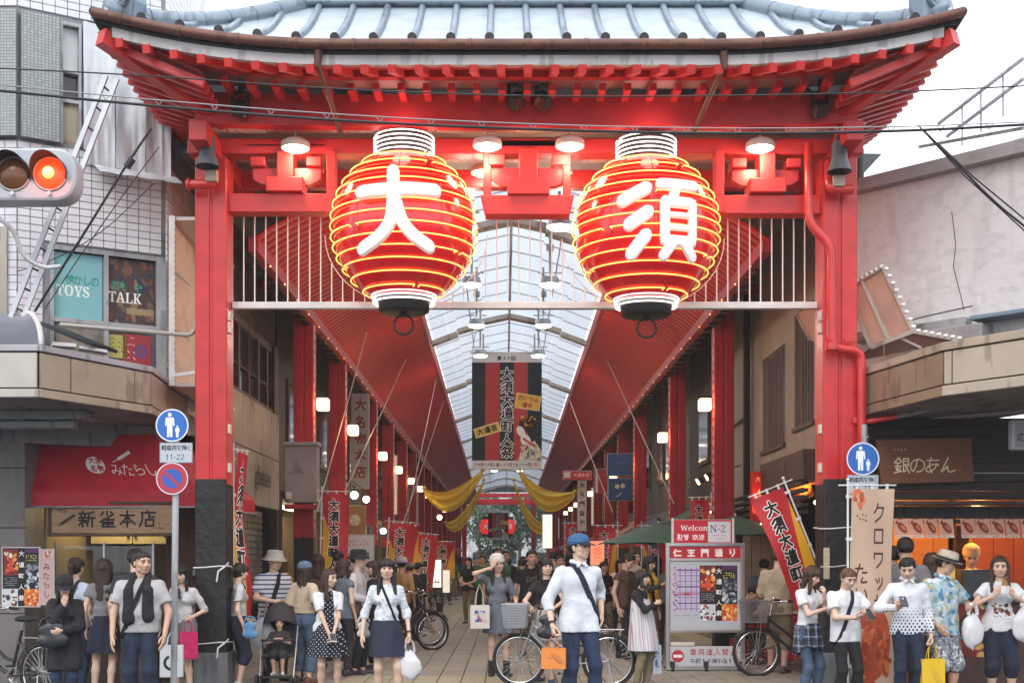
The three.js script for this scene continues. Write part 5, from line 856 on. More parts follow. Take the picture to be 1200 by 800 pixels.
// building behind the right column: beige render, two windows, downpipes, dark shop below
{
const t = thing('beige_building', 'beige rendered building right of the arcade with barred windows and black downpipes', 'building');
const x = X_R;
const s = new THREE.Shape([[16.65, 2.9], [23.4, 2.9], [23.4, 8.5], [16.65, 8.5]].map((q) => new THREE.Vector2(...q)));
const wins = [[17.4, 18.6, 3.5, 5.2], [19.2, 20.9, 3.35, 4.9]];
for (const [a, b, c, d] of wins) s.holes.push(new THREE.Path([[a, c], [a, d], [b, d], [b, c]].map((q) => new THREE.Vector2(...q))));
obj('wall', [new THREE.ExtrudeGeometry(s, { depth: 0.3, bevelEnabled: false }).rotateY(Math.PI / 2).translate(x, 0, 0).translate(0.0, 0, 0)], mat([0.44, 0.36, 0.29], { roughness: 0.9, map: T.plaster }), t);
for (const [a, b, c, d] of wins) { const w = obj('window', [bx(x + 0.1, x + 0.16, c, d, a, a + 0.06), bx(x + 0.1, x + 0.16, c, d, b - 0.06, b), bx(x + 0.1, x + 0.16, d - 0.06, d, a, b), bx(x - 0.04, x + 0.16, c - 0.06, c, a - 0.04, b + 0.04), bx(x + 0.1, x + 0.15, c, d, (a + b) / 2 - 0.03, (a + b) / 2 + 0.03)], M.brownPaint, t); obj('pane', [bx(x + 0.17, x + 0.18, c, d, a, b)], M.glassDark, w); const bars = []; for (let z = a + 0.15; z < b; z += 0.17) bars.push(bx(x + 0.02, x + 0.04, c, d, z, z + 0.025)); obj('bars', bars, mat([0.22, 0.17, 0.16], { roughness: 0.5 }), w); }
obj('pilaster', [bx(x - 0.06, x + 0.02, 2.4, 8, 22.3, 23.45)], mat([0.36, 0.31, 0.26], { roughness: 0.9, map: T.plaster }), t);
obj('downpipe', [cyl(V(x - 0.09, 2.3, -21.8), V(x - 0.09, 8, -21.8), 0.06, 0.06, 8), cyl(V(x - 0.12, 2.3, -23.6), V(x - 0.12, 8, -23.6), 0.07, 0.07, 8), beam(V(x - 0.1, 4.05, -21.8), V(x - 0.1, 4.0, -23.6), 0.03, 0.03)], M.dark, t);
obj('shop_header', [bx(x - 0.35, x + 0.1, 2.62, 3.02, 16.6, 19.4, 0.01)], M.brownPaint, t); for (let i = 0; i < 5; i++) obj('louvre', [beam(V(x - 0.3, 2.58 - i * 0.1, -16.7), V(x - 0.3, 2.58 - i * 0.1, -22.5), 0.1, 0.05)], M.darkWood, t);
obj('shop_interior', [bx(x + 1.6, x + 1.7, 0, 2.9, 16.6, 23.4), bx(x, x + 1.7, 2.85, 2.9, 16.6, 23.4), bx(x, x + 1.6, 0, 2.9, 23.3, 23.4)], M.darkWood, t);
obj('door_panel', [0, 1, 2, 3, 4].map((i) => bx(x + 0.1, x + 0.14, 0, 2.1, 19.0 + i * 0.85, 19.75 + i * 0.85)), mat([0.3, 0.24, 0.18], { roughness: 0.6, map: T.wood }), t);
const r = thing('red_lit_sign', 'red square sign with brushed white character, lit from below, right of the arcade', 'shop sign', P(892, 582, 19.4).toArray(), 0.35);
obj('board', [cb(0, 0, 0, 0.36, 0.78, 0.08, 0.01)], mat([0.45, 0.02, 0.02], { roughness: 0.5 }), r); obj('writing', [card(0.34, 0.76).translate(0, 0, 0.043)], print(128, 286, (g, W, H) => { fill(g, '#b01c1c', 0, 0, W, H); text(g, '大', 14, 20, 40, '#f6e4b0', 0.1); text(g, '船', 22, 100, 88, '#f6e4b0', 0.12); }), r, { keepUV: true });
obj('lamp', [cyl(V(-0.1, -0.46, 0.2), V(-0.1, -0.4, 0.2), 0.04, 0.02)], glow([1, 0.6, 0.25], 8), r); { const l = new THREE.SpotLight(0xffa050, 5, 0, 0.8, 0.6); l.name = 'sign_light'; l.position.set(-0.1, -0.38, 0.24); l.target.position.set(0, 0.3, 0.0); r.add(l, l.target); l.castShadow = true; }
const w = thing('wooden_hanging_sign', 'brown tilted wooden sign lit by an orange lamp, above the festival flag', 'shop sign', P(935, 562, 17.8).toArray(), 0.3); w.rotation.z = 0.35;
obj('board', [cb(0, 0, 0, 0.36, 0.62, 0.05, 0.02)], mat([0.28, 0.14, 0.07], { roughness: 0.6, map: T.wood }), w); obj('lamp', [cyl(V(0.12, -0.42, 0.15), V(0.08, -0.36, 0.13), 0.045, 0.03)], glow([1, 0.55, 0.2], 6), w); { const l = new THREE.SpotLight(0xff9a48, 4, 0, 0.8, 0.6); l.name = 'sign_light'; l.position.set(0.07, -0.32, 0.17); l.target.position.set(0, 0.2, 0); w.add(l, l.target); l.castShadow = true; }
}
// ---------------------------------------------------------------- shops further along the arcade
{
const wallC = [[0.09, 0.08, 0.08], [0.2, 0.17, 0.15], [0.12, 0.12, 0.13], [0.26, 0.22, 0.19], [0.07, 0.065, 0.07]], signC = ['#c8c4bc', '#8e1f24', '#d8a83a', '#264a78', '#e4e0d6', '#7a1c1e', '#3a5a3c'], words = ['大店', '名物', '町人', '新本', '門前', '金', '祭', '銀', '車', '土道', '中月', '芸'];
let id = 0;
for (const s of [-1, 1]) {
let d = s < 0 ? 22.85 : 23.45, n = 0; const X = s < 0 ? X_L : X_R;
while (d < 97) {
const L = rr(5, 7.5) * (d > 60 ? 1.5 : 1), ord = ['first', 'second', 'third', 'fourth', 'fifth', 'sixth', 'seventh', 'eighth', 'ninth', 'tenth', 'eleventh', 'twelfth', 'thirteenth', 'fourteenth'][n++], d1 = Math.min(98, d + L), k = id++, desc = ['dark timber', 'brown rendered', 'grey panelled', 'beige rendered', 'black-fronted'][k % 5];
const t = thing('arcade_shop', `${desc} shop with ${['red', 'green', 'tan', 'crimson', 'dark blue'][(k * 3 + 1) % 5]} awning, the ${ord} arcade shop on the ${s < 0 ? 'left' : 'right'} side`, 'shop');
const B = (x0, x1, y0, y1, a, b, r) => s < 0 ? bx(X - x1, X - x0, y0, y1, a, b, r) : bx(X + x0, X + x1, y0, y1, a, b, r);   // x0 outwards-in
obj('wall', [B(0, 2.5, 2.7, 8.2, d + 0.02, d1 - 0.02), B(-0.02, 0.4, 0, 2.7, d + 0.02, d + 0.35), B(1.8, 2.5, 0, 2.7, d + 0.02, d1 - 0.02)], mat(wallC[k % 5], { roughness: 0.8, map: T.grime }), t);
for (let q = d + 0.8; q < d1 - 1.2; q += 1.9) { const w = obj('window', [B(-0.05, 0.0, 3.6, 5.0, q, q + 1.3, 0)], M.brownPaint, t); obj('pane', [B(-0.062, -0.052, 3.68, 4.92, q + 0.08, q + 1.22)], M.glassDark, w); }
obj('awning', [quadSheet((u, v) => V(X - s * lerp(0.85, 0.02, v), lerp(2.35, 2.85, v), -lerp(d + 0.3, d1 - 0.2, u)), 6, 3), quadSheet((u, v) => V(X - s * 0.85, lerp(2.15, 2.35, v), -lerp(d + 0.3, d1 - 0.2, u)), 6, 1)], mat([[0.4, 0.02, 0.03], [0.05, 0.12, 0.07], [0.45, 0.35, 0.2], [0.38, 0.03, 0.03], [0.1, 0.1, 0.14]][(k * 3 + 1) % 5], { roughness: 0.8 }), t);
obj('shop_shelf', [B(0.5, 1.2, 0, 0.85, d + 0.5, d1 - 0.5), B(1.2, 1.7, 0.85, 1.5, d + 0.5, d1 - 0.5)], mat([0.2, 0.13, 0.09], { roughness: 0.7, map: T.wood }), t);
const goods = []; for (let q = d + 0.6; q < d1 - 0.6; q += 0.35) goods.push(B(0.55, 0.8, 0.86, 0.86 + rr(0.12, 0.4), q, q + 0.26, 0.02));
obj('goods', goods, mat([[0.5, 0.3, 0.12], [0.4, 0.1, 0.1], [0.5, 0.48, 0.42]][k % 3], { roughness: 0.7, map: T.grime }), t, { kind: 'stuff' });
obj('ceiling_light', [B(0.3, 0.5, 2.6, 2.64, d + 0.8, d1 - 0.8)], glow([1, 0.8, 0.5], 3), t);
if (d < 48) { const l = new THREE.PointLight(0xffcf90, 4.5); l.name = 'shop_light'; l.position.set(X + s * 0.4, 2.45, -(d + d1) / 2); l.shadow.radius = 8; l.castShadow = true; scene.add(l); }
// projecting upright sign
const c = signC[k % 7], wd = words[k % 12], tall = rr(1.3, 2.0), q = d + rr(1.4, L - 1.5);
if (d > 34) { const sg = thing('upright_shop_sign', `${['pale', 'dark red', 'yellow', 'blue', 'white', 'brown-red', 'green'][k % 7]} upright sign projecting from the ${ord} arcade shop on the ${s < 0 ? 'left' : 'right'} side`, 'shop sign', [X - s * 0.42, 3.0 + tall / 2, -q]);
obj('box', [cb(0, 0, 0, 0.5, tall, 0.16, 0.02)], mat([0.3, 0.3, 0.3], { roughness: 0.5 }), sg); obj('writing', [card(0.46, tall - 0.06).translate(0, 0, 0.083)], print(64, 200, (g, W, H) => { fill(g, c, 0, 0, W, H); text(g, wd, 10, 20, 44, k % 7 === 0 || k % 7 === 4 || k % 7 === 2 ? '#7a1a1c' : '#f0e6d8', 0.13, 'v', 1.5); }, k % 4 === 2 ? { emissive: new THREE.Color(1, 0.9, 0.7), emissiveIntensity: 0.25 } : {}), sg, { keepUV: true }); }
d = d1;
}
}
// signs that can be picked out in the picture
const sign = (name, label, px0, px1, py0, py1, d, tex, thick = 0.1, turn = 0) => { const t = thing(name, label, 'shop sign', P((px0 + px1) / 2, (py0 + py1) / 2, d).toArray(), turn), w = PX(px1, d) - PX(px0, d), h = PY(py0, d) - PY(py1, d); obj('box', [cb(0, 0, 0, w + 0.03, h + 0.03, thick, 0.015)], M.galv, t); obj('writing', [card(w, h).translate(0, 0, thick / 2 + 0.003)], tex, t, { keepUV: true }); return t; };
sign('upright_shop_sign', 'tall pale upright sign with dark red characters left of the left soffit', 412, 432, 462, 572, 27.5, print(80, 420, (g, W, H) => { fill(g, '#8d8484', 0, 0, W, H); text(g, '大名物本店', 14, 20, 54, '#6a1a20', 0.14, 'v', 1.4); }));
sign('lit_white_sign', 'glowing white upright sign right of the far banner', 636, 647, 603, 642, 46, print(64, 220, (g, W, H) => { fill(g, '#fff4d8', 0, 0, W, H); text(g, '大人銀', 12, 16, 40, '#8a6a30', 0.09, 'v', 1.6); }, { emissive: new THREE.Color(1, 0.9, 0.62), emissiveIntensity: 0.9 }));
sign('upright_shop_sign', 'white upright sign with black characters under a red band on the right', 677, 687, 563, 622, 35, print(64, 380, (g, W, H) => { fill(g, '#b9b6b2', 0, 0, W, H); text(g, '大月門金や', 12, 16, 40, '#1c1a1a', 0.14, 'v', 1.75); }));
sign('red_band_sign', 'horizontal red sign band above the white upright sign on the right', 660, 693, 552, 562, 34.6, print(256, 76, (g, W, H) => { fill(g, '#a8242c', 0, 0, W, H); fill(g, '#c9c4c0', 6, 10, 60, 50); text(g, '大須本店', 90, 18, 36, '#e8c8c4', 0.1); }));
sign('blue_shop_sign', 'upper dark blue hanging sign on the right side of the arcade', 712, 741, 532, 557, 29, print(128, 110, (g, W, H) => { fill(g, '#1d4a7e', 0, 0, W, H); scribble(g, 18, 40, 92, 26, '#3a76b4', 1, 7); }));
sign('blue_shop_sign', 'lower dark blue hanging sign with pale round marks on the right', 713, 741, 561, 586, 29, print(128, 110, (g, W, H) => { fill(g, '#1a3f74', 0, 0, W, H); g.fillStyle = '#c8c4a0'; g.beginPath(); g.arc(46, 40, 12, 0, 7); g.arc(76, 36, 12, 0, 7); g.fill(); g.strokeStyle = '#a8c4d8'; g.lineWidth = 5; g.beginPath(); g.arc(40, 60, 30, 0.3, 1.6); g.stroke(); }));
sign('red_round_sign', 'red rounded sign left of the blue hanging signs', 698, 713, 550, 577, 30, print(64, 110, (g, W, H) => { fill(g, '#b0202c', 0, 0, W, H); fill(g, '#d8d0cc', 0, 0, 10, H); }));
sign('glowing_red_sign', 'small glowing orange-red sign with character 香 beside the man in the blue cap', 692, 708, 634, 662, 26, print(64, 100, (g, W, H) => { fill(g, '#f0a080', 0, 0, W, H); text(g, '香', 8, 24, 48, '#c01810', 0.14); }, { emissive: new THREE.Color(1, 0.3, 0.16), emissiveIntensity: 0.5 }));
sign('white_notice_board', 'white notice board with red burst and green print on the left pavement', 391, 438, 627, 680, 22, print(256, 290, (g, W, H) => { fill(g, '#cfd0d2', 0, 0, W, H); g.fillStyle = '#d0283c'; g.beginPath(); for (let i = 0; i < 20; i++) { const a = i * Math.PI / 10, r = i % 2 ? 24 : 38; g.lineTo(50 + Math.cos(a) * r, 50 + Math.sin(a) * r * 0.8); } g.fill(); scribble(g, 100, 26, 140, 50, '#d86a84', 2, 7); text(g, '金本中', 40, 100, 58, '#3a8a5a', 0.18, 'h', 1.15); scribble(g, 40, 190, 170, 60, '#556', 3, 5); }), 0.05);
sign('orange_poster', 'orange poster with a pale round picture on the left side', 403, 428, 593, 626, 23.5, print(128, 170, (g, W, H) => { fill(g, '#a8793a', 0, 0, W, H); g.fillStyle = '#d8cfae'; g.beginPath(); g.arc(66, 84, 34, 0, 7); g.fill(); blotches(g, 40, 60, 50, 48, ['#b8a070', '#e8e0c8'], 12, 8); scribble(g, 20, 130, 88, 24, '#7a3a24', 2, 5); }), 0.03);
sign('lit_menu_board', 'glowing white menu board standing on the left far along', 506, 517, 656, 688, 33, print(64, 160, (g, W, H) => { fill(g, '#fdf6e0', 0, 0, W, H); scribble(g, 8, 20, 48, 120, '#b0a080', 7, 3); }, { emissive: new THREE.Color(1, 0.95, 0.8), emissiveIntensity: 0.7 }), 0.08);
sign('lit_menu_board', 'smaller glowing menu board beside the tall one on the left far along', 519, 527, 668, 694, 34, print(64, 160, (g, W, H) => { fill(g, '#f4ecd8', 0, 0, W, H); scribble(g, 8, 20, 48, 120, '#907a5a', 6, 4); }, { emissive: new THREE.Color(1, 0.95, 0.8), emissiveIntensity: 0.4 }), 0.08);
sign('black_menu_board', 'black sandwich board with white cup drawings beside parked bicycles', 484, 500, 672, 704, 25, print(96, 170, (g, W, H) => { fill(g, '#1c1a1a', 0, 0, W, H); g.fillStyle = '#c8bfa8'; g.beginPath(); g.ellipse(50, 34, 26, 22, 0.2, 0, 7); g.fill(); g.beginPath(); g.ellipse(44, 86, 26, 18, -0.5, 0, 7); g.fill(); g.beginPath(); g.ellipse(40, 134, 22, 18, 0, 0, 7); g.fill(); }), 0.06);
// grey cabinet on the nearest left arcade column
const t = thing('grey_cabinet', 'grey electrical cabinet mounted on the nearest left arcade column', 'cabinet', P(354, 556, 20.7).toArray());
obj('box', [cb(0, 0, 0, 0.54, 0.95, 0.3, 0.02)], mat([0.4, 0.35, 0.33], { roughness: 0.5, map: T.grime }), t); obj('lid', [cb(0, 0.5, 0.01, 0.6, 0.06, 0.36, 0.015)], M.trimGrey, t); obj('socket', [cb(-0.2, -0.36, 0.17, 0.1, 0.12, 0.06, 0.02)], M.creamLight, t); obj('bracket', [cb(0, -0.54, 0, 0.56, 0.08, 0.26, 0.01)], M.arcRed, t);
for (const [x, y, d, w] of [[429, 585, 27, 'left'], [415, 580, 24, 'left, nearer'], [515, 606, 38, 'left, by the yellow drape'], [449, 622, 30, 'left, low among the flags']]) { const b = thing('bare_bulb', 'glowing bare bulb over the shops on the ' + w, 'bulb', P(x, y, d).toArray()); obj('bulb', [new THREE.SphereGeometry(0.075, 12, 8)], glow([1, 0.85, 0.6], 9), b); obj('socket', [cyl(V(0, 0.06, 0), V(0, 0.18, 0), 0.03, 0.03)], M.dark, b); obj('cable', [sweep([V(0, 0.17, 0), V(-0.3, 0.4, 0), V(-0.9, 0.5, 0)], 0.008, 4)], M.wire, b); const l = new THREE.PointLight(0xffd8a0, 0.8); l.name = 'bulb_light'; l.position.set(0, -0.1, 0.1); l.shadow.radius = 3; l.castShadow = true; b.add(l); }
for (const [x, y, r] of [[826, 563, 0.3], [836, 558, 0.3]]) { const b = thing('spot_lamp', x < 830 ? 'left of two orange spot lamps by the nearest right arcade column' : 'right of two orange spot lamps by the nearest right arcade column', 'spot lamp', P(x, y, 22).toArray()); obj('can', [cyl(V(0, 0.05, 0), V(-0.12, -0.02, 0.02), 0.05, 0.07)], M.black, b); obj('lens', [cyl(V(-0.115, -0.018, 0.02), V(-0.13, -0.026, 0.022), 0.06, 0.06)], glow([1, 0.6, 0.3], 5), b); obj('arm', [beam(V(0, 0.05, 0), V(0.5, 0.2, 0), 0.02, 0.02)], M.black, b); }
}
// ---------------------------------------------------------------- street furniture
const signBlue = '#1c64b8';
function pedSign(g, W) {   // white rim, blue disc, adult and child
g.clearRect(0, 0, W, W); const a = W / 128;
g.fillStyle = '#dfe6ee'; g.beginPath(); g.arc(64 * a, 64 * a, 63 * a, 0, 7); g.fill(); g.fillStyle = signBlue; g.beginPath(); g.arc(64 * a, 64 * a, 58 * a, 0, 7); g.fill();
g.fillStyle = g.strokeStyle = '#eef2f6'; g.lineCap = g.lineJoin = 'round';
const man = (x, y, s) => { g.beginPath(); g.arc(x, y, 7 * s, 0, 7); g.fill(); g.lineWidth = 5 * s; g.beginPath(); g.moveTo(x - 13 * s, y + 13 * s); g.lineTo(x - 15 * s, y + 40 * s); g.moveTo(x + 13 * s, y + 13 * s); g.lineTo(x + 16 * s, y + 40 * s); g.stroke(); g.beginPath(); g.moveTo(x - 13 * s, y + 10 * s); g.lineTo(x + 13 * s, y + 10 * s); g.lineTo(x + 10 * s, y + 46 * s); g.lineTo(x + 10 * s, y + 84 * s); g.lineTo(x + 1 * s, y + 84 * s); g.lineTo(x, y + 50 * s); g.lineTo(x - 2 * s, y + 84 * s); g.lineTo(x - 10 * s, y + 84 * s); g.lineTo(x - 10 * s, y + 46 * s); g.fill(); };
man(55 * a, 23 * a, 1.02 * a); man(84 * a, 68 * a, 0.5 * a);
}
const discTex = (draw) => mat([1, 1, 1], { roughness: 0.35, alphaTest: 0.5, transparent: true, map: canvasTex(192, 192, draw) });
function disc(par, y, z, r, m, name) { obj(name, [new THREE.CircleGeometry(r, 40).translate(0, y, z + 0.006)], m, par, { keepUV: true }); obj('plate', [new THREE.CylinderGeometry(r - 0.004, r - 0.004, 0.008, 36).rotateX(Math.PI / 2).translate(0, y, z)], M.galv, par); }
function sideSign(label, px, d, w, extra) {
const t = thing('traffic_sign', label, 'traffic sign', [PX(px, d), 0, -d]);
obj('pole', [cyl(V(0, 0, 0), V(0.03, 3.05, 0), 0.035, 0.032, 12)], mat([0.52, 0.54, 0.57], { roughness: 0.5, map: T.grime }), t);
return t;
}
{
const d = 12.6, s = d / K, y = (py) => PY(py, d);
const t = sideSign('pole with blue pedestrian sign above a round no-parking sign, by the left gate column', 203, d);
disc(t, y(499), 0.05, 19.5 * s, discTex((g) => pedSign(g, 192)), 'pedestrian_sign');
obj('time_plate', [card(38 * s, 23 * s).translate(0.04, y(531), 0.056)], print(160, 96, (g, W, H) => { fill(g, '#9aa2ac', 0, 0, W, H); fill(g, '#b4bcc6', 4, 4, W - 8, H - 8); text(g, '軽車両を除く', 8, 10, 27, '#22262c', 0.11, 'h', 0.92); g.fillStyle = '#22262c'; g.font = '38px sans-serif'; g.fillText('11-22', 26, 82); }, { roughness: 0.4 }), t, { keepUV: true });
obj('plate', [cb(0.04, y(531), 0.05, 38.6 * s, 23.6 * s, 0.008, 0.003)], M.galv, t);
disc(t, y(561), 0.05, 19 * s, discTex((g, W) => { g.clearRect(0, 0, 192, 192); for (const [c, r] of [['#c9ccd6', 95], ['#b03040', 88], ['#2c57ae', 58]]) { g.fillStyle = c; g.beginPath(); g.arc(96, 96, r, 0, 7); g.fill(); } g.strokeStyle = '#b03040'; g.lineWidth = 17; g.beginPath(); g.moveTo(50, 56); g.lineTo(140, 140); g.stroke(); }), 'no_parking_sign');
obj('clamp', [499, 531, 561].map((q) => cb(0.015, y(q), 0.02, 0.12, 0.03, 0.05, 0.006)), M.galv, t);
}
{
const d = 13.9, s = d / K, y = (py) => PY(py, d);
const t = sideSign('pole with blue pedestrian sign and small plate beside the right gate column', 1010, d);
disc(t, y(538), 0.05, 19.5 * s, discTex((g) => pedSign(g, 192)), 'pedestrian_sign');
obj('time_plate', [card(36 * s, 22 * s).translate(0, y(568), 0.056)], print(160, 96, (g, W, H) => { fill(g, '#9aa2ac', 0, 0, W, H); fill(g, '#b4bcc6', 4, 4, W - 8, H - 8); text(g, '軽車両を除く', 8, 10, 27, '#22262c', 0.11, 'h', 0.92); g.fillStyle = '#22262c'; g.font = '38px sans-serif'; g.fillText('11-22', 26, 82); }, { roughness: 0.4 }), t, { keepUV: true });
obj('plate', [cb(0, y(568), 0.05, 36.6 * s, 22.6 * s, 0.008, 0.003)], M.galv, t); obj('clamp', [538, 568].map((q) => cb(0.0, y(q), 0.02, 0.1, 0.03, 0.05, 0.006)), M.galv, t);
}
{ // traffic signal, red lamp lit
const d = 12.3, t = thing('traffic_signal', 'horizontal traffic signal at the left edge with its red lamp lit', 'traffic light', P(18, 204, d).toArray());
const s = new THREE.Shape(), w = 0.6, h = 0.235; s.moveTo(-w + 0.14, -h); s.lineTo(w - 0.2, -h); s.quadraticCurveTo(w, -h, w, -h + 0.2); s.lineTo(w, h - 0.2); s.quadraticCurveTo(w, h, w - 0.2, h); s.lineTo(-w + 0.14, h); s.quadraticCurveTo(-w, h, -w, 0); s.quadraticCurveTo(-w, -h, -w + 0.14, -h);
obj('housing', [new THREE.ExtrudeGeometry(s, { depth: 0.2, bevelEnabled: true, bevelSize: 0.03, bevelThickness: 0.03, bevelSegments: 2 }).translate(-0.03, 0, -0.22)], mat([0.5, 0.53, 0.57], { roughness: 0.45, map: T.soft }), t);
[[-0.37, [0.02, 0.06, 0.05], 0], [-0.02, [0.13, 0.055, 0.02], 0], [0.345, [0.9, 0.2, 0.05], 1]].forEach(([x, c, on], i) => {
const vis = []; for (let k = 0; k <= 24; k++) { const a = -0.35 + k / 24 * (Math.PI + 0.7); vis.push(a); }
obj('visor', [quadSheet((u, v) => { const a = lerp(vis[0], vis[24], u), r = 0.17 + v * 0.005; return V(x + Math.cos(a) * r, Math.sin(a) * r, lerp(0, 0.22 * (0.35 + 0.65 * Math.sin(clamp(a, 0, Math.PI))), v)); }, 24, 3)], M.blackMatte, t);
obj('lens_rim', [new THREE.TorusGeometry(0.165, 0.014, 8, 32).translate(x, 0, 0.01)], M.galv, t);
const lens = new THREE.SphereGeometry(0.3, 24, 8, 0, 6.2832, 0, 0.56).rotateX(Math.PI / 2).translate(x, 0, -0.235);
obj('lens', [lens], on ? mat([0.6, 0.1, 0.03], { roughness: 0.25, emissive: new THREE.Color(1, 0.04, 0.004), emissiveIntensity: 0.85 }) : mat(c, { roughness: 0.2 }), t);
if (on) { obj('bulb', [new THREE.SphereGeometry(0.062, 12, 8).translate(x, 0.0, 0.05)], glow([1, 0.34, 0.03], 2.2), t); const l = new THREE.PointLight(0xff5a20, 0.25); l.name = 'signal_light'; l.position.set(x, -0.02, 0.16); l.shadow.radius = 5; l.castShadow = true; t.add(l); }
obj('screw', [cyl(V(x, -0.2, 0.03), V(x, -0.2, 0.05), 0.02, 0.02)], M.steel, t);
});
obj('arm', [pipe([V(-0.4, -0.26, -0.12), V(-0.22, -0.4, -0.12), V(-0.1, -0.5, -0.2), V(-0.05, -0.75, -0.3), V(0.12, -0.84, -0.4), V(0.3, -0.82, -0.4)], 0.022, 0.16, 10)], mat([0.6, 0.62, 0.65], { roughness: 0.4, map: T.soft }), t);
}
{ // lattice stay in front of the left building
const t = thing('lattice_stay', 'slanting pale steel ladder stay in front of the white tiled building', 'ladder'), d = 13.2;
const a0 = P(12, 372, d), a1 = P(124, 88, d), b0 = P(27, 372, d), b1 = P(137, 92, d), m = mat([0.58, 0.61, 0.65], { roughness: 0.45, metalness: 0.3, map: T.soft });
obj('rail', [beam(a0, a1, 0.035, 0.05)], m, t); obj('rail', [beam(b0, b1, 0.035, 0.05)], m, t);
for (let i = 0; i < 12; i++) { const u = (i + 0.5) / 12; obj('rung', [cyl(a0.clone().lerp(a1, u), b0.clone().lerp(b1, u - 0.02), 0.012, 0.012, 6)], M.dark, t); }
}
{ // arched skylight hood and low junk on the canopy roof
const t = thing('arched_hood', 'small arched plastic hood with white rim on the left canopy roof', 'hood', [0, 0, 0]), c = P(38, 405, 13.2);
const arc = (r) => { const q = []; for (let i = 0; i <= 16; i++) { const a = Math.PI * i / 16; q.push([Math.cos(a) * r * 0.62, Math.sin(a) * r]); } return q; };
obj('rim', [sweep(arc(0.35).map(([x, y]) => V(c.x - 0.06 + x * 0.8, c.y + y, c.z + x * 0.3)), 0.03, 6)], M.whitePaint, t);
obj('shell', [quadSheet((u, v) => { const a = Math.PI * u; return V(c.x - 0.06 + Math.cos(a) * 0.17 - v * 1.4, c.y + Math.sin(a) * 0.34, c.z + Math.cos(a) * 0.065 - v * 0.1); }, 16, 4)], mat([0.16, 0.17, 0.21], { roughness: 0.2, map: T.soft }), t);
const r = thing('roof_clutter', 'black board and pale strips lying on the left canopy roof', 'boards');
obj('black_board', [beam(P(58, 382, 14.2), P(122, 408, 14.0), 0.5, 0.04)], M.black, r); obj('pale_strip', [beam(P(60, 404, 13.7), P(88, 406, 13.8), 0.2, 0.04), beam(P(92, 408, 13.9), P(125, 413, 14.0), 0.2, 0.03)], M.whitePaint, r);
}
// wires across the front of the gate and down the sides
const wire = (label, pts, r, extra) => tag(obj('overhead_wire', [sweep(new THREE.CatmullRomCurve3(pts).getPoints(pts.length * 8), r, 5), ...(extra || [])], M.wire), label, 'wire');
wire('thin overhead wire, uppermost of those crossing in front of the gate', [P(-60, 77, 11.5), P(160, 88, 11.5), P(400, 104, 11.5), P(620, 112, 11.5), P(840, 112, 11.5), P(1060, 107, 11.5), P(1270, 97, 11.5)], 0.007);
wire('thick black overhead cable crossing in front of the gate', [P(-60, 100, 11.2), P(160, 122, 11.2), P(400, 141, 11.2), P(620, 151, 11.2), P(840, 156, 11.2), P(1060, 153, 11.2), P(1270, 142, 11.2)], 0.013);
{
const pts = [P(-60, 93, 11.2), P(160, 115, 11.2), P(400, 134, 11.2), P(620, 145, 11.2), P(840, 150, 11.2), P(1060, 148, 11.2), P(1270, 140, 11.2)], c = new THREE.CatmullRomCurve3(pts), ties = [];
for (let i = 1; i < 22; i++) { const p = c.getPoint(i / 22); ties.push(sweep([p, p.clone().add(V(0.02, -0.03, 0)), p.clone().add(V(0.03, -0.055, 0))], 0.004, 4), sweep([p.clone().add(V(0.07, 0, 0)), p.clone().add(V(0.03, -0.055, 0))], 0.004, 4)); }
tag(obj('messenger_wire', [sweep(c.getPoints(56), 0.006, 5), ...ties], mat([0.3, 0.3, 0.32], { roughness: 0.5 })), 'grey messenger wire with small ties running just above the thick black cable', 'wire');
}
wire('twisted cable bundle dropping to the right edge over the concrete wall', [P(1082, 152, 12), P(1124, 194, 12), P(1165, 235, 12), P(1215, 276, 12)], 0.012, [sweep([P(1076, 146, 12), P(1130, 205, 12.05), P(1215, 283, 12.05)], 0.007, 5), sweep([P(1100, 168, 12), P(1140, 206, 11.98), P(1215, 268, 11.98)], 0.008, 5)]);
wire('black cable with a coupling falling along the left tiled wall', [P(177, 150, 13.4), P(150, 190, 13.4), P(100, 270, 13.4), P(40, 365, 13.4)], 0.014, [cyl(P(155, 186, 13.38), P(148, 196, 13.38), 0.04, 0.04)]);
wire('thin second cable falling along the left tiled wall', [P(186, 172, 13.5), P(150, 220, 13.5), P(90, 305, 13.5), P(52, 362, 13.5)], 0.006);
wire('thin cable sagging from the tiled wall to the lattice stay', [P(180, 215, 13.6), P(120, 270, 13.5), P(70, 300, 13.4), P(20, 318, 13.3)], 0.005);
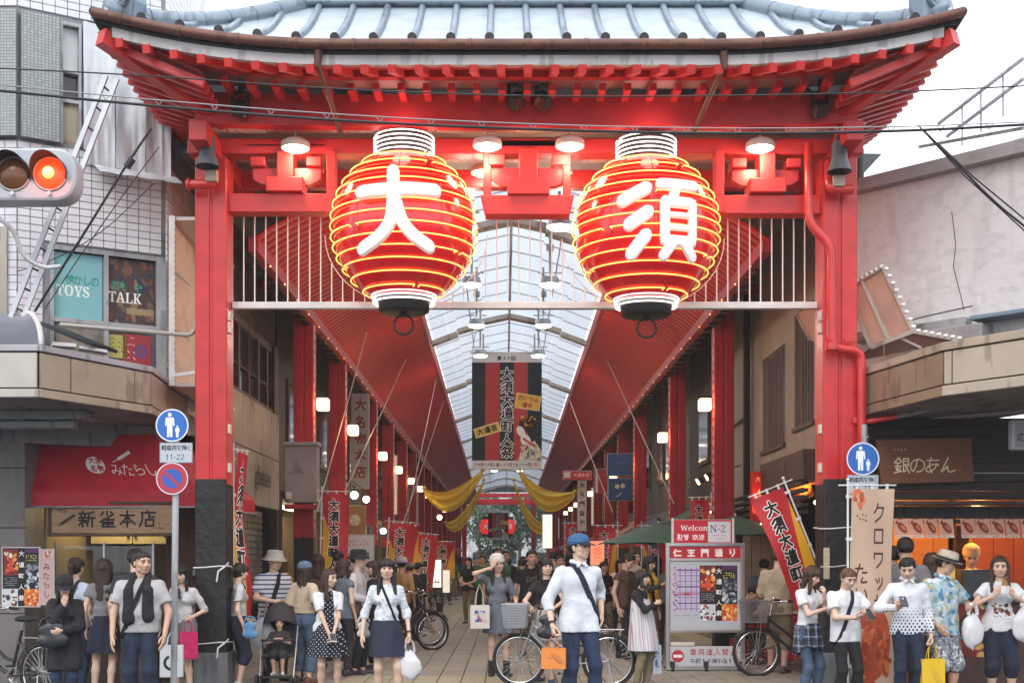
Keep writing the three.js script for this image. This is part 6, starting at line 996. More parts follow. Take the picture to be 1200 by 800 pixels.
// guide board on castors
{
const d = 16.9, s = d / K, t = thing('guide_board', 'wheeled steel guide board with red Welcome header, map and posters', 'notice board', [PX(826, d), 0, -d]);
const X = (px) => (px - 826) * s, Y = (py) => PY(py, d), box = (a, b, c, e, z0, z1, r) => bx(X(a), X(b), Y(e), Y(c), -z1, -z0, r);
obj('frame_post', [box(780, 785, 638, 784, -0.03, 0.03, 0.008)], M.steel, t); obj('frame_post', [box(868, 873, 638, 784, -0.03, 0.03, 0.008)], M.steel, t);
each('frame_rail', [box(780, 873, 636, 640, -0.032, 0.032, 0.006), box(780, 873, 654, 657, -0.025, 0.028, 0.004), box(780, 873, 738, 741, -0.025, 0.028, 0.004), box(780, 873, 780, 785, -0.04, 0.04, 0.006)], M.steel, t);
obj('backing', [box(785, 868, 640, 738, -0.02, 0.005), box(785, 868, 757, 780, -0.02, 0.005)], M.creamLight, t);
obj('street_name', [card(84 * s, 14 * s).translate(X(826.5), Y(647.5), 0.012)], print(420, 70, (g, W, H) => { fill(g, '#b8202c', 0, 0, W, H); text(g, '仁王門通り', 24, 12, 46, '#f2ecea', 0.2, 'h', 1.75); }), t, { keepUV: true });
obj('poster_panel', [card(82 * s, 78 * s).translate(X(826.5), Y(697.5), 0.012)], print(640, 610, (g, W, H) => {
fill(g, '#b7bec8', 0, 0, W, H); const mx = W * 0.04, my = H * 0.08, mw = W * 0.38, mh = H * 0.66;
fill(g, '#c5bcd8', mx, my, mw, mh); blotches(g, mx, my, W * 0.06, mh, ['#c08a5a', '#8a5a9a', '#5a8a6a', '#c04a4a'], 60, 8);
g.strokeStyle = '#6a5a8a'; for (let i = 0; i < 8; i++) { g.lineWidth = i % 3 ? 5 : 12; g.beginPath(); g.moveTo(mx + W * 0.06, my + mh * (i + 0.5) / 8); g.lineTo(mx + mw, my + mh * (i + 0.5) / 8); g.stroke(); } for (let i = 0; i < 4; i++) { g.lineWidth = 6; g.beginPath(); g.moveTo(mx + W * 0.1 + i * W * 0.08, my); g.lineTo(mx + W * 0.1 + i * W * 0.08, my + mh); g.stroke(); }
g.strokeStyle = '#a83a6a'; g.lineWidth = 10; g.beginPath(); g.moveTo(mx, my + mh * 0.62); g.lineTo(mx + mw, my + mh * 0.6); g.stroke(); scribble(g, mx + W * 0.07, my + 8, mw - W * 0.09, mh - 12, '#4a4a78', 14, 3); fill(g, '#c03040', mx + mw * 0.4, my + mh * 0.58, 60, 22);
scribble(g, W * 0.06, H * 0.78, W * 0.34, H * 0.06, '#5a5a60', 1, 6);
festivalPoster(g, W * 0.42, H * 0.05, W * 0.54, H * 0.83);
}), t, { keepUV: true });
obj('notice_panel', [card(82 * s, 22 * s).translate(X(826.5), Y(768.5), 0.012)], print(640, 172, (g, W, H) => { fill(g, '#bfc4cc', 0, 0, W, H); g.fillStyle = '#b82a3a'; g.beginPath(); g.arc(70, 86, 56, 0, 7); g.fill(); fill(g, '#e8e8ec', 28, 72, 84, 28); text(g, '車両進入禁止', 180, 18, 62, '#b0323e', 0.1, 'h', 1.18); text(g, '午前11時', 180, 104, 52, '#2c2e36', 0.09, 'h', 0.94); fill(g, '#2c2e36', 392, 128, 26, 5); text(g, '午後10時', 424, 104, 52, '#2c2e36', 0.09, 'h', 0.94); }), t, { keepUV: true });
obj('lower_strip', [box(786, 814, 752, 756, 0, 0.02)], M.creamLight, t);
obj('header_post', [box(787, 789.5, 607, 638, -0.02, 0.02, 0.004)], M.whitePaint, t); obj('header_post', [box(858, 860.5, 607, 638, -0.02, 0.02, 0.004)], M.whitePaint, t); obj('header_box', [box(789.6, 857.9, 608.5, 637, -0.015, 0.012)], M.creamLight, t);
obj('header_print', [card(68 * s, 28 * s).translate(X(823.8), Y(623), 0.016)], print(420, 174, (g, W, H) => { fill(g, '#c22436', 0, 0, W, H); g.fillStyle = '#f6efee'; g.font = 'bold 52px serif'; g.fillText('Welcome', 46, 78); text(g, '환영', 20, 104, 44, '#f6efee', 0.15); text(g, '欢迎', 130, 104, 44, '#f6efee', 0.13); fill(g, '#d9dce2', 246, 12, 164, 150); g.fillStyle = '#2a3350'; g.font = '72px serif'; g.fillText('N-2', 258, 90); scribble(g, 280, 108, 100, 14, '#9a6a80', 1, 4); scribble(g, 300, 134, 66, 10, '#5aa07a', 1, 3); }), t, { keepUV: true });
for (const px of [788, 827, 866]) { const c = obj('castor', [new THREE.CylinderGeometry(0.055, 0.055, 0.035, 16).rotateZ(Math.PI / 2).translate(X(px), 0.056, 0.05)], M.rubber, t); obj('fork', [cb(X(px), 0.11, 0.03, 0.06, 0.08, 0.07, 0.008)], M.dark, c); }
obj('brace', [beam(V(X(783), Y(784), -0.45), V(X(783), Y(690), -0.03), 0.03, 0.03), beam(V(X(870), Y(784), -0.45), V(X(870), Y(690), -0.03), 0.03, 0.03), beam(V(X(783), Y(784), -0.45), V(X(870), Y(784), -0.45), 0.03, 0.03), beam(V(X(783), Y(784), -0.45), V(X(783), Y(784), 0), 0.03, 0.03), beam(V(X(870), Y(784), -0.45), V(X(870), Y(784), 0), 0.03, 0.03)], M.steel, t);
}
// festival flags: pole, cross bar, cloth with loops
const flagTex = (flip) => print(128, 420, (g, W, H) => {
fill(g, '#b8222a', 0, 0, W, H); g.fillStyle = '#d8a010'; g.beginPath();
if (flip) { g.moveTo(0, H * 0.22); g.quadraticCurveTo(W * 0.4, H * 0.5, W * 0.8, H); g.lineTo(0, H); } else { g.moveTo(W, H * 0.1); g.quadraticCurveTo(W * 0.74, H * 0.4, W * 0.7, H * 0.62); g.quadraticCurveTo(W * 0.6, H * 0.8, W * 0.2, H * 0.9); g.lineTo(0, H); g.lineTo(W, H); } g.fill();
text(g, '大須大道町人祭', W * 0.22, H * 0.06, W * 0.4, '#16161a', 0.15, 'v', 1.08, ['#f2efe8', 0.13]);
});
const flagR = flagTex(false), flagL = flagTex(true);
function nobori(label, base, top, w, texm, side, o = {}) {   // banner flag on a pole from base to top
const t = thing('banner_flag', label, 'flag', [0, 0, 0], 0, o.group), up = top.clone().sub(base), L = up.length(); up.normalize();
const dir = (o.dir ?? V(side, 0, 0)).clone(); dir.addScaledVector(up, -dir.dot(up)).normalize(); const n = V().crossVectors(dir, up);
const h = o.h ?? 1.75, t0 = top.clone().addScaledVector(up, -0.06);
obj('pole', [cyl(base, top, 0.014, 0.012, 8)], M.whitePaint, t); obj('cross_bar', [cyl(t0.clone().addScaledVector(dir, -0.1), t0.clone().addScaledVector(dir, w + 0.06), 0.009, 0.009, 6), new THREE.SphereGeometry(0.02, 8, 6).translate(top.x, top.y, top.z)], M.whitePaint, t);
obj('cloth', [quadSheet((u, v) => { const U = side > 0 ? u : 1 - u; return t0.clone().addScaledVector(dir, 0.03 + U * w).addScaledVector(up, -0.04 - (1 - v) * h).addScaledVector(n, 0.035 * Math.sin(U * 5 + v * 4 + base.x) * (0.3 + U) + 0.03 * Math.sin(v * 8)); }, 10, 24)], texm, t, { keepUV: true });
const lp = []; for (let i = 0; i < 5; i++) { const p = t0.clone().addScaledVector(up, -0.12 - i * h / 4.6); lp.push(beam(p.clone().addScaledVector(dir, -0.02), p.clone().addScaledVector(dir, 0.05), 0.012, 0.035, up.clone().add(V(0.001, 0, 0.001)))); } for (let i = 0; i < 3; i++) { const p = t0.clone().addScaledVector(dir, 0.1 + i * w * 0.35); lp.push(beam(p.clone().addScaledVector(up, 0.015), p.clone().addScaledVector(up, -0.05), 0.03, 0.008, n)); }
each('loop', lp, M.whitePaint, t);
return t;
}
nobori('red and yellow festival flag leaning left in front of the right shops', P(1016, 790, 15.2).setY(0), P(918, 560, 15.2), 0.44, flagR, -1, { h: 1.62, dir: V(-1, -0.15, 0.1) });
nobori('red and yellow festival flag beside the right side of the left gate column', P(273, 800, 15.0).setY(0), P(273, 520, 15.0), 0.3, flagL, 1, { h: 2.0, dir: V(0.3, 0, -0.85) });
nobori('red and yellow festival flag in front of the grey cabinet on the left', P(373, 690, 20.4).setY(0), P(377, 571, 20.4), 0.42, flagL, 1, { h: 1.5 });
nobori('red and yellow festival flag leaning right, second past the notice board', P(447, 690, 26).setY(0), P(456, 607, 26), 0.5, flagL, 1, { h: 1.5, dir: V(1, -0.15, 0), group: 'festival flags on the left side' });
nobori('red and yellow festival flag leaning right, third past the notice board', P(478, 690, 31).setY(0), P(489, 621, 31), 0.5, flagL, 1, { h: 1.4, dir: V(1, -0.15, 0), group: 'festival flags on the left side' });
nobori('upright festival flag between the third and fourth left columns', P(466, 690, 29).setY(0), P(466, 612, 29), 0.45, flagR, 1, { h: 1.5, group: 'festival flags on the left side' });
nobori('short red festival flag right of the far left flags', P(505, 690, 38).setY(0), P(505, 632, 38), 0.7, flagR, 1, { h: 1.1 });
nobori('partly hidden festival flag above the right parasol', P(838, 690, 21.5).setY(0), P(834, 578, 21.5), 0.34, flagR, -1, { h: 1.5 });
nobori('yellow-red festival flag standing left of the green parasol', P(724, 690, 26).setY(0), P(724, 612, 26), 0.45, flagR, -1, { h: 1.4 });
nobori('narrow festival flag behind the guide board on the right side', P(752, 690, 24).setY(0), P(752, 612, 24), 0.45, flagL, 1, { h: 1.4 });
nobori('festival flag seen far along the right side near the glowing sign', P(662, 690, 36).setY(0), P(662, 610, 36), 0.45, flagR, 1, { h: 1.5 });
nobori('pale flag printed with croissant fish-cake lettering beside the right gate column', P(994, 800, 13.3).setY(0), P(994, 562, 13.3), 0.46, print(192, 560, (g, W, H) => {
fill(g, '#c4a892', 0, 0, W, H); blotches(g, 8, 4, 56, 48, ['#c86a4a', '#b8502e', '#d88a5a'], 16, 12); scribble(g, 22, 70, 50, 26, '#5a3a30', 2, 4);
text(g, 'クロワッサン', W * 0.52, H * 0.07, W * 0.3, '#4a2320', 0.1, 'v', 1.14); text(g, 'たい焼', W * 0.1, H * 0.38, W * 0.31, '#4a2320', 0.1, 'v', 1.1);
g.save(); g.translate(W * 0.56, H * 0.8); g.rotate(-1.35); g.fillStyle = '#b04a24'; g.beginPath(); g.ellipse(0, 0, 104, 62, 0, 0, 7); g.fill(); g.beginPath(); g.moveTo(-80, 0); g.lineTo(-130, -52); g.lineTo(-128, 52); g.fill(); g.restore(); blotches(g, W * 0.26, H * 0.66, W * 0.6, H * 0.28, ['#c45a30', '#a8421e', '#d0703c', '#9a3a1c'], 60, 15);
}), 1, { h: 2.1, dir: V(1, -0.03, 0) });
{ // cable tying the flag to the column
tag(obj('tie_string', [sweep([P(994, 662, 13.3), P(978, 664, 13.8), P(962, 664, 14.3)], 0.006, 4)], M.whitePaint), 'white string tying the pale flag to the right gate column', 'string');
const t = thing('wooden_tag', 'narrow pale wooden tag hanging on the right gate column', 'tag', P(969, 660, 14.2).toArray()); obj('tag_board', [cb(0, 0, 0, 0.07, 0.36, 0.015, 0.005)], mat([0.55, 0.48, 0.38], { map: T.wood }), t); obj('string', [sweep([V(0, 0.18, 0), V(0, 0.26, -0.01)], 0.004, 4)], M.dark, t);
}
// green parasols behind the guide board
function parasol(label, px, d, ytop, rad) {
const t = thing('parasol', label, 'parasol', [PX(px, d), 0, -d], 0, 'green parasols'), top = PY(ytop, d), g = [];
for (let k = 0; k < 8; k++) { const a0 = k * Math.PI / 4, a1 = a0 + Math.PI / 4; obj('canopy_panel', [quadSheet((u, v) => { const a = lerp(a0, a1, u), r = v * rad, rim = r * (1 - 0.06 * Math.sin(Math.PI * u) * v); return V(Math.cos(a) * rim, top - 0.44 * rad / 1.3 * Math.pow(v, 1.12) + 0.02 * Math.sin(Math.PI * u) * v, Math.sin(a) * rim); }, 5, 8)], mat([0.025, 0.1, 0.06], { roughness: 0.75, phys: true, transmission: 0.12, thickness: 0 }), t); obj('rib', [sweep([V(0, top - 0.02, 0), V(Math.cos(a0) * rad * 0.98, top - 0.45 * rad / 1.3, Math.sin(a0) * rad * 0.98)], 0.008, 4)], M.dark, t); }
obj('pole', [cyl(V(0, 0, 0), V(0, top + 0.05, 0), 0.022, 0.02, 10)], M.steel, t); obj('base', [new THREE.CylinderGeometry(0.24, 0.28, 0.1, 20).translate(0, 0.05, 0)], M.dark, t); obj('finial', [new THREE.SphereGeometry(0.035, 8, 6).translate(0, top + 0.07, 0)], M.dark, t);
}
parasol('green parasol left of the guide board', 772, 20, 613, 1.0); parasol('green parasol behind and right of the guide board', 862, 19.5, 604, 0.95);
// red cloth-covered table and crates behind the board
{
const t = thing('red_table', 'low red covered table behind the guide board', 'table', P(905, 760, 19).setY(0).toArray()); obj('cover', [cb(0, 0.36, 0, 1.2, 0.7, 0.6, 0.02)], mat([0.42, 0.02, 0.03], { roughness: 0.7, map: T.soft }), t); obj('table_top', [cb(0, 0.73, 0, 1.26, 0.03, 0.66, 0.008)], M.creamLight, t);
const p = thing('planter', 'green bushy shrub in a pale pot by the left shutters', 'plant', [PX(296, 18.6), 0, -18.6]); obj('pot', [new THREE.LatheGeometry([[0, 0], [0.16, 0], [0.2, 0.34], [0.22, 0.36], [0.19, 0.37], [0.18, 0.33], [0, 0.32]].map(([a, b]) => new THREE.Vector2(a, b)), 20)], M.creamLight, p); const pos = []; for (let i = 0; i < 900; i++) { const q = V(rr(-1, 1), rr(-1, 1), rr(-1, 1)); if (q.length() > 1) continue; q.multiply(V(0.3, 0.5, 0.3)).add(V(0, 0.82, 0)); const a = V(rr(-1, 1), rr(-1, 1), rr(-1, 1)).normalize().multiplyScalar(0.05), b = V(rr(-1, 1), rr(-1, 1), rr(-1, 1)).normalize().multiplyScalar(0.025); pos.push(q.x - a.x, q.y - a.y, q.z - a.z, q.x + b.x, q.y + b.y, q.z + b.z, q.x + a.x, q.y + a.y, q.z + a.z); } const g = new THREE.BufferGeometry(); g.setAttribute('position', new THREE.Float32BufferAttribute(pos, 3)); g.computeVertexNormals(); obj('foliage', [g], mat([0.04, 0.09, 0.035], { roughness: 0.7 }), p); obj('stem', [cyl(V(0, 0.3, 0), V(0, 0.9, 0), 0.02, 0.012)], M.darkWood, p);
const q = thing('leafy_plant', 'small leafy plant on the left pavement by the glowing menu boards', 'plant', [PX(513, 36), 0, -36]); const ps = []; for (let i = 0; i < 700; i++) { const v = V(rr(-1, 1), rr(-1, 1), rr(-1, 1)); if (v.length() > 1) continue; v.multiply(V(0.4, 0.45, 0.3)).add(V(0, 0.6, 0)); const a = V(rr(-1, 1), rr(-1, 1), rr(-1, 1)).normalize().multiplyScalar(0.07), b = V(rr(-1, 1), rr(-1, 1), rr(-1, 1)).normalize().multiplyScalar(0.03); ps.push(v.x - a.x, v.y - a.y, v.z - a.z, v.x + b.x, v.y + b.y, v.z + b.z, v.x + a.x, v.y + a.y, v.z + a.z); } const g2 = new THREE.BufferGeometry(); g2.setAttribute('position', new THREE.Float32BufferAttribute(ps, 3)); g2.computeVertexNormals(); obj('foliage', [g2], mat([0.06, 0.13, 0.05], { roughness: 0.7 }), q); obj('pot', [cyl(V(0, 0, 0), V(0, 0.3, 0), 0.14, 0.18, 14)], M.dark, q);
}
// ---------------------------------------------------------------- bicycles (x along the frame, front wheel at +x)
function bicycle(label, pos, turn, c, opt = {}) {
const t = thing('bicycle', label, 'bicycle', pos, turn, opt.group), R = 0.325, fx = 0.54, rx = -0.54;
const paint = mat(c, { roughness: 0.3, metalness: 0.4 });
const wheel = (x, steer) => {
const w = new THREE.Group(); w.name = 'wheel'; w.position.set(x, R, 0); w.rotation.y = steer; t.add(w);
obj('tyre', [new THREE.TorusGeometry(R - 0.02, 0.021, 8, 48)], M.rubber, w); obj('rim', [new THREE.TorusGeometry(R - 0.05, 0.012, 6, 48)], M.chrome, w); obj('hub', [new THREE.CylinderGeometry(0.028, 0.028, 0.09, 12).rotateX(Math.PI / 2)], M.chrome, w);
const sp = []; for (let i = 0; i < 28; i++) { const a = i * Math.PI / 14, b = a + (i % 2 ? 0.5 : -0.5); sp.push(cyl(V(Math.cos(b) * 0.025, Math.sin(b) * 0.025, i % 4 < 2 ? 0.025 : -0.025), V(Math.cos(a) * (R - 0.05), Math.sin(a) * (R - 0.05), 0), 0.0022, 0.0022, 4)); } obj('spokes', sp, M.chrome, w);
obj('mudguard', [quadSheet((u, v) => { const a = (x > 0 ? lerp(0.5, 2.7, u) : lerp(-0.2, 2.6, u)), q = (v - 0.5) * 1.6; return V(Math.cos(a) * (R + 0.02 + 0.012 * Math.cos(q)), Math.sin(a) * (R + 0.02 + 0.012 * Math.cos(q)), Math.sin(q) * 0.034); }, 20, 4)], opt.guard ?? M.chrome, w);
};
wheel(rx, 0); wheel(fx, opt.steer ?? 0);
const bb = V(-0.08, 0.28, 0), head = V(0.36, 0.8, 0), headL = V(0.4, 0.66, 0), seat = V(-0.24, 0.78, 0);
obj('frame', [sweep([headL, V(0.25, 0.5, 0), V(0.08, 0.36, 0), bb], 0.021, 8), sweep([head.clone().add(V(0.01, -0.05, 0)), V(0.2, 0.62, 0), V(0.0, 0.47, 0), V(-0.15, 0.44, 0)], 0.017, 8), cyl(bb, seat, 0.018, 0.018, 8), cyl(head, headL, 0.024, 0.024, 10), ...[-1, 1].flatMap((s) => [cyl(bb.clone().add(V(0, 0, s * 0.03)), V(rx, R, s * 0.055), 0.011, 0.01, 6), cyl(V(-0.2, 0.66, s * 0.015), V(rx, R, s * 0.055), 0.009, 0.009, 6)])], paint, t);
obj('fork', [-1, 1].map((s) => sweep([V(0.41, 0.64, s * 0.02), V(0.43, 0.58, s * 0.05), V(0.5, 0.4, s * 0.05), V(fx, R, s * 0.05)], 0.012, 6)), opt.fork ?? M.chrome, t);
obj('handlebar', [sweep([V(0.36, 0.8, 0), V(0.33, 0.95, 0)], 0.014, 8), sweep([V(0.1, 0.99, -0.27), V(0.24, 1.0, -0.24), V(0.33, 0.98, -0.12), V(0.34, 0.96, 0), V(0.33, 0.98, 0.12), V(0.24, 1.0, 0.24), V(0.1, 0.99, 0.27)], 0.011, 8)], M.chrome, t); for (const s of [-1, 1]) obj('grip', [cyl(V(0.1, 0.99, s * 0.27), V(0.21, 1.0, s * 0.248), 0.017, 0.017, 8)], M.rubber, t);
each('brake_lever', [-1, 1].map((s) => sweep([V(0.26, 0.98, s * 0.24), V(0.18, 0.95, s * 0.26), V(0.12, 0.955, s * 0.28)], 0.006, 5)), M.steel, t);
obj('seat_post', [cyl(seat, V(-0.27, 0.87, 0), 0.013, 0.013, 8)], M.chrome, t);
{ const g = new THREE.SphereGeometry(1, 16, 10); const p = g.attributes.position; for (let i = 0; i < p.count; i++) { const x = p.getX(i), w = x < 0 ? 0.11 : 0.11 - 0.085 * Math.pow(x, 0.8); p.setXYZ(i, -0.27 + x * 0.14, 0.9 + p.getY(i) * 0.035 - 0.01 * x * x, p.getZ(i) * w); } g.computeVertexNormals(); obj('saddle', [g], opt.saddle ?? M.blackMatte, t); }
obj('crank', [new THREE.TorusGeometry(0.085, 0.008, 5, 24).translate(bb.x, bb.y, 0.05), cyl(bb.clone().add(V(0, 0, -0.07)), bb.clone().add(V(0, 0, 0.07)), 0.018, 0.018, 8), beam(bb.clone().add(V(0, 0, 0.07)), V(0.04, 0.16, 0.07), 0.016, 0.022), beam(bb.clone().add(V(0, 0, -0.07)), V(-0.2, 0.4, -0.07), 0.016, 0.022)], M.chrome, t); for (const [x, y, z] of [[0.04, 0.16, 0.12], [-0.2, 0.4, -0.12]]) obj('pedal', [cb(x, y, z, 0.09, 0.022, 0.07, 0.006)], M.rubber, t);
obj('chain_guard', [beam(V(bb.x + 0.06, bb.y + 0.075, 0.055), V(rx + 0.03, R + 0.045, 0.055), 0.01, 0.05), beam(V(bb.x + 0.06, bb.y - 0.07, 0.055), V(rx + 0.03, R - 0.03, 0.055), 0.006, 0.012)], opt.fork ?? M.chrome, t);
obj('kickstand', [sweep([V(rx, R - 0.02, 0.07), V(rx - 0.06, 0.02, 0.14)], 0.009, 5), sweep([V(rx, R - 0.02, -0.07), V(rx - 0.06, 0.02, -0.14)], 0.009, 5)], M.steel, t);
if (opt.rack !== false) obj('rack', [-0.05, 0.05, 0].map((z) => cyl(V(-0.3, 0.7, z), V(-0.72, 0.7, z), 0.006, 0.006, 5)).concat([-1, 1].map((s) => cyl(V(-0.62, 0.7, s * 0.05), V(rx, R, s * 0.06), 0.005, 0.005, 5)), [0, 1, 2].map((i) => cyl(V(-0.34 - i * 0.18, 0.7, -0.05), V(-0.34 - i * 0.18, 0.7, 0.05), 0.005, 0.005, 5))), M.chrome, t);
if (opt.basket) {
const b = new THREE.Group(); b.name = 'basket'; t.add(b); const bm = opt.basket === 'grey' ? mat([0.42, 0.43, 0.46], { roughness: 0.6 }) : M.steel, y0 = 0.72, y1 = 1.0, w = [], q = (u, v, y) => { const k = lerp(0.82, 1, (y - y0) / (y1 - y0)); return V(0.58 + u * 0.15 * k, y, v * 0.2 * k); }, ring = [[-1, -1], [1, -1], [1, 1], [-1, 1], [-1, -1]];
for (let i = 0; i < 4; i++) { const [a, c2] = [ring[i], ring[i + 1]]; for (let j = 0; j <= 9; j++) { const y = lerp(y0, y1, j / 9); w.push(cyl(q(...a, y), q(...c2, y), j === 9 ? 0.007 : 0.003, j === 9 ? 0.007 : 0.003, 4)); } for (let j = 0; j < 12; j++) { const u = j / 12; w.push(cyl(q(lerp(a[0], c2[0], u), lerp(a[1], c2[1], u), y0), q(lerp(a[0], c2[0], u), lerp(a[1], c2[1], u), y1), 0.003, 0.003, 4)); } }
obj('wires', w, bm, b); if (opt.basket === 'grey') for (let i = 0; i < 4; i++) obj('panel', [quadSheet((u, v) => { const a = ring[i], c2 = ring[i + 1], p = q(lerp(a[0], c2[0], u) * 0.97, lerp(a[1], c2[1], u) * 0.97, lerp(y0, y1 - 0.02, v)); return p; }, 2, 2)], mat([0.5, 0.51, 0.55], { roughness: 0.7, map: T.grime, bumpMap: T.cloth, bumpScale: 0.004 }), b); obj('floor', [quadSheet((u, v) => q(u * 2 - 1, v * 2 - 1, y0), 2, 2)], bm, b);
obj('stay', [cyl(V(0.5, 0.73, 0.07), V(fx, R, 0.055), 0.005, 0.005, 5), cyl(V(0.5, 0.73, -0.07), V(fx, R, -0.055), 0.005, 0.005, 5), cyl(V(0.4, 0.86, 0), V(0.47, 0.86, 0), 0.02, 0.02, 6)], M.steel, b);
}
obj('bell', [new THREE.SphereGeometry(0.024, 10, 6).translate(0.26, 1.02, 0.15)], M.chrome, t); obj('reflector', [cyl(V(-0.875, 0.55, 0), V(-0.89, 0.55, 0), 0.024, 0.024, 10)], mat([0.6, 0.02, 0.02], { roughness: 0.2 }), t);
return t;
}
bicycle('silver town bicycle with grey plastic basket in the middle of the street', [PX(661, 14.8), 0, -14.85], Math.PI - 0.12, [0.38, 0.38, 0.39], { basket: 'grey', fork: M.galv });
bicycle('white-rimmed bicycle with raised silver handlebar parked at the left edge', [PX(6, 13.4), 0, -13.4], 2.7, [0.04, 0.04, 0.05], { rack: true });
bicycle('black bicycle with dark wire basket parked right of the guide board', [PX(934, 16.2), 0, -16.2], Math.PI + 0.1, [0.03, 0.04, 0.05], { basket: 'steel', fork: M.dark, guard: M.dark });
const pk = bicycle('dark bicycle parked on the left, nearest to the woman in the navy skirt', [PX(474, 20.5), 0, -20.5], 0.6, [0.04, 0.04, 0.05], { group: 'bicycles parked in the arcade', guard: M.dark });
copyOf(pk, 'dark bicycle parked second on the left pavement, beside the black sandwich board', [PX(470, 21.6), 0, -21.6], 0.5);
copyOf(pk, 'dark bicycle parked deeper on the left pavement among the crowd', [PX(487, 27), 0, -27], 1.2);
copyOf(pk, 'dark bicycle parked on the right side behind the man in the white shirt', [PX(722, 21.5), 0, -21.5], 2.9);
copyOf(pk, 'dark bicycle parked near the left menu boards, far along', [PX(500, 30), 0, -30], 1.35);
{ // pushchair
const t = thing('pushchair', 'dark folding pushchair with a hood, beside the man in the striped shirt', 'pushchair', [PX(327, 15.0), 0, -15.0], 0.05), m = mat([0.04, 0.035, 0.04], { roughness: 0.85, bumpMap: T.cloth, bumpScale: 0.002 });
for (const s of [-1, 1]) { obj('frame_tube', [sweep([V(s * 0.2, 0.12, 0.28), V(s * 0.21, 0.45, 0.08), V(s * 0.21, 0.7, -0.1), V(s * 0.2, 1.02, -0.36)], 0.012, 6), sweep([V(s * 0.21, 0.55, 0.0), V(s * 0.2, 0.12, -0.34)], 0.012, 6)], M.steel, t); for (const z of [0.28, -0.34]) obj('wheel', [new THREE.CylinderGeometry(0.08, 0.08, 0.03, 20).rotateZ(Math.PI / 2).translate(s * 0.18, 0.08, z), new THREE.CylinderGeometry(0.08, 0.08, 0.03, 20).rotateZ(Math.PI / 2).translate(s * 0.23, 0.08, z)], M.rubber, t); }
obj('seat', [cb(0, 0.38, 0.02, 0.36, 0.04, 0.34, 0.015)], m, t); obj('backrest', [beam(V(0, 0.38, -0.14), V(0, 0.88, -0.26), 0.36, 0.04, V(0, 0, 1))], m, t);
obj('hood', [quadSheet((u, v) => { const a = Math.PI * u, b = lerp(1.75, 0.35, v); return V(Math.cos(a) * 0.235, 0.68 + Math.sin(a) * 0.36 * Math.sin(b) * 0.95, -0.24 + Math.cos(b) * 0.3 * Math.sin(a) + 0.0); }, 20, 10)], m, t);
obj('footrest', [cb(0, 0.14, 0.3, 0.34, 0.02, 0.12, 0.006)], M.blackMatte, t); obj('crotch_bar', [sweep([V(-0.2, 0.56, 0.05), V(-0.12, 0.57, 0.2), V(0.12, 0.57, 0.2), V(0.2, 0.56, 0.05)], 0.014, 6)], m, t);
}
// ---------------------------------------------------------------- people: bodies and clothes meshed from joint-to-joint distance fields
const cap = (a, b, ra, rb = ra, o = {}) => ({ a, b, ra, rb, ...o });   // o.sq [direction, factor]: flattened along a direction; o.cut: flat end at b; o.cutA: flat end at a
function primDist(p, x, y, z) {
if (p.sq) { const [d, f] = p.sq, k = ((x - p.a.x) * d.x + (y - p.a.y) * d.y + (z - p.a.z) * d.z) * (f - 1); x += d.x * k; y += d.y * k; z += d.z * k; }
const bx_ = p.b.x - p.a.x, by = p.b.y - p.a.y, bz = p.b.z - p.a.z, ax = x - p.a.x, ay = y - p.a.y, az = z - p.a.z, l2 = bx_ * bx_ + by * by + bz * bz || 1e-9;
const tr = (ax * bx_ + ay * by + az * bz) / l2, t = tr < 0 ? 0 : tr > 1 ? 1 : tr, dx = ax - bx_ * t, dy = ay - by * t, dz = az - bz * t;
let d = Math.sqrt(dx * dx + dy * dy + dz * dz) - (p.ra + (p.rb - p.ra) * t);
if (p.cut) d = Math.max(d, (tr - 1) * Math.sqrt(l2)); if (p.cutA) d = Math.max(d, -tr * Math.sqrt(l2));
return d;
}
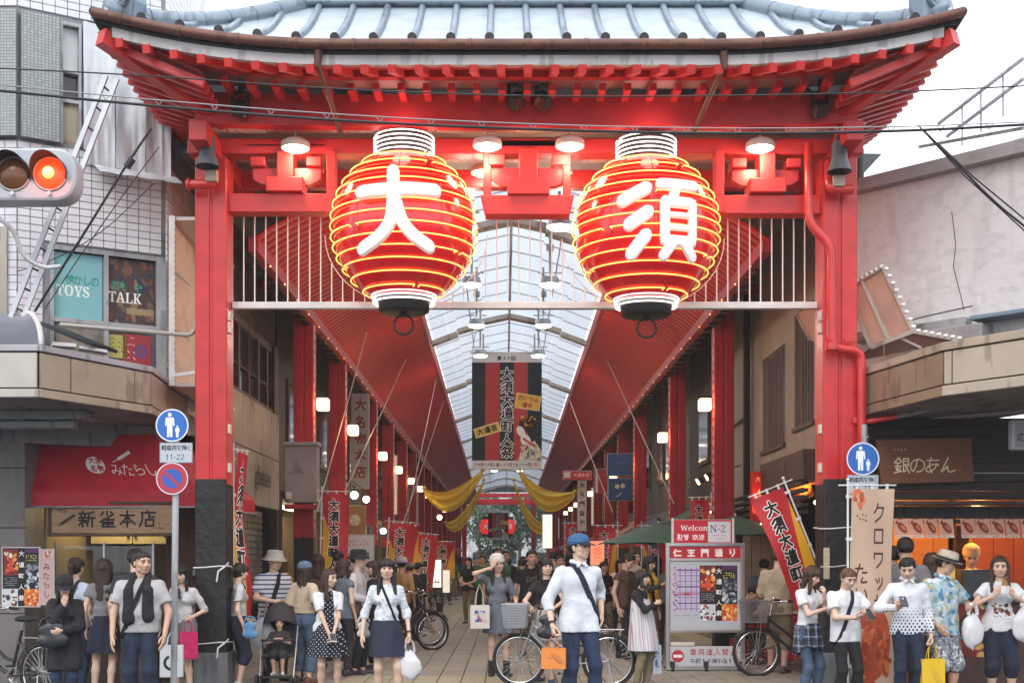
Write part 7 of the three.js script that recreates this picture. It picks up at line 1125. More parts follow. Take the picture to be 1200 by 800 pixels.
function meshPrims(prims, cell, k, mod, colour) {   // smooth union of the prims, then mod(d, x, y, z), as a closed surface (surface nets)
const lo = V(1e9, 1e9, 1e9), hi = V(-1e9, -1e9, -1e9), m = 3 * k + cell * 2;
for (const p of prims) { const r = Math.max(p.ra, p.rb); for (const q of [p.a, p.b]) { lo.min(q.clone().addScalar(-r - m)); hi.max(q.clone().addScalar(r + m)); } }
const nx = Math.ceil((hi.x - lo.x) / cell) + 1, ny = Math.ceil((hi.y - lo.y) / cell) + 1, nz = Math.ceil((hi.z - lo.z) / cell) + 1, acc = new Float32Array(nx * ny * nz);
for (const p of prims) {
const r = Math.max(p.ra, p.rb) + m, i0 = Math.max(0, Math.floor((Math.min(p.a.x, p.b.x) - r - lo.x) / cell)), i1 = Math.min(nx - 1, Math.ceil((Math.max(p.a.x, p.b.x) + r - lo.x) / cell)), j0 = Math.max(0, Math.floor((Math.min(p.a.y, p.b.y) - r - lo.y) / cell)), j1 = Math.min(ny - 1, Math.ceil((Math.max(p.a.y, p.b.y) + r - lo.y) / cell)), k0 = Math.max(0, Math.floor((Math.min(p.a.z, p.b.z) - r - lo.z) / cell)), k1 = Math.min(nz - 1, Math.ceil((Math.max(p.a.z, p.b.z) + r - lo.z) / cell));
for (let c = k0; c <= k1; c++) for (let j = j0; j <= j1; j++) for (let i = i0; i <= i1; i++) { const d = primDist(p, lo.x + i * cell, lo.y + j * cell, lo.z + c * cell); if (d < m) acc[(c * ny + j) * nx + i] += Math.exp(-d / k); }
}
for (let c = 0, q = 0; c < nz; c++) for (let j = 0; j < ny; j++) for (let i = 0; i < nx; i++, q++) { let d = acc[q] > 0 ? -k * Math.log(acc[q]) : m; if (mod && d < m) d = mod(d, lo.x + i * cell, lo.y + j * cell, lo.z + c * cell); acc[q] = d; }
const vid = new Int32Array(nx * ny * nz).fill(-1), pos = [], idx = [], sx = 1, sy = nx, sz = nx * ny;
const E = [[0, 1], [2, 3], [4, 5], [6, 7], [0, 2], [1, 3], [4, 6], [5, 7], [0, 4], [1, 5], [2, 6], [3, 7]], off = [0, sx, sy, sx + sy, sz, sz + sx, sz + sy, sz + sx + sy];
for (let c = 0; c < nz - 1; c++) for (let j = 0; j < ny - 1; j++) for (let i = 0; i < nx - 1; i++) {
const q = (c * ny + j) * nx + i; let mask = 0; for (let e = 0; e < 8; e++) if (acc[q + off[e]] < 0) mask |= 1 << e;
if (mask === 0 || mask === 255) continue;
let x = 0, y = 0, z = 0, n = 0;
for (const [a, b] of E) { const A = acc[q + off[a]], B = acc[q + off[b]]; if ((A < 0) === (B < 0)) continue; const t = A / (A - B); x += (a & 1) + ((b & 1) - (a & 1)) * t; y += (a >> 1 & 1) + ((b >> 1 & 1) - (a >> 1 & 1)) * t; z += (a >> 2) + ((b >> 2) - (a >> 2)) * t; n++; }
vid[q] = pos.length / 3; pos.push(lo.x + (i + x / n) * cell, lo.y + (j + y / n) * cell, lo.z + (c + z / n) * cell);
}
const quad = (a, b, c, d, f) => { if (f) idx.push(a, b, c, a, c, d); else idx.push(a, c, b, a, d, c); };
for (let c = 1; c < nz - 1; c++) for (let j = 1; j < ny - 1; j++) for (let i = 1; i < nx - 1; i++) {
const q = (c * ny + j) * nx + i, s = acc[q] < 0;
if (s !== acc[q + sx] < 0) quad(vid[q - sy - sz], vid[q - sz], vid[q], vid[q - sy], s);
if (s !== acc[q + sy] < 0) quad(vid[q - sx - sz], vid[q - sx], vid[q], vid[q - sz], s);
if (s !== acc[q + sz] < 0) quad(vid[q - sx - sy], vid[q - sy], vid[q], vid[q - sx], s);
}
const g = new THREE.BufferGeometry(); g.setAttribute('position', new THREE.Float32BufferAttribute(pos, 3)); g.setIndex(idx); g.computeVertexNormals();
if (colour) { const col = new Float32Array(pos.length); for (let i = 0; i < pos.length; i += 3) col.set(colour(pos[i], pos[i + 1], pos[i + 2]), i); g.setAttribute('color', new THREE.BufferAttribute(col, 3)); }
return g;
}
// head template: origin at the head's middle, face towards +z, 0.225 m high
const SKIN = [1, 1, 1], headCache = new Map();
function headGeo(female, cell) {
const key = female + '_' + cell;
if (!headCache.has(key)) {
const jw = female ? 0.9 : 1.04, f = V(0, 0, 1);
const pr = [cap(V(0, 0.028, -0.012), V(0, 0.03, 0.012), 0.079, 0.074), cap(V(0, -0.02, 0.005), V(0, -0.03, 0.03), 0.064 * jw, 0.056 * jw), cap(V(-0.03 * jw, -0.062, 0.03), V(0.03 * jw, -0.062, 0.03), 0.035), cap(V(-0.012, -0.085, 0.05), V(0.012, -0.085, 0.05), 0.024 * jw), cap(V(0, 0.006, 0.082), V(0, -0.022, 0.1), 0.008, 0.0125), cap(V(-0.011, -0.028, 0.088), V(0.011, -0.028, 0.088), 0.0085), cap(V(-0.038, 0.03, 0.064), V(0.038, 0.03, 0.064), female ? 0.0145 : 0.018), cap(V(-0.045, -0.018, 0.052), V(-0.04, -0.026, 0.055), 0.026), cap(V(0.045, -0.018, 0.052), V(0.04, -0.026, 0.055), 0.026), cap(V(-0.017, -0.0525, 0.079), V(0.017, -0.0525, 0.079), 0.007), cap(V(-0.014, -0.0615, 0.078), V(0.014, -0.0615, 0.078), 0.0075), cap(V(0, -0.03, -0.02), V(0, -0.12, -0.012), 0.054, female ? 0.044 : 0.053)];
for (const s of [-1, 1]) pr.push(cap(V(s * 0.031, 0.009, 0.067), V(s * 0.033, 0.009, 0.067), 0.0125), cap(V(s * 0.078, 0.008, -0.012), V(s * 0.079, -0.022, -0.008), 0.016, 0.011, { sq: [V(1, 0, 0), 1.8] }));
headCache.set(key, meshPrims(pr, cell, 0.006, null, (x, y, z) => {
const ax = Math.abs(x) - 0.031;
if (z > 0.06 && Math.abs(y - 0.009) < 0.0085 && Math.abs(ax) < 0.0175) return Math.abs(ax) < 0.009 || y > 0.0125 ? [0.05, 0.03, 0.025] : [1.25, 1.5, 1.7];
if (z > 0.055 && Math.abs(y - 0.031 - 0.004 * (ax > 0 ? -1 : 0)) < 0.005 && Math.abs(ax) < 0.021) return [0.09, 0.06, 0.05];
if (z > 0.07 && y > -0.067 && y < -0.049 && Math.abs(x) < 0.024) return Math.abs(y + 0.057) < 0.002 ? [0.55, 0.35, 0.32] : female ? [0.98, 0.66, 0.62] : [0.92, 0.76, 0.72];
if (z > 0.03 && y < 0 && y > -0.035 && Math.abs(ax - 0.01) < 0.018) return [1.02, 0.92, 0.9];
return SKIN;
}));
}
return headCache.get(key);
}
// right hand: wrist at the origin, fingers towards +y, palm facing +z, thumb on +x
const handCache = new Map();
function handGeo(pose, cell) {
const key = pose + '_' + cell;
if (!handCache.has(key)) {
const curl = { relax: 0.36, grip: 1.25, hold: 0.85, open: 0.12 }[pose], pr = [cap(V(0.018, 0.025, 0), V(0.024, 0.085, 0), 0.015, 0.014), cap(V(0, 0.02, 0), V(0.006, 0.09, -0.002), 0.016, 0.014), cap(V(-0.018, 0.025, 0), V(-0.02, 0.08, 0), 0.015, 0.013), cap(V(0, -0.03, 0), V(0, 0.03, 0), 0.024, 0.02)];
[[0.027, 0.088, 0.072, 0.0085], [0.0085, 0.094, 0.08, 0.009], [-0.0095, 0.09, 0.074, 0.0085], [-0.026, 0.08, 0.058, 0.0075]].forEach(([x, y, L, r], i) => { let a = curl * (0.55 + i * 0.06), p = V(x, y, 0); for (let s = 0; s < 3; s++) { const l = L * [0.45, 0.31, 0.24][s], q = p.clone().add(V((x * 0.04) , Math.cos(a) * l, Math.sin(a) * l)); pr.push(cap(p, q, r * (1 - s * 0.07), r * (0.94 - s * 0.07))); p = q; a += curl * 0.75; } });
const th = pose === 'grip' || pose === 'hold' ? [V(0.03, 0.03, 0.006), V(0.045, 0.055, 0.026), V(0.03, 0.083, 0.045), V(0.012, 0.092, 0.05)] : [V(0.028, 0.03, 0.004), V(0.05, 0.058, 0.016), V(0.056, 0.085, 0.022), V(0.056, 0.105, 0.022)];
for (let i = 0; i < 3; i++) pr.push(cap(th[i], th[i + 1], [0.0135, 0.0105, 0.0092][i], [0.0105, 0.0092, 0.008][i]));
handCache.set(key, meshPrims(pr, cell, 0.0025, null, () => SKIN));
}
return handCache.get(key);
}
const inkNoise = (x, y, z, f) => vnoise(x * f, y * f, z * f);
const skinM = {};
const skin = (t) => (skinM[t] ??= mat([[0.63, 0.425, 0.32], [0.55, 0.35, 0.245], [0.68, 0.48, 0.37]][t], { vertexColors: true, roughness: 0.55 }));
const fab = (c, o = {}) => mat(c, { roughness: 0.9, bumpMap: T.crease, bumpScale: 0.007, map: T.soft, ...o });
const HAIR = { k: [0.012, 0.009, 0.008], b: [0.035, 0.018, 0.011], r: [0.06, 0.024, 0.014], l: [0.16, 0.085, 0.04] };
const hairM = (c) => mat(HAIR[c], { roughness: 0.6, map: T.strand, bumpMap: T.strand, bumpScale: 0.003 });
const ROT = (v, yaw, pitch, roll = 0) => v.applyEuler(new THREE.Euler(pitch, yaw, roll, 'YXZ'));
function ik(s, t, l1, l2, pole) {
const d = t.clone().sub(s), L = Math.min(d.length(), (l1 + l2) * 0.998), u = d.normalize(), a = (l1 * l1 - l2 * l2 + L * L) / (2 * L), h = Math.sqrt(Math.max(0, l1 * l1 - a * a));
const n = pole.clone().addScaledVector(u, -pole.dot(u)).normalize();
return [s.clone().addScaledVector(u, a).addScaledVector(n, h), s.clone().addScaledVector(u, L)];
}
const people = [];
// o: px, top (picture x of the head and y of the crown), d, yaw, f (woman), sk, hair [style, colour], head [yaw, pitch, roll], lean, twist, L / R arms { to, pole, hand, palm }, legs, clothes
function person(label, o) {
const f = !!o.f, H = o.H ?? EYE + (CY - o.top) * o.d / K, s = H / 1.68, w = (o.build ?? 1) * (f ? 0.94 : 1.04), q = o.q ?? (o.d > 20 ? 2 : o.d > 15.6 ? 1 : 0), cell = [0.0135, 0.017, 0.024][q];
const t = thing('person', label, 'person', [0, 0, 0], o.yaw ?? 0, o.group);
t.userData.category = o.cat ?? 'person';
const sit = o.sit ?? 0, hipY = sit ? sit : 0.885, lean = o.lean ?? 0, twist = o.twist ?? 0, hipC = V(0, hipY, 0);
const up = (x, y, z) => ROT(V(x, y - 0.885, z), twist, lean, o.side ?? 0).add(hipC);
const shw = (f ? 0.148 : 0.176) * (w * 0.5 + 0.5), J = { hip: [], knee: [], ank: [], toe: [], sh: [], el: [], wr: [] };
const legs = o.legs ?? [[0.02, 0.03], [-0.02, -0.02]];   // per leg (left, right): sideways, forwards of the foot
[1, -1].forEach((sd, i) => {
J.hip[i] = V(sd * 0.08, hipY - 0.01, 0);
const foot = sit ? V(sd * (0.1 + legs[i][0]), 0.08, 0.34 + legs[i][1]) : V(sd * (0.1 + legs[i][0]), 0.08, legs[i][1]);
[J.knee[i], J.ank[i]] = ik(J.hip[i], foot, 0.415, 0.4, V(sd * 0.12, sit ? 0.6 : 0, 1)); const a = sd * 0.22;
J.toe[i] = J.ank[i].clone().add(V(Math.sin(a) * 0.15, -0.045, Math.cos(a) * 0.15));
J.sh[i] = up(sd * shw, 1.335, -0.012);
const A = (i ? o.R : o.L) ?? {}, to = A.to ? V(A.to[0], A.to[1], A.to[2]) : V(sd * (shw + 0.075 + (A.out ?? 0)), 0.83, 0.03);
[J.el[i], J.wr[i]] = ik(J.sh[i], to, 0.285, 0.25, A.pole ? V(...A.pole) : V(sd * 0.5, -0.3, -1));
});
const hc = up(0, 1.475, 0.0), hq = new THREE.Quaternion().setFromEuler(new THREE.Euler(lean + (o.head?.[1] ?? 0), twist + (o.head?.[0] ?? 0), o.head?.[2] ?? 0, 'YXZ')), HM = new THREE.Matrix4().compose(hc, hq, V(1, 1, 1)).multiply(new THREE.Matrix4().makeTranslation(0, 0.093, 0.018)), hp = (x, y, z) => V(x, y, z).applyMatrix4(HM);
const zf = V(0, 0, 1).applyEuler(new THREE.Euler(lean, twist, 0, 'YXZ')), fl = { sq: [zf, 1.18] };
const torso = (e, el = 0) => { // e: how much looser than the skin
const p = [cap(up(-0.07 * w, 1.25, 0.0), up(0.07 * w, 1.25, 0.0), (f ? 0.083 : 0.1) * w + e, undefined, fl), cap(up(0, 1.35, -0.012), up(shw - 0.03, 1.332, -0.012), 0.055 + e * 0.6, 0.042 + e * 0.6), cap(up(0, 1.35, -0.012), up(-shw + 0.03, 1.332, -0.012), 0.055 + e * 0.6, 0.042 + e * 0.6), cap(up(0, 1.36, -0.012), up(0, 1.42, -0.006), 0.056 + e * 0.5, 0.046), cap(up(-0.045 * w, 1.07, 0), up(0.045 * w, 1.07, 0), (f ? 0.078 : 0.093) * w + (o.belly ?? 0) + e + el, undefined, fl), cap(up(-0.06 * w, 0.93, -0.006), up(0.06 * w, 0.93, -0.006), (f ? 0.098 : 0.092) * w + e + el, undefined, fl), cap(up(0, 1.0, 0), up(0, 1.25, 0), 0.075 * w + e, 0.075 * w + e, fl)];
if (f) for (const sd of [-1, 1]) p.push(cap(up(sd * 0.06, 1.235, 0.052), up(sd * 0.06, 1.225, 0.058), 0.044 + e * 0.8));
for (const sd of [-1, 1]) p.push(cap(up(sd * 0.05, 0.9, -0.04), up(sd * 0.06, 0.87, -0.04), 0.062 + e + el * 0.5));
return p;
};
const arm = (i, e, upto = 2) => { const a = J.sh[i], b = J.el[i], c = J.wr[i], k = f ? 0.86 : 1.02, fr = Math.min(1, upto), p = [cap(a, a.clone().lerp(b, fr), 0.043 * k + e, lerp(0.043, 0.036, fr) * k + (upto < 1 ? e + 0.014 : e), { cut: upto <= 1 })]; if (upto > 1) p.push(cap(b, b.clone().lerp(c, upto - 1), 0.036 * k + e, lerp(0.036, 0.025, upto - 1) * k + e, { cut: true })); return p; };
const leg = (i, e, upto = 2, fla = 1) => { const a = J.hip[i], b = J.knee[i], c = J.ank[i], fr = Math.min(1, upto), k = f ? 0.96 : 1.02, p = [cap(a, a.clone().lerp(b, fr), 0.075 * k + e, lerp(0.075, 0.05, fr) * k + e * (upto < 1 ? fla : 1), { cut: upto <= 1 })]; if (upto > 1) { const m = b.clone().lerp(c, Math.min(0.36, upto - 1)).add(V(0, 0, -0.012)); p.push(cap(b, m, 0.049 * k + e, 0.049 * k + e)); if (upto > 1.36) p.push(cap(m, b.clone().lerp(c, upto - 1), 0.049 * k + e, lerp(0.049, 0.034, (upto - 1.36) / 0.64) * k + e * fla, { cut: true })); } return p; };
// body: skin, head and hands in one mesh
const bp = [...torso(-0.006), ...arm(0, 0), ...arm(1, 0), ...leg(0, 0), ...leg(1, 0), cap(up(0, 1.39, -0.012), hp(0, -0.075, -0.016), 0.054, 0.05)];
for (const i of [0, 1]) { bp.forEach((p) => 0); bp.push(cap(J.ank[i], J.ank[i].clone().add(V(0, -0.045, -0.01)), 0.036, 0.03), cap(J.ank[i].clone().add(V(0, -0.045, -0.02)), J.toe[i], 0.032, 0.024)); }
const body = [meshPrims(bp, [0.0145, 0.018, 0.025][q], 0.01, null, () => SKIN), headGeo(f, [0.0046, 0.006, 0.0085][q]).clone().applyMatrix4(HM)];
for (const i of [0, 1]) {
const A = (i ? o.R : o.L) ?? {}, g = handGeo(A.hand ?? 'relax', [0.0045, 0.0058, 0.008][q]).clone(), fd = A.dir ? V(...A.dir).normalize() : J.wr[i].clone().sub(J.el[i]).normalize().add(V(0, -0.15, 0)).normalize(), pn = V(...(A.palm ?? [i ? 1 : -1, 0, -0.25])); pn.addScaledVector(fd, -pn.dot(fd)).normalize();
const xx = V().crossVectors(fd, pn); if (!i) { g.scale(-1, 1, 1); const ix = g.index.array; for (let k = 0; k < ix.length; k += 3) { const tmp = ix[k]; ix[k] = ix[k + 1]; ix[k + 1] = tmp; } }
g.scale(f ? 0.92 : 1, f ? 0.92 : 1, f ? 0.92 : 1); g.applyMatrix4(new THREE.Matrix4().makeBasis(xx, fd, pn).setPosition(J.wr[i])); g.computeVertexNormals(); body.push(g);
}
const add = (name, geo, m, par = t) => { if (geo.attributes.position.count < 3) return null; const me = new THREE.Mesh(geo, m); me.name = name; me.castShadow = me.receiveShadow = true; par.add(me); return me; };
const uvOf = (g) => { const p = g.attributes.position, uv = new Float32Array(p.count * 2); for (let i = 0; i < p.count; i++) { uv[i * 2] = p.getX(i) + p.getZ(i) * 0.6; uv[i * 2 + 1] = p.getY(i); } g.setAttribute('uv', new THREE.BufferAttribute(uv, 2)); return g; };
add('body', mergeGeometries(body.map((g) => { const h = g.toNonIndexed(); for (const n of Object.keys(h.attributes)) if (!['position', 'normal', 'color'].includes(n)) h.deleteAttribute(n); return h; })), skin(o.sk ?? 0));
// clothes
const rid = (a) => { const q = 1 - Math.abs(a) * 2.2; return q > 0 ? q * q : 0; }, sd0 = rnd() * 50, fold = (d, x, y, z, amp = 0.0085) => d + amp * (vnoise(x * 13 + sd0, y * 7 + x * 3, z * 13) + 0.5 * vnoise(x * 22 + y * 9, y * 13 - x * 8 + sd0, z * 20) - 0.75 * rid(vnoise(x * 9 + y * 4 + sd0, y * 9 - x * 3, z * 9)));
let outer = torso(0.015);
const c = o.c ?? {};
if (c.top) {
const T0 = c.top, hem = (T0.hem ?? 0.83), e = T0.loose ?? 0.015, pr = [...torso(e, T0.flare ?? 0), ...(f && !T0.boxy ? [cap(up(0, 1.22, 0.005), up(0, Math.max(hem, 0.8), 0), 0.09 * w + e, 0.1 + e + (T0.flare ?? 0), { sq: [zf, 1.12] })] : [-1, 1].map((sd) => cap(up(sd * 0.066 * w, 1.24, 0), up(sd * 0.06 * w, Math.max(hem, 0.8), 0), 0.092 * w + e, 0.094 * w + e + (T0.flare ?? 0), { sq: [zf, 1.1] }))), ...(hem < 0.9 ? [-1, 1].map((sd) => cap(up(sd * 0.068, 0.95, -0.008), up(sd * 0.07, Math.max(hem - 0.01, 0.8), -0.008), 0.086 + Math.max(e, (c.legs?.loose ?? 0.011) + 0.01), 0.094 + Math.max(e, (c.legs?.loose ?? 0.011) + 0.01), fl)) : [])], sl = T0.sleeve ?? 0.62; outer = pr.slice();
if (sl > 0) for (const i of [0, 1]) pr.push(...arm(i, e - 0.002, sl));
if (hem < 0.8) for (const i of [0, 1]) pr.push(cap(J.hip[i], J.hip[i].clone().lerp(J.knee[i], clamp((0.88 - hem) / 0.42, 0, 1)), 0.092 + e, 0.088 + e));
const nk = up(0, 1.475, T0.vneck ? 0.06 : 0.03), nr = T0.neck ?? 0.07, hn = V(0, 1, 0).applyEuler(new THREE.Euler(lean, twist, 0, 'YXZ')), ho = up(0, hem, 0);
const dHem = (x, y, z) => (ho.x - x) * hn.x + (ho.y - y) * hn.y + (ho.z - z) * hn.z;
const g = meshPrims(pr, cell, 0.011, (d, x, y, z) => { d = fold(d, x, y, z); d = Math.max(d, nr - Math.hypot(x - nk.x, y - nk.y, z - nk.z)); let h = dHem(x, y, z); if (sl > 0.99) for (const i of [0, 1]) { const qd = Math.min(primDist(cap(J.el[i], J.wr[i], 0.05), x, y, z), primDist(cap(J.sh[i], J.el[i], 0.06), x, y, z)); if (qd < 0.012) h = -1; } return Math.max(d, h); });
add(T0.name ?? 'shirt', uvOf(g), T0.m);
if (T0.collar) add('collar', uvOf(meshPrims([cap(up(-0.03, 1.425, 0.055), up(-0.065, 1.445, -0.02), 0.017), cap(up(0.03, 1.425, 0.055), up(0.065, 1.445, -0.02), 0.017), cap(up(-0.065, 1.445, -0.02), up(0.065, 1.445, -0.02), 0.018), cap(up(-0.045, 1.4, 0.085), up(-0.02, 1.425, 0.068), 0.015), cap(up(0.045, 1.4, 0.085), up(0.02, 1.425, 0.068), 0.015)], cell * 0.7, 0.006)), T0.collar === true ? T0.m : T0.collar);
}
if (c.legs) { // trousers or shorts
const L0 = c.legs, to = L0.to ?? 1.93, e = L0.loose ?? 0.011, pr = [cap(up(-0.056 * w, 0.955, 0), up(0.056 * w, 0.955, 0), 0.082 * w + e, undefined, fl), cap(up(-0.058 * w, 0.9, -0.015), up(0.058 * w, 0.9, -0.015), 0.082 * w + e, undefined, fl), ...[-1, 1].map((sd) => cap(up(sd * 0.05, 0.9, -0.04), up(sd * 0.06, 0.86, -0.04), 0.064 + e)), ...leg(0, e, to, L0.flare ?? 1.3), ...leg(1, e, to, L0.flare ?? 1.3)], wy = up(0, L0.waist ?? 0.99, 0).y;
add(L0.name ?? 'trousers', uvOf(meshPrims(pr, cell, 0.012, (d, x, y, z) => Math.max(fold(d, x, y, z, 0.005), y - wy))), L0.m);
}
if (c.skirt) { // open cone with soft pleats
const S = c.skirt, y0 = S.y0 ?? 1.0, y1 = S.y1, n = 56, rw = S.rw ?? 0.128, rh = S.rh ?? 0.2, k = S.pleat ?? 0.012, nf = S.n ?? 9;
const g = quadSheet((u, v) => { const a = u * 2 * Math.PI, y = lerp(y0, y1, v), bulge = Math.pow(v, 0.7), r = lerp(rw, rh, bulge) + k * bulge * Math.sin(a * nf + sd0 + v) + 0.008 * Math.sin(a * 3 + v * 4 + sd0); const mx = v * (J.knee[0].x + J.knee[1].x) * 0.3, mz = v * (J.knee[0].z + J.knee[1].z) * 0.35; return V(Math.sin(a) * r * 1.08 + mx, y, Math.cos(a) * r * 0.86 + mz - 0.004).add(up(0, 0.885, 0)).sub(V(0, 0.885, 0)); }, n, 12);
add(S.name ?? 'skirt', uvOf(g), S.m);
if (S.belt) add('belt', uvOf(meshPrims([cap(up(-0.055 * w, y0, 0), up(0.055 * w, y0, 0), 0.105 * w, undefined, fl)], cell * 0.8, 0.01, (d, x, y, z) => Math.max(d, Math.abs(y - y0) - 0.03))), S.belt);
}
if (c.wrap) { // shirt tied round the hips
add('tied_shirt', uvOf(quadSheet((u, v) => { const a = u * 2 * Math.PI, r = 0.145 + 0.05 * v + 0.012 * Math.sin(a * 7 + v * 3), back = 0.5 - 0.5 * Math.cos(a); return V(Math.sin(a) * r, lerp(0.99, lerp(0.72, 0.62, back) + 0.03 * Math.sin(a * 5), v), Math.cos(a) * r * 0.88); }, 48, 10)), c.wrap);
add('knot', uvOf(meshPrims([cap(V(-0.03, 0.95, 0.135), V(0.03, 0.95, 0.135), 0.03), cap(V(-0.02, 0.94, 0.14), V(-0.08, 0.72, 0.16), 0.025, 0.035), cap(V(0.02, 0.94, 0.14), V(0.06, 0.7, 0.15), 0.025, 0.035)], 0.012, 0.008)), c.wrap);
}
if (c.vest) { const g = meshPrims(torso(0.028, 0.01), cell, 0.011, (d, x, y, z) => { d = Math.max(fold(d, x, y, z), (c.vest.hem ?? 0.7) - y, 0.07 - Math.hypot(x, y - 1.47, z - 0.03)); return Math.max(d, Math.min((z > 0.02 ? 1 : -1), 0.055 + (1.4 - y) * 0.03 - Math.abs(x))); }); add('open_cardigan', uvOf(g), c.vest.m); }
const shoe = c.shoe ?? [0.03, 0.03, 0.035];
for (const i of [0, 1]) {
const a = J.ank[i], to = J.toe[i], pr = [cap(a.clone().add(V(0, -0.036, -0.034)), to.clone().add(V(0, 0.002, 0)), 0.042, 0.035), cap(a.clone().add(V(0, 0.0, -0.018)), a.clone().add(V(0, -0.03, -0.01)), 0.045)]; if (c.boot) pr.push(cap(a.clone().add(V(0, -0.02, -0.01)), a.clone().lerp(J.knee[i], c.boot), 0.047, 0.05, { cut: true }));
const fy = Math.min(a.y - 0.072, to.y - 0.03);
add('shoe', uvOf(meshPrims(pr, cell * 0.9, 0.008, (d, x, y, z) => Math.max(d, fy - y))), mat(shoe, { roughness: 0.5 }));
}
// hair and hats
const hr = o.hair ?? ['short', 'k'], hm = hairM(hr[1]), st = hr[0], hairP = [], face = (x, y, z) => { const L = V(x, y, z).applyMatrix4(HMi); return L; }, HMi = HM.clone().invert();
const P_ = (x, y, z) => hp(x, y, z), hpr = (a, b, ra, rb, sq) => hairP.push(cap(P_(...a), P_(...b), ra, rb, sq));
const male = st === 'short' || st === 'crop';
if (st !== 'none') {
hpr([0, 0.036, -0.016], [0, 0.038, 0.006], male ? 0.0865 : 0.09, male ? 0.08 : 0.083); hpr([0, 0.0, -0.03], [0, -0.03, -0.028], 0.083, 0.066);
const down = { long: -0.34, mid: -0.2, bob: -0.115, pony: 0, bun: 0, back: -0.36 }[st] ?? 0;
if (down) {
const dz = V(0, 0, 1).applyQuaternion(hq), sq = { sq: [dz, 1.35] }, dn = (x, y, z) => { const p = P_(x, 0, z); p.y += y; return [p, x]; };
const D = (x0, y0, z0, x1, y1, z1, ra, rb, s2) => { const a = P_(x0, y0, z0), b = P_(x1, -0.02, z1); b.y += y1 + 0.02; hairP.push(cap(a, b, ra, rb, s2)); };
D(-0.035, 0.0, -0.045, -0.045, down, -0.085, 0.062, 0.04, sq); D(0.035, 0.0, -0.045, 0.045, down, -0.085, 0.062, 0.04, sq); D(0, 0, -0.05, 0, down * 1.04, -0.095, 0.07, 0.045, sq);
for (const sd of [-1, 1]) { D(sd * 0.066, 0.03, -0.0, sd * 0.082, Math.max(down, -0.24), 0.012, 0.03, st === 'bob' ? 0.028 : 0.02); if (st === 'long') D(sd * 0.075, -0.04, 0.0, sd * 0.095, -0.27, 0.05, 0.026, 0.016); }
}
if (st === 'pony') { hpr([0, 0.03, -0.1], [0, 0.02, -0.13], 0.03, 0.03); const a = P_(0, 0.03, -0.13), b = P_(0, -0.02, -0.13); b.y -= 0.2; hairP.push(cap(a, b, 0.034, 0.018)); }
if (st === 'bun') hpr([0, 0.06, -0.1], [0, 0.065, -0.11], 0.04, 0.04);
if (!male && o.fringe !== 0) hpr([-0.03, 0.05, 0.05], [0.03, 0.05, 0.05], 0.05);
if (st === 'short') for (let i = 0; i < 7; i++) { const a = -1.2 + i * 0.4; hpr([Math.sin(a) * 0.05, 0.088, Math.cos(a) * 0.045], [Math.sin(a) * 0.078, 0.055 + 0.008 * Math.sin(i * 9 + w * 40), Math.cos(a) * 0.072], 0.017, 0.008); }
const hl = male ? 0.057 : o.fringe === 0 ? 0.062 : 0.036;
const g = meshPrims(hairP, [0.0072, 0.011, 0.015][q], 0.008, (d, x, y, z) => { const L = face(x, y, z); const an = Math.atan2(L.x, L.z); d += 0.006 * vnoise(an * 9 + sd0, y * 7, 2) + 0.0045 * vnoise(an * 24, y * 9 + sd0, 5) + 0.003 * vnoise(L.x * 90, y * 30, L.z * 90); const fx = Math.max(Math.abs(L.x) - (0.064 - clamp(-L.y - 0.02, 0, 0.03)), L.y - hl + (L.x * L.x) * 4 - 0.007 * vnoise(L.x * 130 + sd0, 3, 1), 0.035 - L.z, -0.16 - L.y); d = Math.max(d, -fx); if (male) d = Math.max(d, Math.min(1, -(L.y + 0.045)), Math.min(0.02 - (L.z * -1 + 0.03), -(L.y - 0.012))); return d; });
{ const p = g.attributes.position, uv = new Float32Array(p.count * 2); for (let i = 0; i < p.count; i++) { const L = face(p.getX(i), p.getY(i), p.getZ(i)); uv[i * 2] = Math.abs(Math.atan2(L.x, -L.z)) * 0.1; uv[i * 2 + 1] = L.y; } g.setAttribute('uv', new THREE.BufferAttribute(uv, 2)); } add('hair', g, hm);
}
if (c.hat) {
const Hh = new THREE.Group(); Hh.name = c.hat.name ?? 'cap'; Hh.applyMatrix4(HM); t.add(Hh); const k = c.hat.kind, m = c.hat.m, lathe = (pts) => new THREE.LatheGeometry(pts.map(([a, b]) => new THREE.Vector2(a, b)), 28).scale(1, 1, 1.14);
if (k === 'cap') { add('crown', lathe([[0.095, 0.034], [0.0975, 0.055], [0.094, 0.085], [0.076, 0.116], [0.04, 0.134], [0, 0.139]]).translate(0, 0, -0.006), m, Hh); add('peak', quadSheet((u, v) => { const a = (u - 0.5) * 2.3; return V(Math.sin(a) * (0.1 + v * 0.012), 0.035 - v * 0.02 - 0.012 * Math.cos(a * 1.3) * v, 0.02 + Math.cos(a) * (0.088 + v * 0.085 * Math.pow(Math.cos(a * 0.68), 0.7))); }, 14, 4), c.hat.m2 ?? m, Hh); add('button', new THREE.SphereGeometry(0.008, 8, 6).translate(0, 0.141, -0.006), m, Hh); }
if (k === 'bucket') add('crown', lathe([[0.15, 0.012], [0.132, 0.035], [0.108, 0.058], [0.1, 0.11], [0.088, 0.138], [0.04, 0.146], [0, 0.147]]), m, Hh);
if (k === 'fedora') { add('crown', lathe([[0.104, 0.045], [0.1, 0.09], [0.09, 0.14], [0.06, 0.158], [0.02, 0.145], [0, 0.143]]), m, Hh); add('brim', lathe([[0.1, 0.046], [0.13, 0.042], [0.155, 0.05], [0.154, 0.054], [0.1, 0.052]]), m, Hh); add('band', lathe([[0.106, 0.052], [0.1055, 0.078], [0.102, 0.079]]), c.hat.m2 ?? M.blackMatte, Hh); }
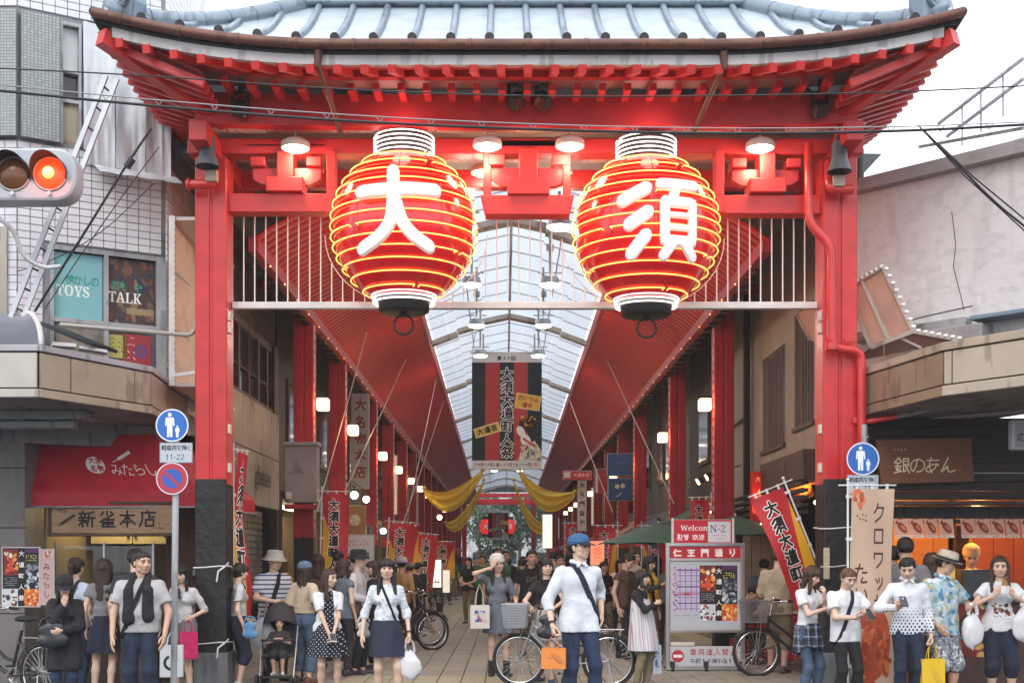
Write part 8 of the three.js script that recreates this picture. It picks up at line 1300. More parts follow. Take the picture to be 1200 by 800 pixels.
if (k === 'beanie') add('crown', lathe([[0.102, 0.03], [0.105, 0.05], [0.104, 0.09], [0.09, 0.13], [0.055, 0.158], [0, 0.166]]).translate(0, 0, -0.012), m, Hh);
}
if (c.glasses) { const pts = (sd) => Array.from({ length: 17 }, (_, i) => { const a = i / 16 * 6.2832; return P_(sd * 0.032 + Math.cos(a) * 0.022, 0.009 + Math.sin(a) * 0.015, 0.093 - Math.abs(Math.cos(a)) * 0.003); }); add('glasses', mergeGeometries([sweep(pts(-1), 0.0026, 5), sweep(pts(1), 0.0026, 5), sweep([P_(-0.01, 0.014, 0.095), P_(0.01, 0.014, 0.095)], 0.0024, 5), sweep([P_(-0.054, 0.012, 0.09), P_(-0.08, 0.012, 0.0)], 0.0024, 5), sweep([P_(0.054, 0.012, 0.09), P_(0.08, 0.012, 0.0)], 0.0024, 5)]), mat([0.02, 0.02, 0.02], { roughness: 0.3 })); }
// straps laid round the clothed torso
const dist = (p) => { let a = 0; for (const r of outer) { const d = primDist(r, p.x, p.y, p.z); if (d < 0.3) a += Math.exp(-d / 0.011); } return a > 0 ? -0.011 * Math.log(a) : 0.3; };
const hit = (from, dir, off) => { const p = from.clone().addScaledVector(dir, 0.45); for (let i = 0; i < 40; i++) { const d = dist(p) - off; if (d < 0.001) break; p.addScaledVector(dir, -d * 0.8); } return p; };
for (const S of c.straps ?? []) { // side: shoulder it lies on (+1 left); hip: height where it meets the other side
const a = up(S.side * (S.sx ?? 0.075), 1.44, -0.01), b = up(-S.side * 0.1, S.hip ?? 0.9, 0), mid = a.clone().lerp(b, 0.5), u = b.clone().sub(a).normalize(), fr = zf.clone(), pts = [];
for (let i = 0; i <= 44; i++) { const g = i / 44 * 6.2832, dir = fr.clone().multiplyScalar(Math.sin(g)).addScaledVector(u, -Math.cos(g)); pts.push(hit(mid, dir.clone().normalize(), 0.008)); }
const w2 = S.w ?? 0.02; add('strap', quadSheet((u2, v) => { const k = u2 * 44, i = Math.min(43, Math.floor(k)), p = pts[i].clone().lerp(pts[i + 1], k - i), tn = pts[Math.min(44, i + 1)].clone().sub(pts[Math.max(0, i - 1)]).normalize(), rad = p.clone().sub(mid).normalize(), sd = V().crossVectors(tn, rad).normalize(); return p.addScaledVector(sd, (v - 0.5) * w2 * 2).addScaledVector(rad, 0.003 * (1 - Math.abs(v - 0.5) * 2)); }, 60, 3), S.m);
}
if (c.print) { const pr = c.print, w2 = pr.w ?? 0.2, y0 = pr.y ?? 1.22, h2 = pr.h ?? 0.2; add('shirt_print', quadSheet((u, v) => hit(up((u - 0.5) * w2, y0 + (v - 0.5) * h2, 0), zf, 0.004), 10, 10), pr.m); }
if (c.scarf) { const q2 = { sq: [zf, 1.9] }; add('scarf', uvOf(meshPrims([cap(up(-0.07, 1.425, -0.01), up(0.07, 1.425, -0.01), 0.043), cap(up(-0.075, 1.42, 0.02), up(-0.095, 1.28, 0.105), 0.034, 0.036), cap(up(0.075, 1.42, 0.02), up(0.085, 1.28, 0.105), 0.034, 0.036), cap(up(-0.095, 1.29, 0.11), up(-0.105, 1.0, 0.145), 0.05, 0.062, q2), cap(up(0.085, 1.29, 0.11), up(0.1, 1.03, 0.145), 0.05, 0.062, q2), cap(up(-0.05, 1.435, -0.06), up(0.05, 1.435, -0.06), 0.038)], cell, 0.008, (d, x, y, z) => fold(d, x, y, z, 0.013))), c.scarf); }
if (c.watch) { const i = c.watch - 1, a = J.wr[i], b = a.clone().lerp(J.el[i], 0.14); add('watch', cyl(a.clone().lerp(b, 0.4), b, 0.033, 0.034, 14, true), M.black); }
t.scale.setScalar(s); t.position.set(o.x ?? PX(o.px, o.d), o.y ?? 0, -o.d);
// put the head at its place in the picture although the body may lean
const off = hp(0, 0, 0).multiplyScalar(s).applyAxisAngle(UP, o.yaw ?? 0); if (o.px !== undefined) t.position.x -= off.x; t.updateMatrixWorld();
const W = (v) => v.clone().applyMatrix4(t.matrixWorld);
return { t, s, wr: J.wr.map(W), el: J.el.map(W), hand: [0, 1].map((i) => W(J.wr[i].clone().add(J.wr[i].clone().sub(J.el[i]).normalize().multiplyScalar(0.09)))), at: (x, y, z) => W(V(x, y, z)), sh: J.sh.map(W) };
}
// things carried
function plasticBag(label, p, w, h, m, name = 'plastic_bag', d = 0.12) {
const t = thing(name, label, 'bag', p.toArray()), sd = rnd() * 9, pt = (a, v) => { const prof = [0.35, 0.62, 0.9, 1, 1, 0.92, 0.7, 0.0], k = v * 7, i = Math.min(6, Math.floor(k)), r = lerp(prof[i], prof[i + 1], k - i) * (1 + 0.1 * vnoise(Math.cos(a) * 2 + sd, v * 5, Math.sin(a) * 2)); return V(Math.cos(a) * w / 2 * r, -0.09 - v * h + 0.02 * vnoise(Math.cos(a) * 3, v * 4 + sd, 3), Math.sin(a) * d / 2 * (0.5 + r * 0.6)); };
obj('sack', [quadSheet((u, v) => pt(u * 6.2832, v), 30, 22)], m, t); for (const s of [-1, 1]) obj('handle', [quadSheet((u, v) => { const a = Math.PI * u; return V(Math.cos(a) * w * 0.2 + (v - 0.5) * 0.02, -0.1 + Math.sin(a) * 0.13, s * 0.012 + (v - 0.5) * 0.02); }, 10, 2)], m, t);
return t;
}
function paperBag(label, p, w, h, m, turn = 0, name = 'paper_bag', strap = 0.14, side) {
const t = thing(name, label, 'bag', p.toArray(), turn), d = w * 0.34, g = [];
obj('sides', [quadSheet((u, v) => { const c = [[-1, 1], [1, 1], [1, -1], [-1, -1], [-1, 1]], k = u * 4, i = Math.min(3, Math.floor(k)), f = k - i, sq = 1 - 0.25 * v; return V(lerp(c[i][0], c[i + 1][0], f) * w / 2, -strap - h + v * h, lerp(c[i][1], c[i + 1][1], f) * d / 2 * sq + 0.006 * Math.sin(f * 6 + v * 8)); }, 24, 6), quadSheet((u, v) => V((u - 0.5) * w, -strap - h, (v - 0.5) * d), 1, 1)], side ?? m, t);
obj('front', [quadSheet((u, v) => V((u - 0.5) * w * 0.99, -strap - h + v * h, d / 2 * (1 - 0.25 * v) + 0.004 + 0.004 * Math.sin(u * 7)), 8, 6)], m, t, { keepUV: true });
for (const s of [-1, 1]) obj('handle', [sweep([V(-w * 0.22, -strap - 0.01, s * d * 0.38), V(-w * 0.16, -strap * 0.4, s * d * 0.15), V(0, 0.005, 0), V(w * 0.16, -strap * 0.4, s * d * 0.15), V(w * 0.22, -strap - 0.01, s * d * 0.38)], 0.006, 5)], side ?? m, t);
return t;
}
function shoulderBag(label, p, w, h, m, turn = 0, tilt = 0) {
const t = thing('shoulder_bag', label, 'bag', p.toArray(), turn); t.rotation.z = tilt;
obj('pouch', [meshPrims([cap(V(-w * 0.2, -h * 0.22, 0), V(w * 0.2, -h * 0.22, 0), w * 0.14, undefined, { sq: [V(0, 0, 1), 1.5] }), cap(V(-w * 0.24, -h * 0.6, 0), V(w * 0.24, -h * 0.6, 0), w * 0.2, undefined, { sq: [V(0, 0, 1), 1.5] }), cap(V(0, -h * 0.22, 0), V(0, -h * 0.6, 0), w * 0.22, w * 0.24, { sq: [V(0, 0, 1), 1.6] })], 0.01, 0.02, (d, x, y, z) => d + 0.012 + 0.007 * vnoise(x * 17, y * 15, z * 17))], m, t); obj('strap_loop', [sweep([V(-w * 0.3, -h * 0.1, 0), V(-w * 0.2, h * 0.12, 0), V(0, h * 0.2, 0), V(w * 0.2, h * 0.12, 0), V(w * 0.3, -h * 0.1, 0)], 0.009, 6)], m, t); return t;
}
function phone(label, p, turn, pitch, c = [0.03, 0.03, 0.035]) { const t = thing('phone', label, 'phone', p.toArray(), turn), m = mat(c, { roughness: 0.3 }); obj('case', [new RoundedBoxGeometry(0.07, 0.14, 0.011, 2, 0.005).rotateX(pitch)], m, t); obj('screen', [new THREE.PlaneGeometry(0.062, 0.12).translate(0, 0, 0.0065).rotateX(pitch)], mat([0.05, 0.06, 0.08], { roughness: 0.15 }), t); return t; }
// ---------------------------------------------------------------- the people in the picture
const C = { white: fab([0.74, 0.75, 0.78]), cream: fab([0.55, 0.46, 0.33]), navy: fab([0.018, 0.022, 0.045]), jeans: fab([0.03, 0.055, 0.12], { map: T.grime }), jeansD: fab([0.02, 0.035, 0.075], { map: T.grime }), black: fab([0.014, 0.014, 0.017]), grey: fab([0.42, 0.42, 0.42]), greyBlue: fab([0.13, 0.17, 0.22]), dark: fab([0.035, 0.033, 0.036]), khaki: fab([0.25, 0.2, 0.12]), green: fab([0.03, 0.2, 0.07]), denim: fab([0.1, 0.16, 0.26], { map: T.grime }), blueCap: fab([0.04, 0.12, 0.26]), grey2: fab([0.2, 0.2, 0.21]), brown: fab([0.12, 0.07, 0.05]), pale: fab([0.55, 0.55, 0.56]), yellow: fab([0.6, 0.36, 0.03]) };
const rep = (t, sx, sy) => { t.wrapS = t.wrapT = THREE.RepeatWrapping; t.repeat.set(1 / sx, 1 / sy); return t; };
const dye = (w, h, sx, sy, draw) => mat([1, 1, 1], { roughness: 0.9, bumpMap: T.cloth, bumpScale: 0.0006, map: rep(canvasTex(w, h, draw), sx, sy) });
const stripes = dye(8, 64, 0.2, 0.058, (g, W, H) => { fill(g, '#c9ccd4', 0, 0, W, H); fill(g, '#3c4a68', 0, 0, W, H * 0.32); });
const dots = dye(64, 64, 0.058, 0.058, (g, W, H) => { fill(g, '#151826', 0, 0, W, H); g.fillStyle = '#cfd2da'; for (const [x, y] of [[16, 16], [48, 48]]) { g.beginPath(); g.arc(x, y, 7.5, 0, 7); g.fill(); } });
const dotShirt = dye(24, 768, 0.042, 1.344, (g, W, H) => { fill(g, '#d2d6de', 0, 0, W, H); g.fillStyle = '#20242e'; for (let j = 0; j < 9; j++) for (const x of j % 2 ? [6] : [18]) { const y = H - (0.85 + j * 0.034) * H / 1.344, q = 7.5 - j * 0.6; g.beginPath(); g.ellipse(x, y, q * 0.9, q, 0, 0, 7); g.fill(); } });
const plaid = dye(64, 64, 0.11, 0.11, (g, W, H) => { fill(g, '#27303f', 0, 0, W, H); g.fillStyle = 'rgba(190,198,210,0.45)'; g.fillRect(0, 20, W, 12); g.fillRect(20, 0, 12, H); g.fillStyle = 'rgba(20,22,30,0.6)'; g.fillRect(0, 48, W, 6); g.fillRect(48, 0, 6, H); });
const hawaii = dye(128, 128, 0.42, 0.42, (g, W, H) => { fill(g, '#a9c0cc', 0, 0, W, H); blotches(g, 0, 0, W, H, ['#6f9fc0', '#c9b878', '#d4dade', '#8fb2a8', '#5a8ab4', '#cdd2d0'], 70, 11); });
const camo = dye(96, 96, 0.5, 0.5, (g, W, H) => { fill(g, '#5a5038', 0, 0, W, H); blotches(g, 0, 0, W, H, ['#3c3a26', '#7a6c48', '#2c2a1e', '#6a6440'], 60, 10); });
const floral = dye(96, 96, 0.25, 0.25, (g, W, H) => { fill(g, '#8a8f98', 0, 0, W, H); blotches(g, 0, 0, W, H, ['#4a505c', '#c0c4ca', '#6a707c', '#d8d8d8'], 70, 7); });
const lace = dye(96, 96, 0.26, 0.22, (g, W, H) => { fill(g, '#d4d8de', 0, 0, W, H); blotches(g, 0, 0, W, H, ['#aeb8c4', '#c3ccd6', '#e6eaee', '#b8c4d0'], 60, 9); });
const tunic = dye(64, 8, 0.12, 0.2, (g, W, H) => { fill(g, '#c9cccf', 0, 0, W, H); fill(g, '#b08a98', 0, 0, 8, H); fill(g, '#9aa8a6', 20, 0, 5, H); fill(g, '#b9a0a8', 42, 0, 9, H); });
const plastic = mat([0.82, 0.83, 0.86], { phys: true, transmission: 0.3, thickness: 0, roughness: 0.35, bumpMap: T.foil, bumpScale: 0.01 });
const leather = mat([0.03, 0.035, 0.042], { roughness: 0.4, map: T.grime, bumpMap: T.bumpy, bumpScale: 0.002 });
const walk = [[0.01, 0.16], [-0.01, -0.14]];
// ---- left side
let p = person('woman in black cap and long black coat with her hand at her chin', { px: 78, top: 674, d: 12.2, f: 1, yaw: 0.15, hair: ['mid', 'k'], head: [0.2, 0.25], lean: 0.06, R: { to: [0.02, 1.33, 0.17], pole: [-0.6, -1, 0.1], hand: 'hold', dir: [0.2, 1, 0.1], palm: [0, 0.2, -1] }, L: { to: [0.0, 1.03, 0.23], pole: [0.6, -0.6, -0.3], hand: 'grip' }, c: { top: { m: C.black, name: 'coat', hem: 0.56, sleeve: 1.95, loose: 0.03, neck: 0.06 }, legs: { m: C.jeans }, hat: { kind: 'cap', m: C.black }, glasses: 1, straps: [{ side: 1, m: leather, w: 0.015 }] } });
shoulderBag('dark leather shoulder bag against the black coat of the woman in the cap', p.at(-0.13, 1.13, 0.22), 0.36, 0.3, leather, 0.2, 0.15);
person('ponytailed woman from behind in pale blue top with navy strap at the sweets counter', { px: 88, top: 654, d: 13.9, f: 1, yaw: 3.0, hair: ['pony', 'b'], c: { top: { m: fab([0.5, 0.58, 0.68]), sleeve: 0.6 }, legs: { m: C.jeans }, straps: [{ side: -1, m: C.navy, w: 0.02 }] } });
person('long-haired woman from behind in dark top and short navy skirt at the sweets counter', { px: 121, top: 655, d: 13.7, f: 1, yaw: 3.2, hair: ['back', 'b'], c: { top: { m: C.grey2, sleeve: 0.4, hem: 0.95 }, skirt: { m: C.navy, y1: 0.55, rh: 0.19 } } });
person('stocky man in grey T-shirt with a dark garment round his neck, looking right', { px: 166, top: 647, d: 12.1, yaw: 0.1, build: 1.1, belly: 0.03, hair: ['short', 'k'], head: [0.75, 0.0], sk: 1, L: { to: [0.26, 0.84, 0.12], pole: [1, -0.2, -0.6] }, R: { to: [-0.26, 0.83, 0.12], pole: [-1, -0.2, -0.6] }, c: { top: { m: C.grey, sleeve: 0.66, loose: 0.02, hem: 0.86 }, legs: { m: C.jeansD, loose: 0.018 }, scarf: C.black, straps: [{ side: 1, m: C.black, hip: 1.0, w: 0.025 }] } });
person('dark-haired person half hidden behind the man in the grey T-shirt', { px: 158, top: 643, d: 13.6, yaw: 3.3, hair: ['crop', 'k'], c: { top: { m: C.dark, sleeve: 0.6 }, legs: { m: C.dark } } });
p = person('woman in white blouse with navy ribbon and grey shorts beside the left sign pole', { px: 213, top: 662, d: 14.0, f: 1, yaw: -0.2, hair: ['mid', 'k'], head: [0, 0.25], L: { to: [0.2, 1.02, 0.12], hand: 'grip' }, c: { top: { m: C.pale, sleeve: 1.0, hem: 0.93 }, legs: { m: C.grey2, to: 0.5, loose: 0.04, flare: 1.4 }, shoe: [0.4, 0.4, 0.42] } });
obj('neck_ribbon', [beam(V(0, 1.38, 0.11), V(-0.03, 1.24, 0.15), 0.03, 0.01), beam(V(0, 1.38, 0.11), V(0.03, 1.25, 0.15), 0.03, 0.01)], C.navy, p.t);
paperBag('bright pink bag held by the woman in the white blouse', p.hand[0], 0.2, 0.3, fab([0.55, 0.02, 0.12]), 0.4);
paperBag('white printed bag hanging beside the grey shorts of the woman in the white blouse', P(201, 740, 13.2), 0.24, 0.34, print(64, 90, (g, W, H) => { fill(g, '#c9ccd0', 0, 0, W, H); g.strokeStyle = '#1c1c20'; g.lineWidth = 8; g.beginPath(); g.arc(32, 50, 18, 0, 7); g.stroke(); }), 0.1);
person('person in pale grey cap mostly hidden behind the left gate column', { px: 235, top: 668, d: 15.6, yaw: 1.4, hair: ['short', 'k'], c: { top: { m: C.pale, sleeve: 0.6 }, legs: { m: C.grey2, to: 0.9 }, hat: { kind: 'beanie', m: C.grey } } });
p = person('woman in white T-shirt and dark knee-length trousers turned away right of the left gate column', { px: 281, top: 660, d: 14.6, f: 1, yaw: 2.0, hair: ['pony', 'b'], head: [0.2, 0.1], L: { to: [0.2, 0.93, 0.15] }, c: { top: { m: C.pale, sleeve: 0.6, hem: 0.92 }, legs: { m: C.navy, to: 1.2, loose: 0.03 }, shoe: [0.5, 0.52, 0.55] } });
shoulderBag('small multicoloured round bag at the hip of the woman in dark knee-length trousers', P(293, 727, 14.3), 0.24, 0.26, mat([1, 1, 1], { map: canvasTex(64, 64, (g) => { fill(g, '#5a8ab0', 0, 0, 64, 64); blotches(g, 0, 0, 64, 64, ['#b02a3a', '#c9ccd0', '#3a5a9a', '#5ab0a0'], 30, 10); }) }));
p = person('man in bucket hat and blue-striped white shirt with a dark strap, behind the pushchair', { px: 322, top: 647, d: 15.5, yaw: 0.5, hair: ['short', 'b'], head: [0.35, 0.1], R: { to: [-0.06, 1.05, 0.24], pole: [-1, -0.6, 0], hand: 'hold' }, L: { to: [0.12, 1.0, 0.26], hand: 'grip' }, c: { top: { m: stripes, sleeve: 0.75, loose: 0.024 }, legs: { m: C.dark }, hat: { kind: 'bucket', m: fab([0.42, 0.41, 0.36]) }, straps: [{ side: 1, m: C.black, w: 0.03 }] } });
shoulderBag('black bag behind the elbow of the man in the striped shirt', p.at(-0.22, 1.02, -0.1), 0.34, 0.34, C.black);
plasticBag('white plastic shopping bag hanging on the pushchair handle', P(308, 715, 15.2), 0.3, 0.4, plastic);
// the child in the pushchair
person('small child in dark clothes sitting in the pushchair, hands at the mouth', { px: 327, top: 731, d: 14.98, q: 0, H: 0.86, cat: 'child', sit: 0.5, y: 0.15, yaw: 0.05, hair: ['crop', 'k'], sk: 1, lean: -0.1, L: { to: [0.03, 0.82, 0.2], hand: 'hold', pole: [1, -0.6, 0] }, R: { to: [-0.03, 0.82, 0.2], hand: 'hold', pole: [-1, -0.6, 0] }, c: { top: { m: C.dark, sleeve: 0.8, hem: 0.5 }, legs: { m: C.jeansD, to: 0.7 }, shoe: [0.55, 0.55, 0.56] } });
person('woman in blue cap, beige blouse and rolled jeans from behind, beside the pushchair', { px: 357, top: 659, d: 15.2, f: 1, yaw: 2.7, hair: ['mid', 'b'], R: { to: [-0.24, 1.0, 0.1] }, c: { top: { m: C.cream, sleeve: 0.9, hem: 0.98, loose: 0.03 }, skirt: { m: C.navy, y0: 1.0, y1: 0.9, belt: C.yellow, rh: 0.15, pleat: 0.004 }, legs: { m: C.denim, to: 1.75, loose: 0.024 }, hat: { kind: 'cap', m: fab([0.12, 0.18, 0.28]) }, shoe: [0.12, 0.05, 0.03] } });
p = person('brown-haired young woman in polka-dot dress with white cardigan, hands clasped, looking right', { px: 386, top: 667, d: 13.4, f: 1, yaw: 0.3, hair: ['long', 'r'], fringe: 0, head: [0.75, 0.1], L: { to: [0.04, 0.86, 0.2], pole: [1, -0.3, -0.4], hand: 'hold' }, R: { to: [-0.01, 0.86, 0.2], pole: [-1, -0.3, -0.4], hand: 'hold' }, c: { top: { m: dots, name: 'dress_bodice', sleeve: 0, hem: 0.96 }, skirt: { m: dots, name: 'dress_skirt', y1: 0.58, rh: 0.235, pleat: 0.018 }, vest: { m: C.white, hem: 0.72 } } });
for (const i of [0, 1]) obj('cardigan_sleeve', [meshPrims([cap(p.t.worldToLocal(p.sh[i].clone()), p.t.worldToLocal(p.sh[i].clone()).lerp(p.t.worldToLocal(p.el[i].clone()), 0.7), 0.062, 0.06, { cut: true })], 0.014, 0.01)], C.white, p.t);
phone('white phone in the clasped hands of the woman in the polka-dot dress', p.at(0.02, 0.83, 0.28), 0.3, -0.9, [0.7, 0.7, 0.72]);
person('red-brown-haired woman behind the woman in the blue cap', { px: 372, top: 649, d: 17.4, f: 1, yaw: 3.3, hair: ['mid', 'r'], c: { top: { m: C.brown, sleeve: 1.6 }, legs: { m: C.dark } } });
person('woman with bobbed brown hair in a grey-blue sleeveless top behind the polka-dot dress', { px: 402, top: 655, d: 16.2, f: 1, yaw: 2.6, hair: ['bob', 'r'], c: { top: { m: C.greyBlue, sleeve: 0.2 }, legs: { m: C.dark } } });
person('dark-haired man behind, between the red flag and the notice board', { px: 396, top: 645, d: 18.6, yaw: 3.1, hair: ['short', 'k'], c: { top: { m: C.dark, sleeve: 0.6 }, legs: { m: C.dark } } });
p = person('man in black hat, pale long-sleeved shirt and black trousers standing in profile', { px: 420, top: 646, d: 16.4, yaw: 1.4, hair: ['short', 'k'], L: { to: [0.2, 1.0, 0.2] }, R: { to: [-0.2, 1.02, 0.26], hand: 'hold' }, c: { top: { m: C.pale, sleeve: 1.9 }, legs: { m: C.black }, hat: { kind: 'bucket', m: C.black } } });
shoulderBag('brown waist bag of the man in the black hat', p.at(-0.18, 0.98, 0.08), 0.26, 0.18, mat([0.08, 0.045, 0.03], { roughness: 0.5 }), 1.3);
person('brown-haired woman partly hidden behind the woman in the navy skirt', { px: 437, top: 657, d: 17.2, f: 1, yaw: -0.9, hair: ['bob', 'r'], head: [-0.2, 0.1], c: { top: { m: C.dark, sleeve: 0.5 }, legs: { m: C.dark } } });
p = person('young woman in white lace top and short navy skirt carrying a white plastic bag', { px: 453, top: 655, d: 12.7, f: 1, yaw: 0.12, hair: ['long', 'k'], head: [0.05, 0.02], L: { to: [0.25, 0.84, 0.06], hand: 'grip', palm: [-1, 0, 0.1] }, R: { to: [-0.27, 0.84, 0.03] }, legs: [[0.04, 0.06], [-0.02, -0.04]], c: { top: { m: lace, sleeve: 1.25, hem: 0.98, loose: 0.013 }, skirt: { m: fab([0.02, 0.024, 0.05]), y1: 0.6, rh: 0.195, pleat: 0.01, n: 6 }, straps: [{ side: -1, m: C.black, hip: 1.0, w: 0.014 }], watch: 1 } });
plasticBag('white plastic bag in the left hand of the woman in the navy skirt', p.hand[0], 0.24, 0.3, plastic);
shoulderBag('pale handbag behind the arm of the woman in the navy skirt', p.at(-0.25, 1.0, -0.08), 0.2, 0.24, C.pale, 0.2);
person('person in a pale hat among the far crowd on the left, with orange scarf', { px: 471, top: 655, d: 22, yaw: 2.8, hair: ['short', 'k'], c: { top: { m: fab([0.5, 0.3, 0.12]), sleeve: 1.5 }, legs: { m: C.dark }, hat: { kind: 'fedora', m: C.pale, m2: C.pale } } });
person('dark-clothed person behind the parked bicycles on the left', { px: 490, top: 659, d: 24.5, yaw: 2.4, hair: ['short', 'k'], c: { top: { m: C.black, sleeve: 1.7 }, legs: { m: C.black } } });
person('person in dark jacket with grey cap behind the left bicycles', { px: 480, top: 660, d: 23.2, yaw: 3.3, hair: ['short', 'k'], c: { top: { m: C.dark, sleeve: 1.7 }, legs: { m: C.dark }, hat: { kind: 'cap', m: C.grey2 } } });
// ---- middle of the street
p = person('woman in black T-shirt and khaki trousers with folded arms, in the far street middle', { px: 549, top: 653, d: 29.5, f: 1, yaw: -0.15, hair: ['mid', 'k'], L: { to: [-0.04, 1.02, 0.2], pole: [1, -0.5, 0] }, R: { to: [0.04, 1.0, 0.2], pole: [-1, -0.5, 0] }, legs: walk, c: { top: { m: C.black, sleeve: 0.55 }, legs: { m: fab([0.2, 0.17, 0.12]) } } });
person('man in bright green T-shirt walking left of the tall dark-haired man', { px: 565, top: 651, d: 30.5, yaw: 0.1, hair: ['short', 'k'], sk: 1, c: { top: { m: C.green, sleeve: 0.6 }, legs: { m: C.dark } } });
person('tall dark-haired man in green shirt just behind the woman in the white knit cap', { px: 583, top: 642, d: 24, yaw: 0.3, hair: ['short', 'k'], sk: 1, c: { top: { m: fab([0.05, 0.2, 0.12]), sleeve: 0.6 }, legs: { m: C.dark } } });
person('dark-haired man in black beside the tall man in the green shirt', { px: 592, top: 645, d: 24.8, yaw: 0.4, hair: ['short', 'k'], sk: 1, c: { top: { m: C.black, sleeve: 0.6 }, legs: { m: C.dark } } });
p = person('smiling woman in white knit cap and grey dress shading her eyes, with a canvas tote', { px: 583, top: 652, d: 16.2, f: 1, yaw: 0.15, hair: ['long', 'b'], fringe: 0, head: [0.15, 0.0, 0.08], R: { to: [-0.11, 1.53, 0.17], pole: [-1, -0.1, 0.2], hand: 'hold', dir: [0.5, 0.8, 0.1], palm: [0.3, 0, -1] }, L: { to: [0.24, 0.95, 0.16] }, c: { top: { m: fab([0.16, 0.18, 0.21]), name: 'dress_bodice', sleeve: 0.75, hem: 0.97 }, skirt: { m: fab([0.13, 0.16, 0.2]), name: 'dress_skirt', y1: 0.62, rh: 0.215, pleat: 0.016, belt: C.navy }, hat: { kind: 'beanie', m: fab([0.72, 0.7, 0.66]) }, boot: 0.42, shoe: [0.02, 0.02, 0.022] } });
paperBag('white canvas tote with blue and red print carried by the woman in grey dress', P(562, 685, 15.9), 0.25, 0.3, print(96, 110, (g, W, H) => { fill(g, '#d2cdc4', 0, 0, W, H); fill(g, '#6a82b0', 22, 26, 52, 54); blotches(g, 24, 28, 48, 50, ['#b03a4a', '#d0d0d8', '#3a4a8a'], 14, 9); }), 0.15, 'tote_bag', 0.26, fab([0.62, 0.6, 0.55]));
person('man in black T-shirt and camouflage trousers walking, right of the woman in the grey dress', { px: 623, top: 645, d: 19.5, yaw: 0.25, hair: ['short', 'k'], sk: 1, legs: walk, c: { top: { m: C.black, sleeve: 0.6 }, legs: { m: camo, to: 1.3, loose: 0.03 }, print: { m: print(64, 48, (g, W, H) => { fill(g, '#16161a', 0, 0, W, H); scribble(g, 4, 8, 56, 30, '#8a8a4a', 2, 4); }), w: 0.24, h: 0.14 } } });
person('man in white shirt far behind, left of the camouflage trousers', { px: 612, top: 655, d: 27, yaw: 2.9, hair: ['short', 'k'], c: { top: { m: C.white, sleeve: 0.7 }, legs: { m: C.khaki } } });
p = person('woman in black T-shirt and pale skirt pushing the silver bicycle', { px: 640, top: 655, d: 15.3, f: 1, yaw: -0.25, hair: ['mid', 'k'], head: [0.5, -0.05], R: { to: [-0.12, 1.02, 0.3], pole: [-1, -0.5, -0.2], hand: 'grip', dir: [-0.1, 0, 1], palm: [0, -1, 0] }, L: { to: [0.16, 1.02, 0.32], pole: [1, -0.5, -0.2], hand: 'grip', dir: [-0.2, 0, 1], palm: [0, -1, 0] }, legs: walk, c: { top: { m: C.black, sleeve: 0.5, hem: 0.95 }, skirt: { m: C.pale, y1: 0.6, rh: 0.2 }, shoe: [0.03, 0.06, 0.14] } });
shoulderBag('large dark bag hanging on the bicycle beside the man with the orange bag', P(642, 717, 14.5), 0.34, 0.4, leather, 0.2);
p = person('tall man in blue cap, glasses and white shirt carrying a small orange paper bag', { px: 679, top: 628, d: 12.1, yaw: 0.35, build: 0.88, hair: ['short', 'k'], head: [0.55, -0.12], R: { to: [-0.3, 0.86, 0.08], hand: 'grip', palm: [1, 0, 0.2], pole: [-0.9, -0.2, -1] }, L: { to: [0.26, 0.96, -0.06], pole: [0.6, 0, -1] }, legs: [[0.05, 0.05], [0.0, -0.05]], c: { top: { m: fab([0.7, 0.74, 0.8]), sleeve: 1.45, hem: 0.79, loose: 0.018, collar: true }, legs: { m: C.jeans, loose: 0.012 }, hat: { kind: 'cap', m: C.blueCap, m2: C.black }, glasses: 1, straps: [{ side: -1, m: C.navy, hip: 1.05, w: 0.028 }], watch: 2 } });
paperBag('small orange paper bag with red handles held by the man in the blue cap', p.hand[1], 0.235, 0.2, print(96, 84, (g, W, H) => { fill(g, '#d9843a', 0, 0, W, H); scribble(g, 28, 36, 44, 12, '#7a3a18', 1, 3); }), -0.15, 'paper_bag', 0.13, mat([0.5, 0.17, 0.04], { roughness: 0.6 }));
person('dark-haired person far back, left of the man in the blue cap', { px: 656, top: 651, d: 24, yaw: 0.4, hair: ['short', 'k'], c: { top: { m: C.dark, sleeve: 1.6 }, legs: { m: C.dark } } });
// ---- round the guide board
person('short-haired person in brown vest with head bowed, behind the striped tunic', { px: 737, top: 648, d: 19, yaw: 0.9, hair: ['short', 'b'], head: [0.2, 0.45], c: { top: { m: C.brown, sleeve: 0.3 }, legs: { m: C.dark } } });
p = person('person with a mustard scarf raising a hand, just left of the guide board', { px: 761, top: 651, d: 18, f: 1, yaw: 0.7, hair: ['bob', 'k'], head: [0.2, 0.2], R: { to: [0.05, 1.25, 0.3], hand: 'hold', pole: [-1, -0.6, 0] }, c: { top: { m: C.dark, sleeve: 1.7 }, legs: { m: C.brown }, scarf: C.yellow } });
p = person('woman in black sleeves and pale striped tunic in profile, left of the guide board', { px: 752, top: 668, d: 14.6, f: 1, yaw: 1.0, hair: ['bob', 'k'], head: [0.35, 0.0], R: { to: [0.02, 1.22, 0.24], pole: [-1, -0.8, 0.1], hand: 'hold' }, L: { to: [0.24, 0.86, 0.08], hand: 'grip' }, c: { top: { m: C.black, sleeve: 1.75, hem: 1.25, loose: 0.012 }, skirt: { m: tunic, name: 'tunic', y0: 1.28, y1: 0.56, rw: 0.135, rh: 0.235, pleat: 0.012 }, legs: { m: C.khaki, to: 1.93 }, straps: [{ side: -1, m: C.black, hip: 0.98, w: 0.02 }] } });
shoulderBag('dark folded umbrella bag hanging behind the woman in the striped tunic', P(722, 745, 14.5), 0.22, 0.4, C.black, 1.2, 0.5);
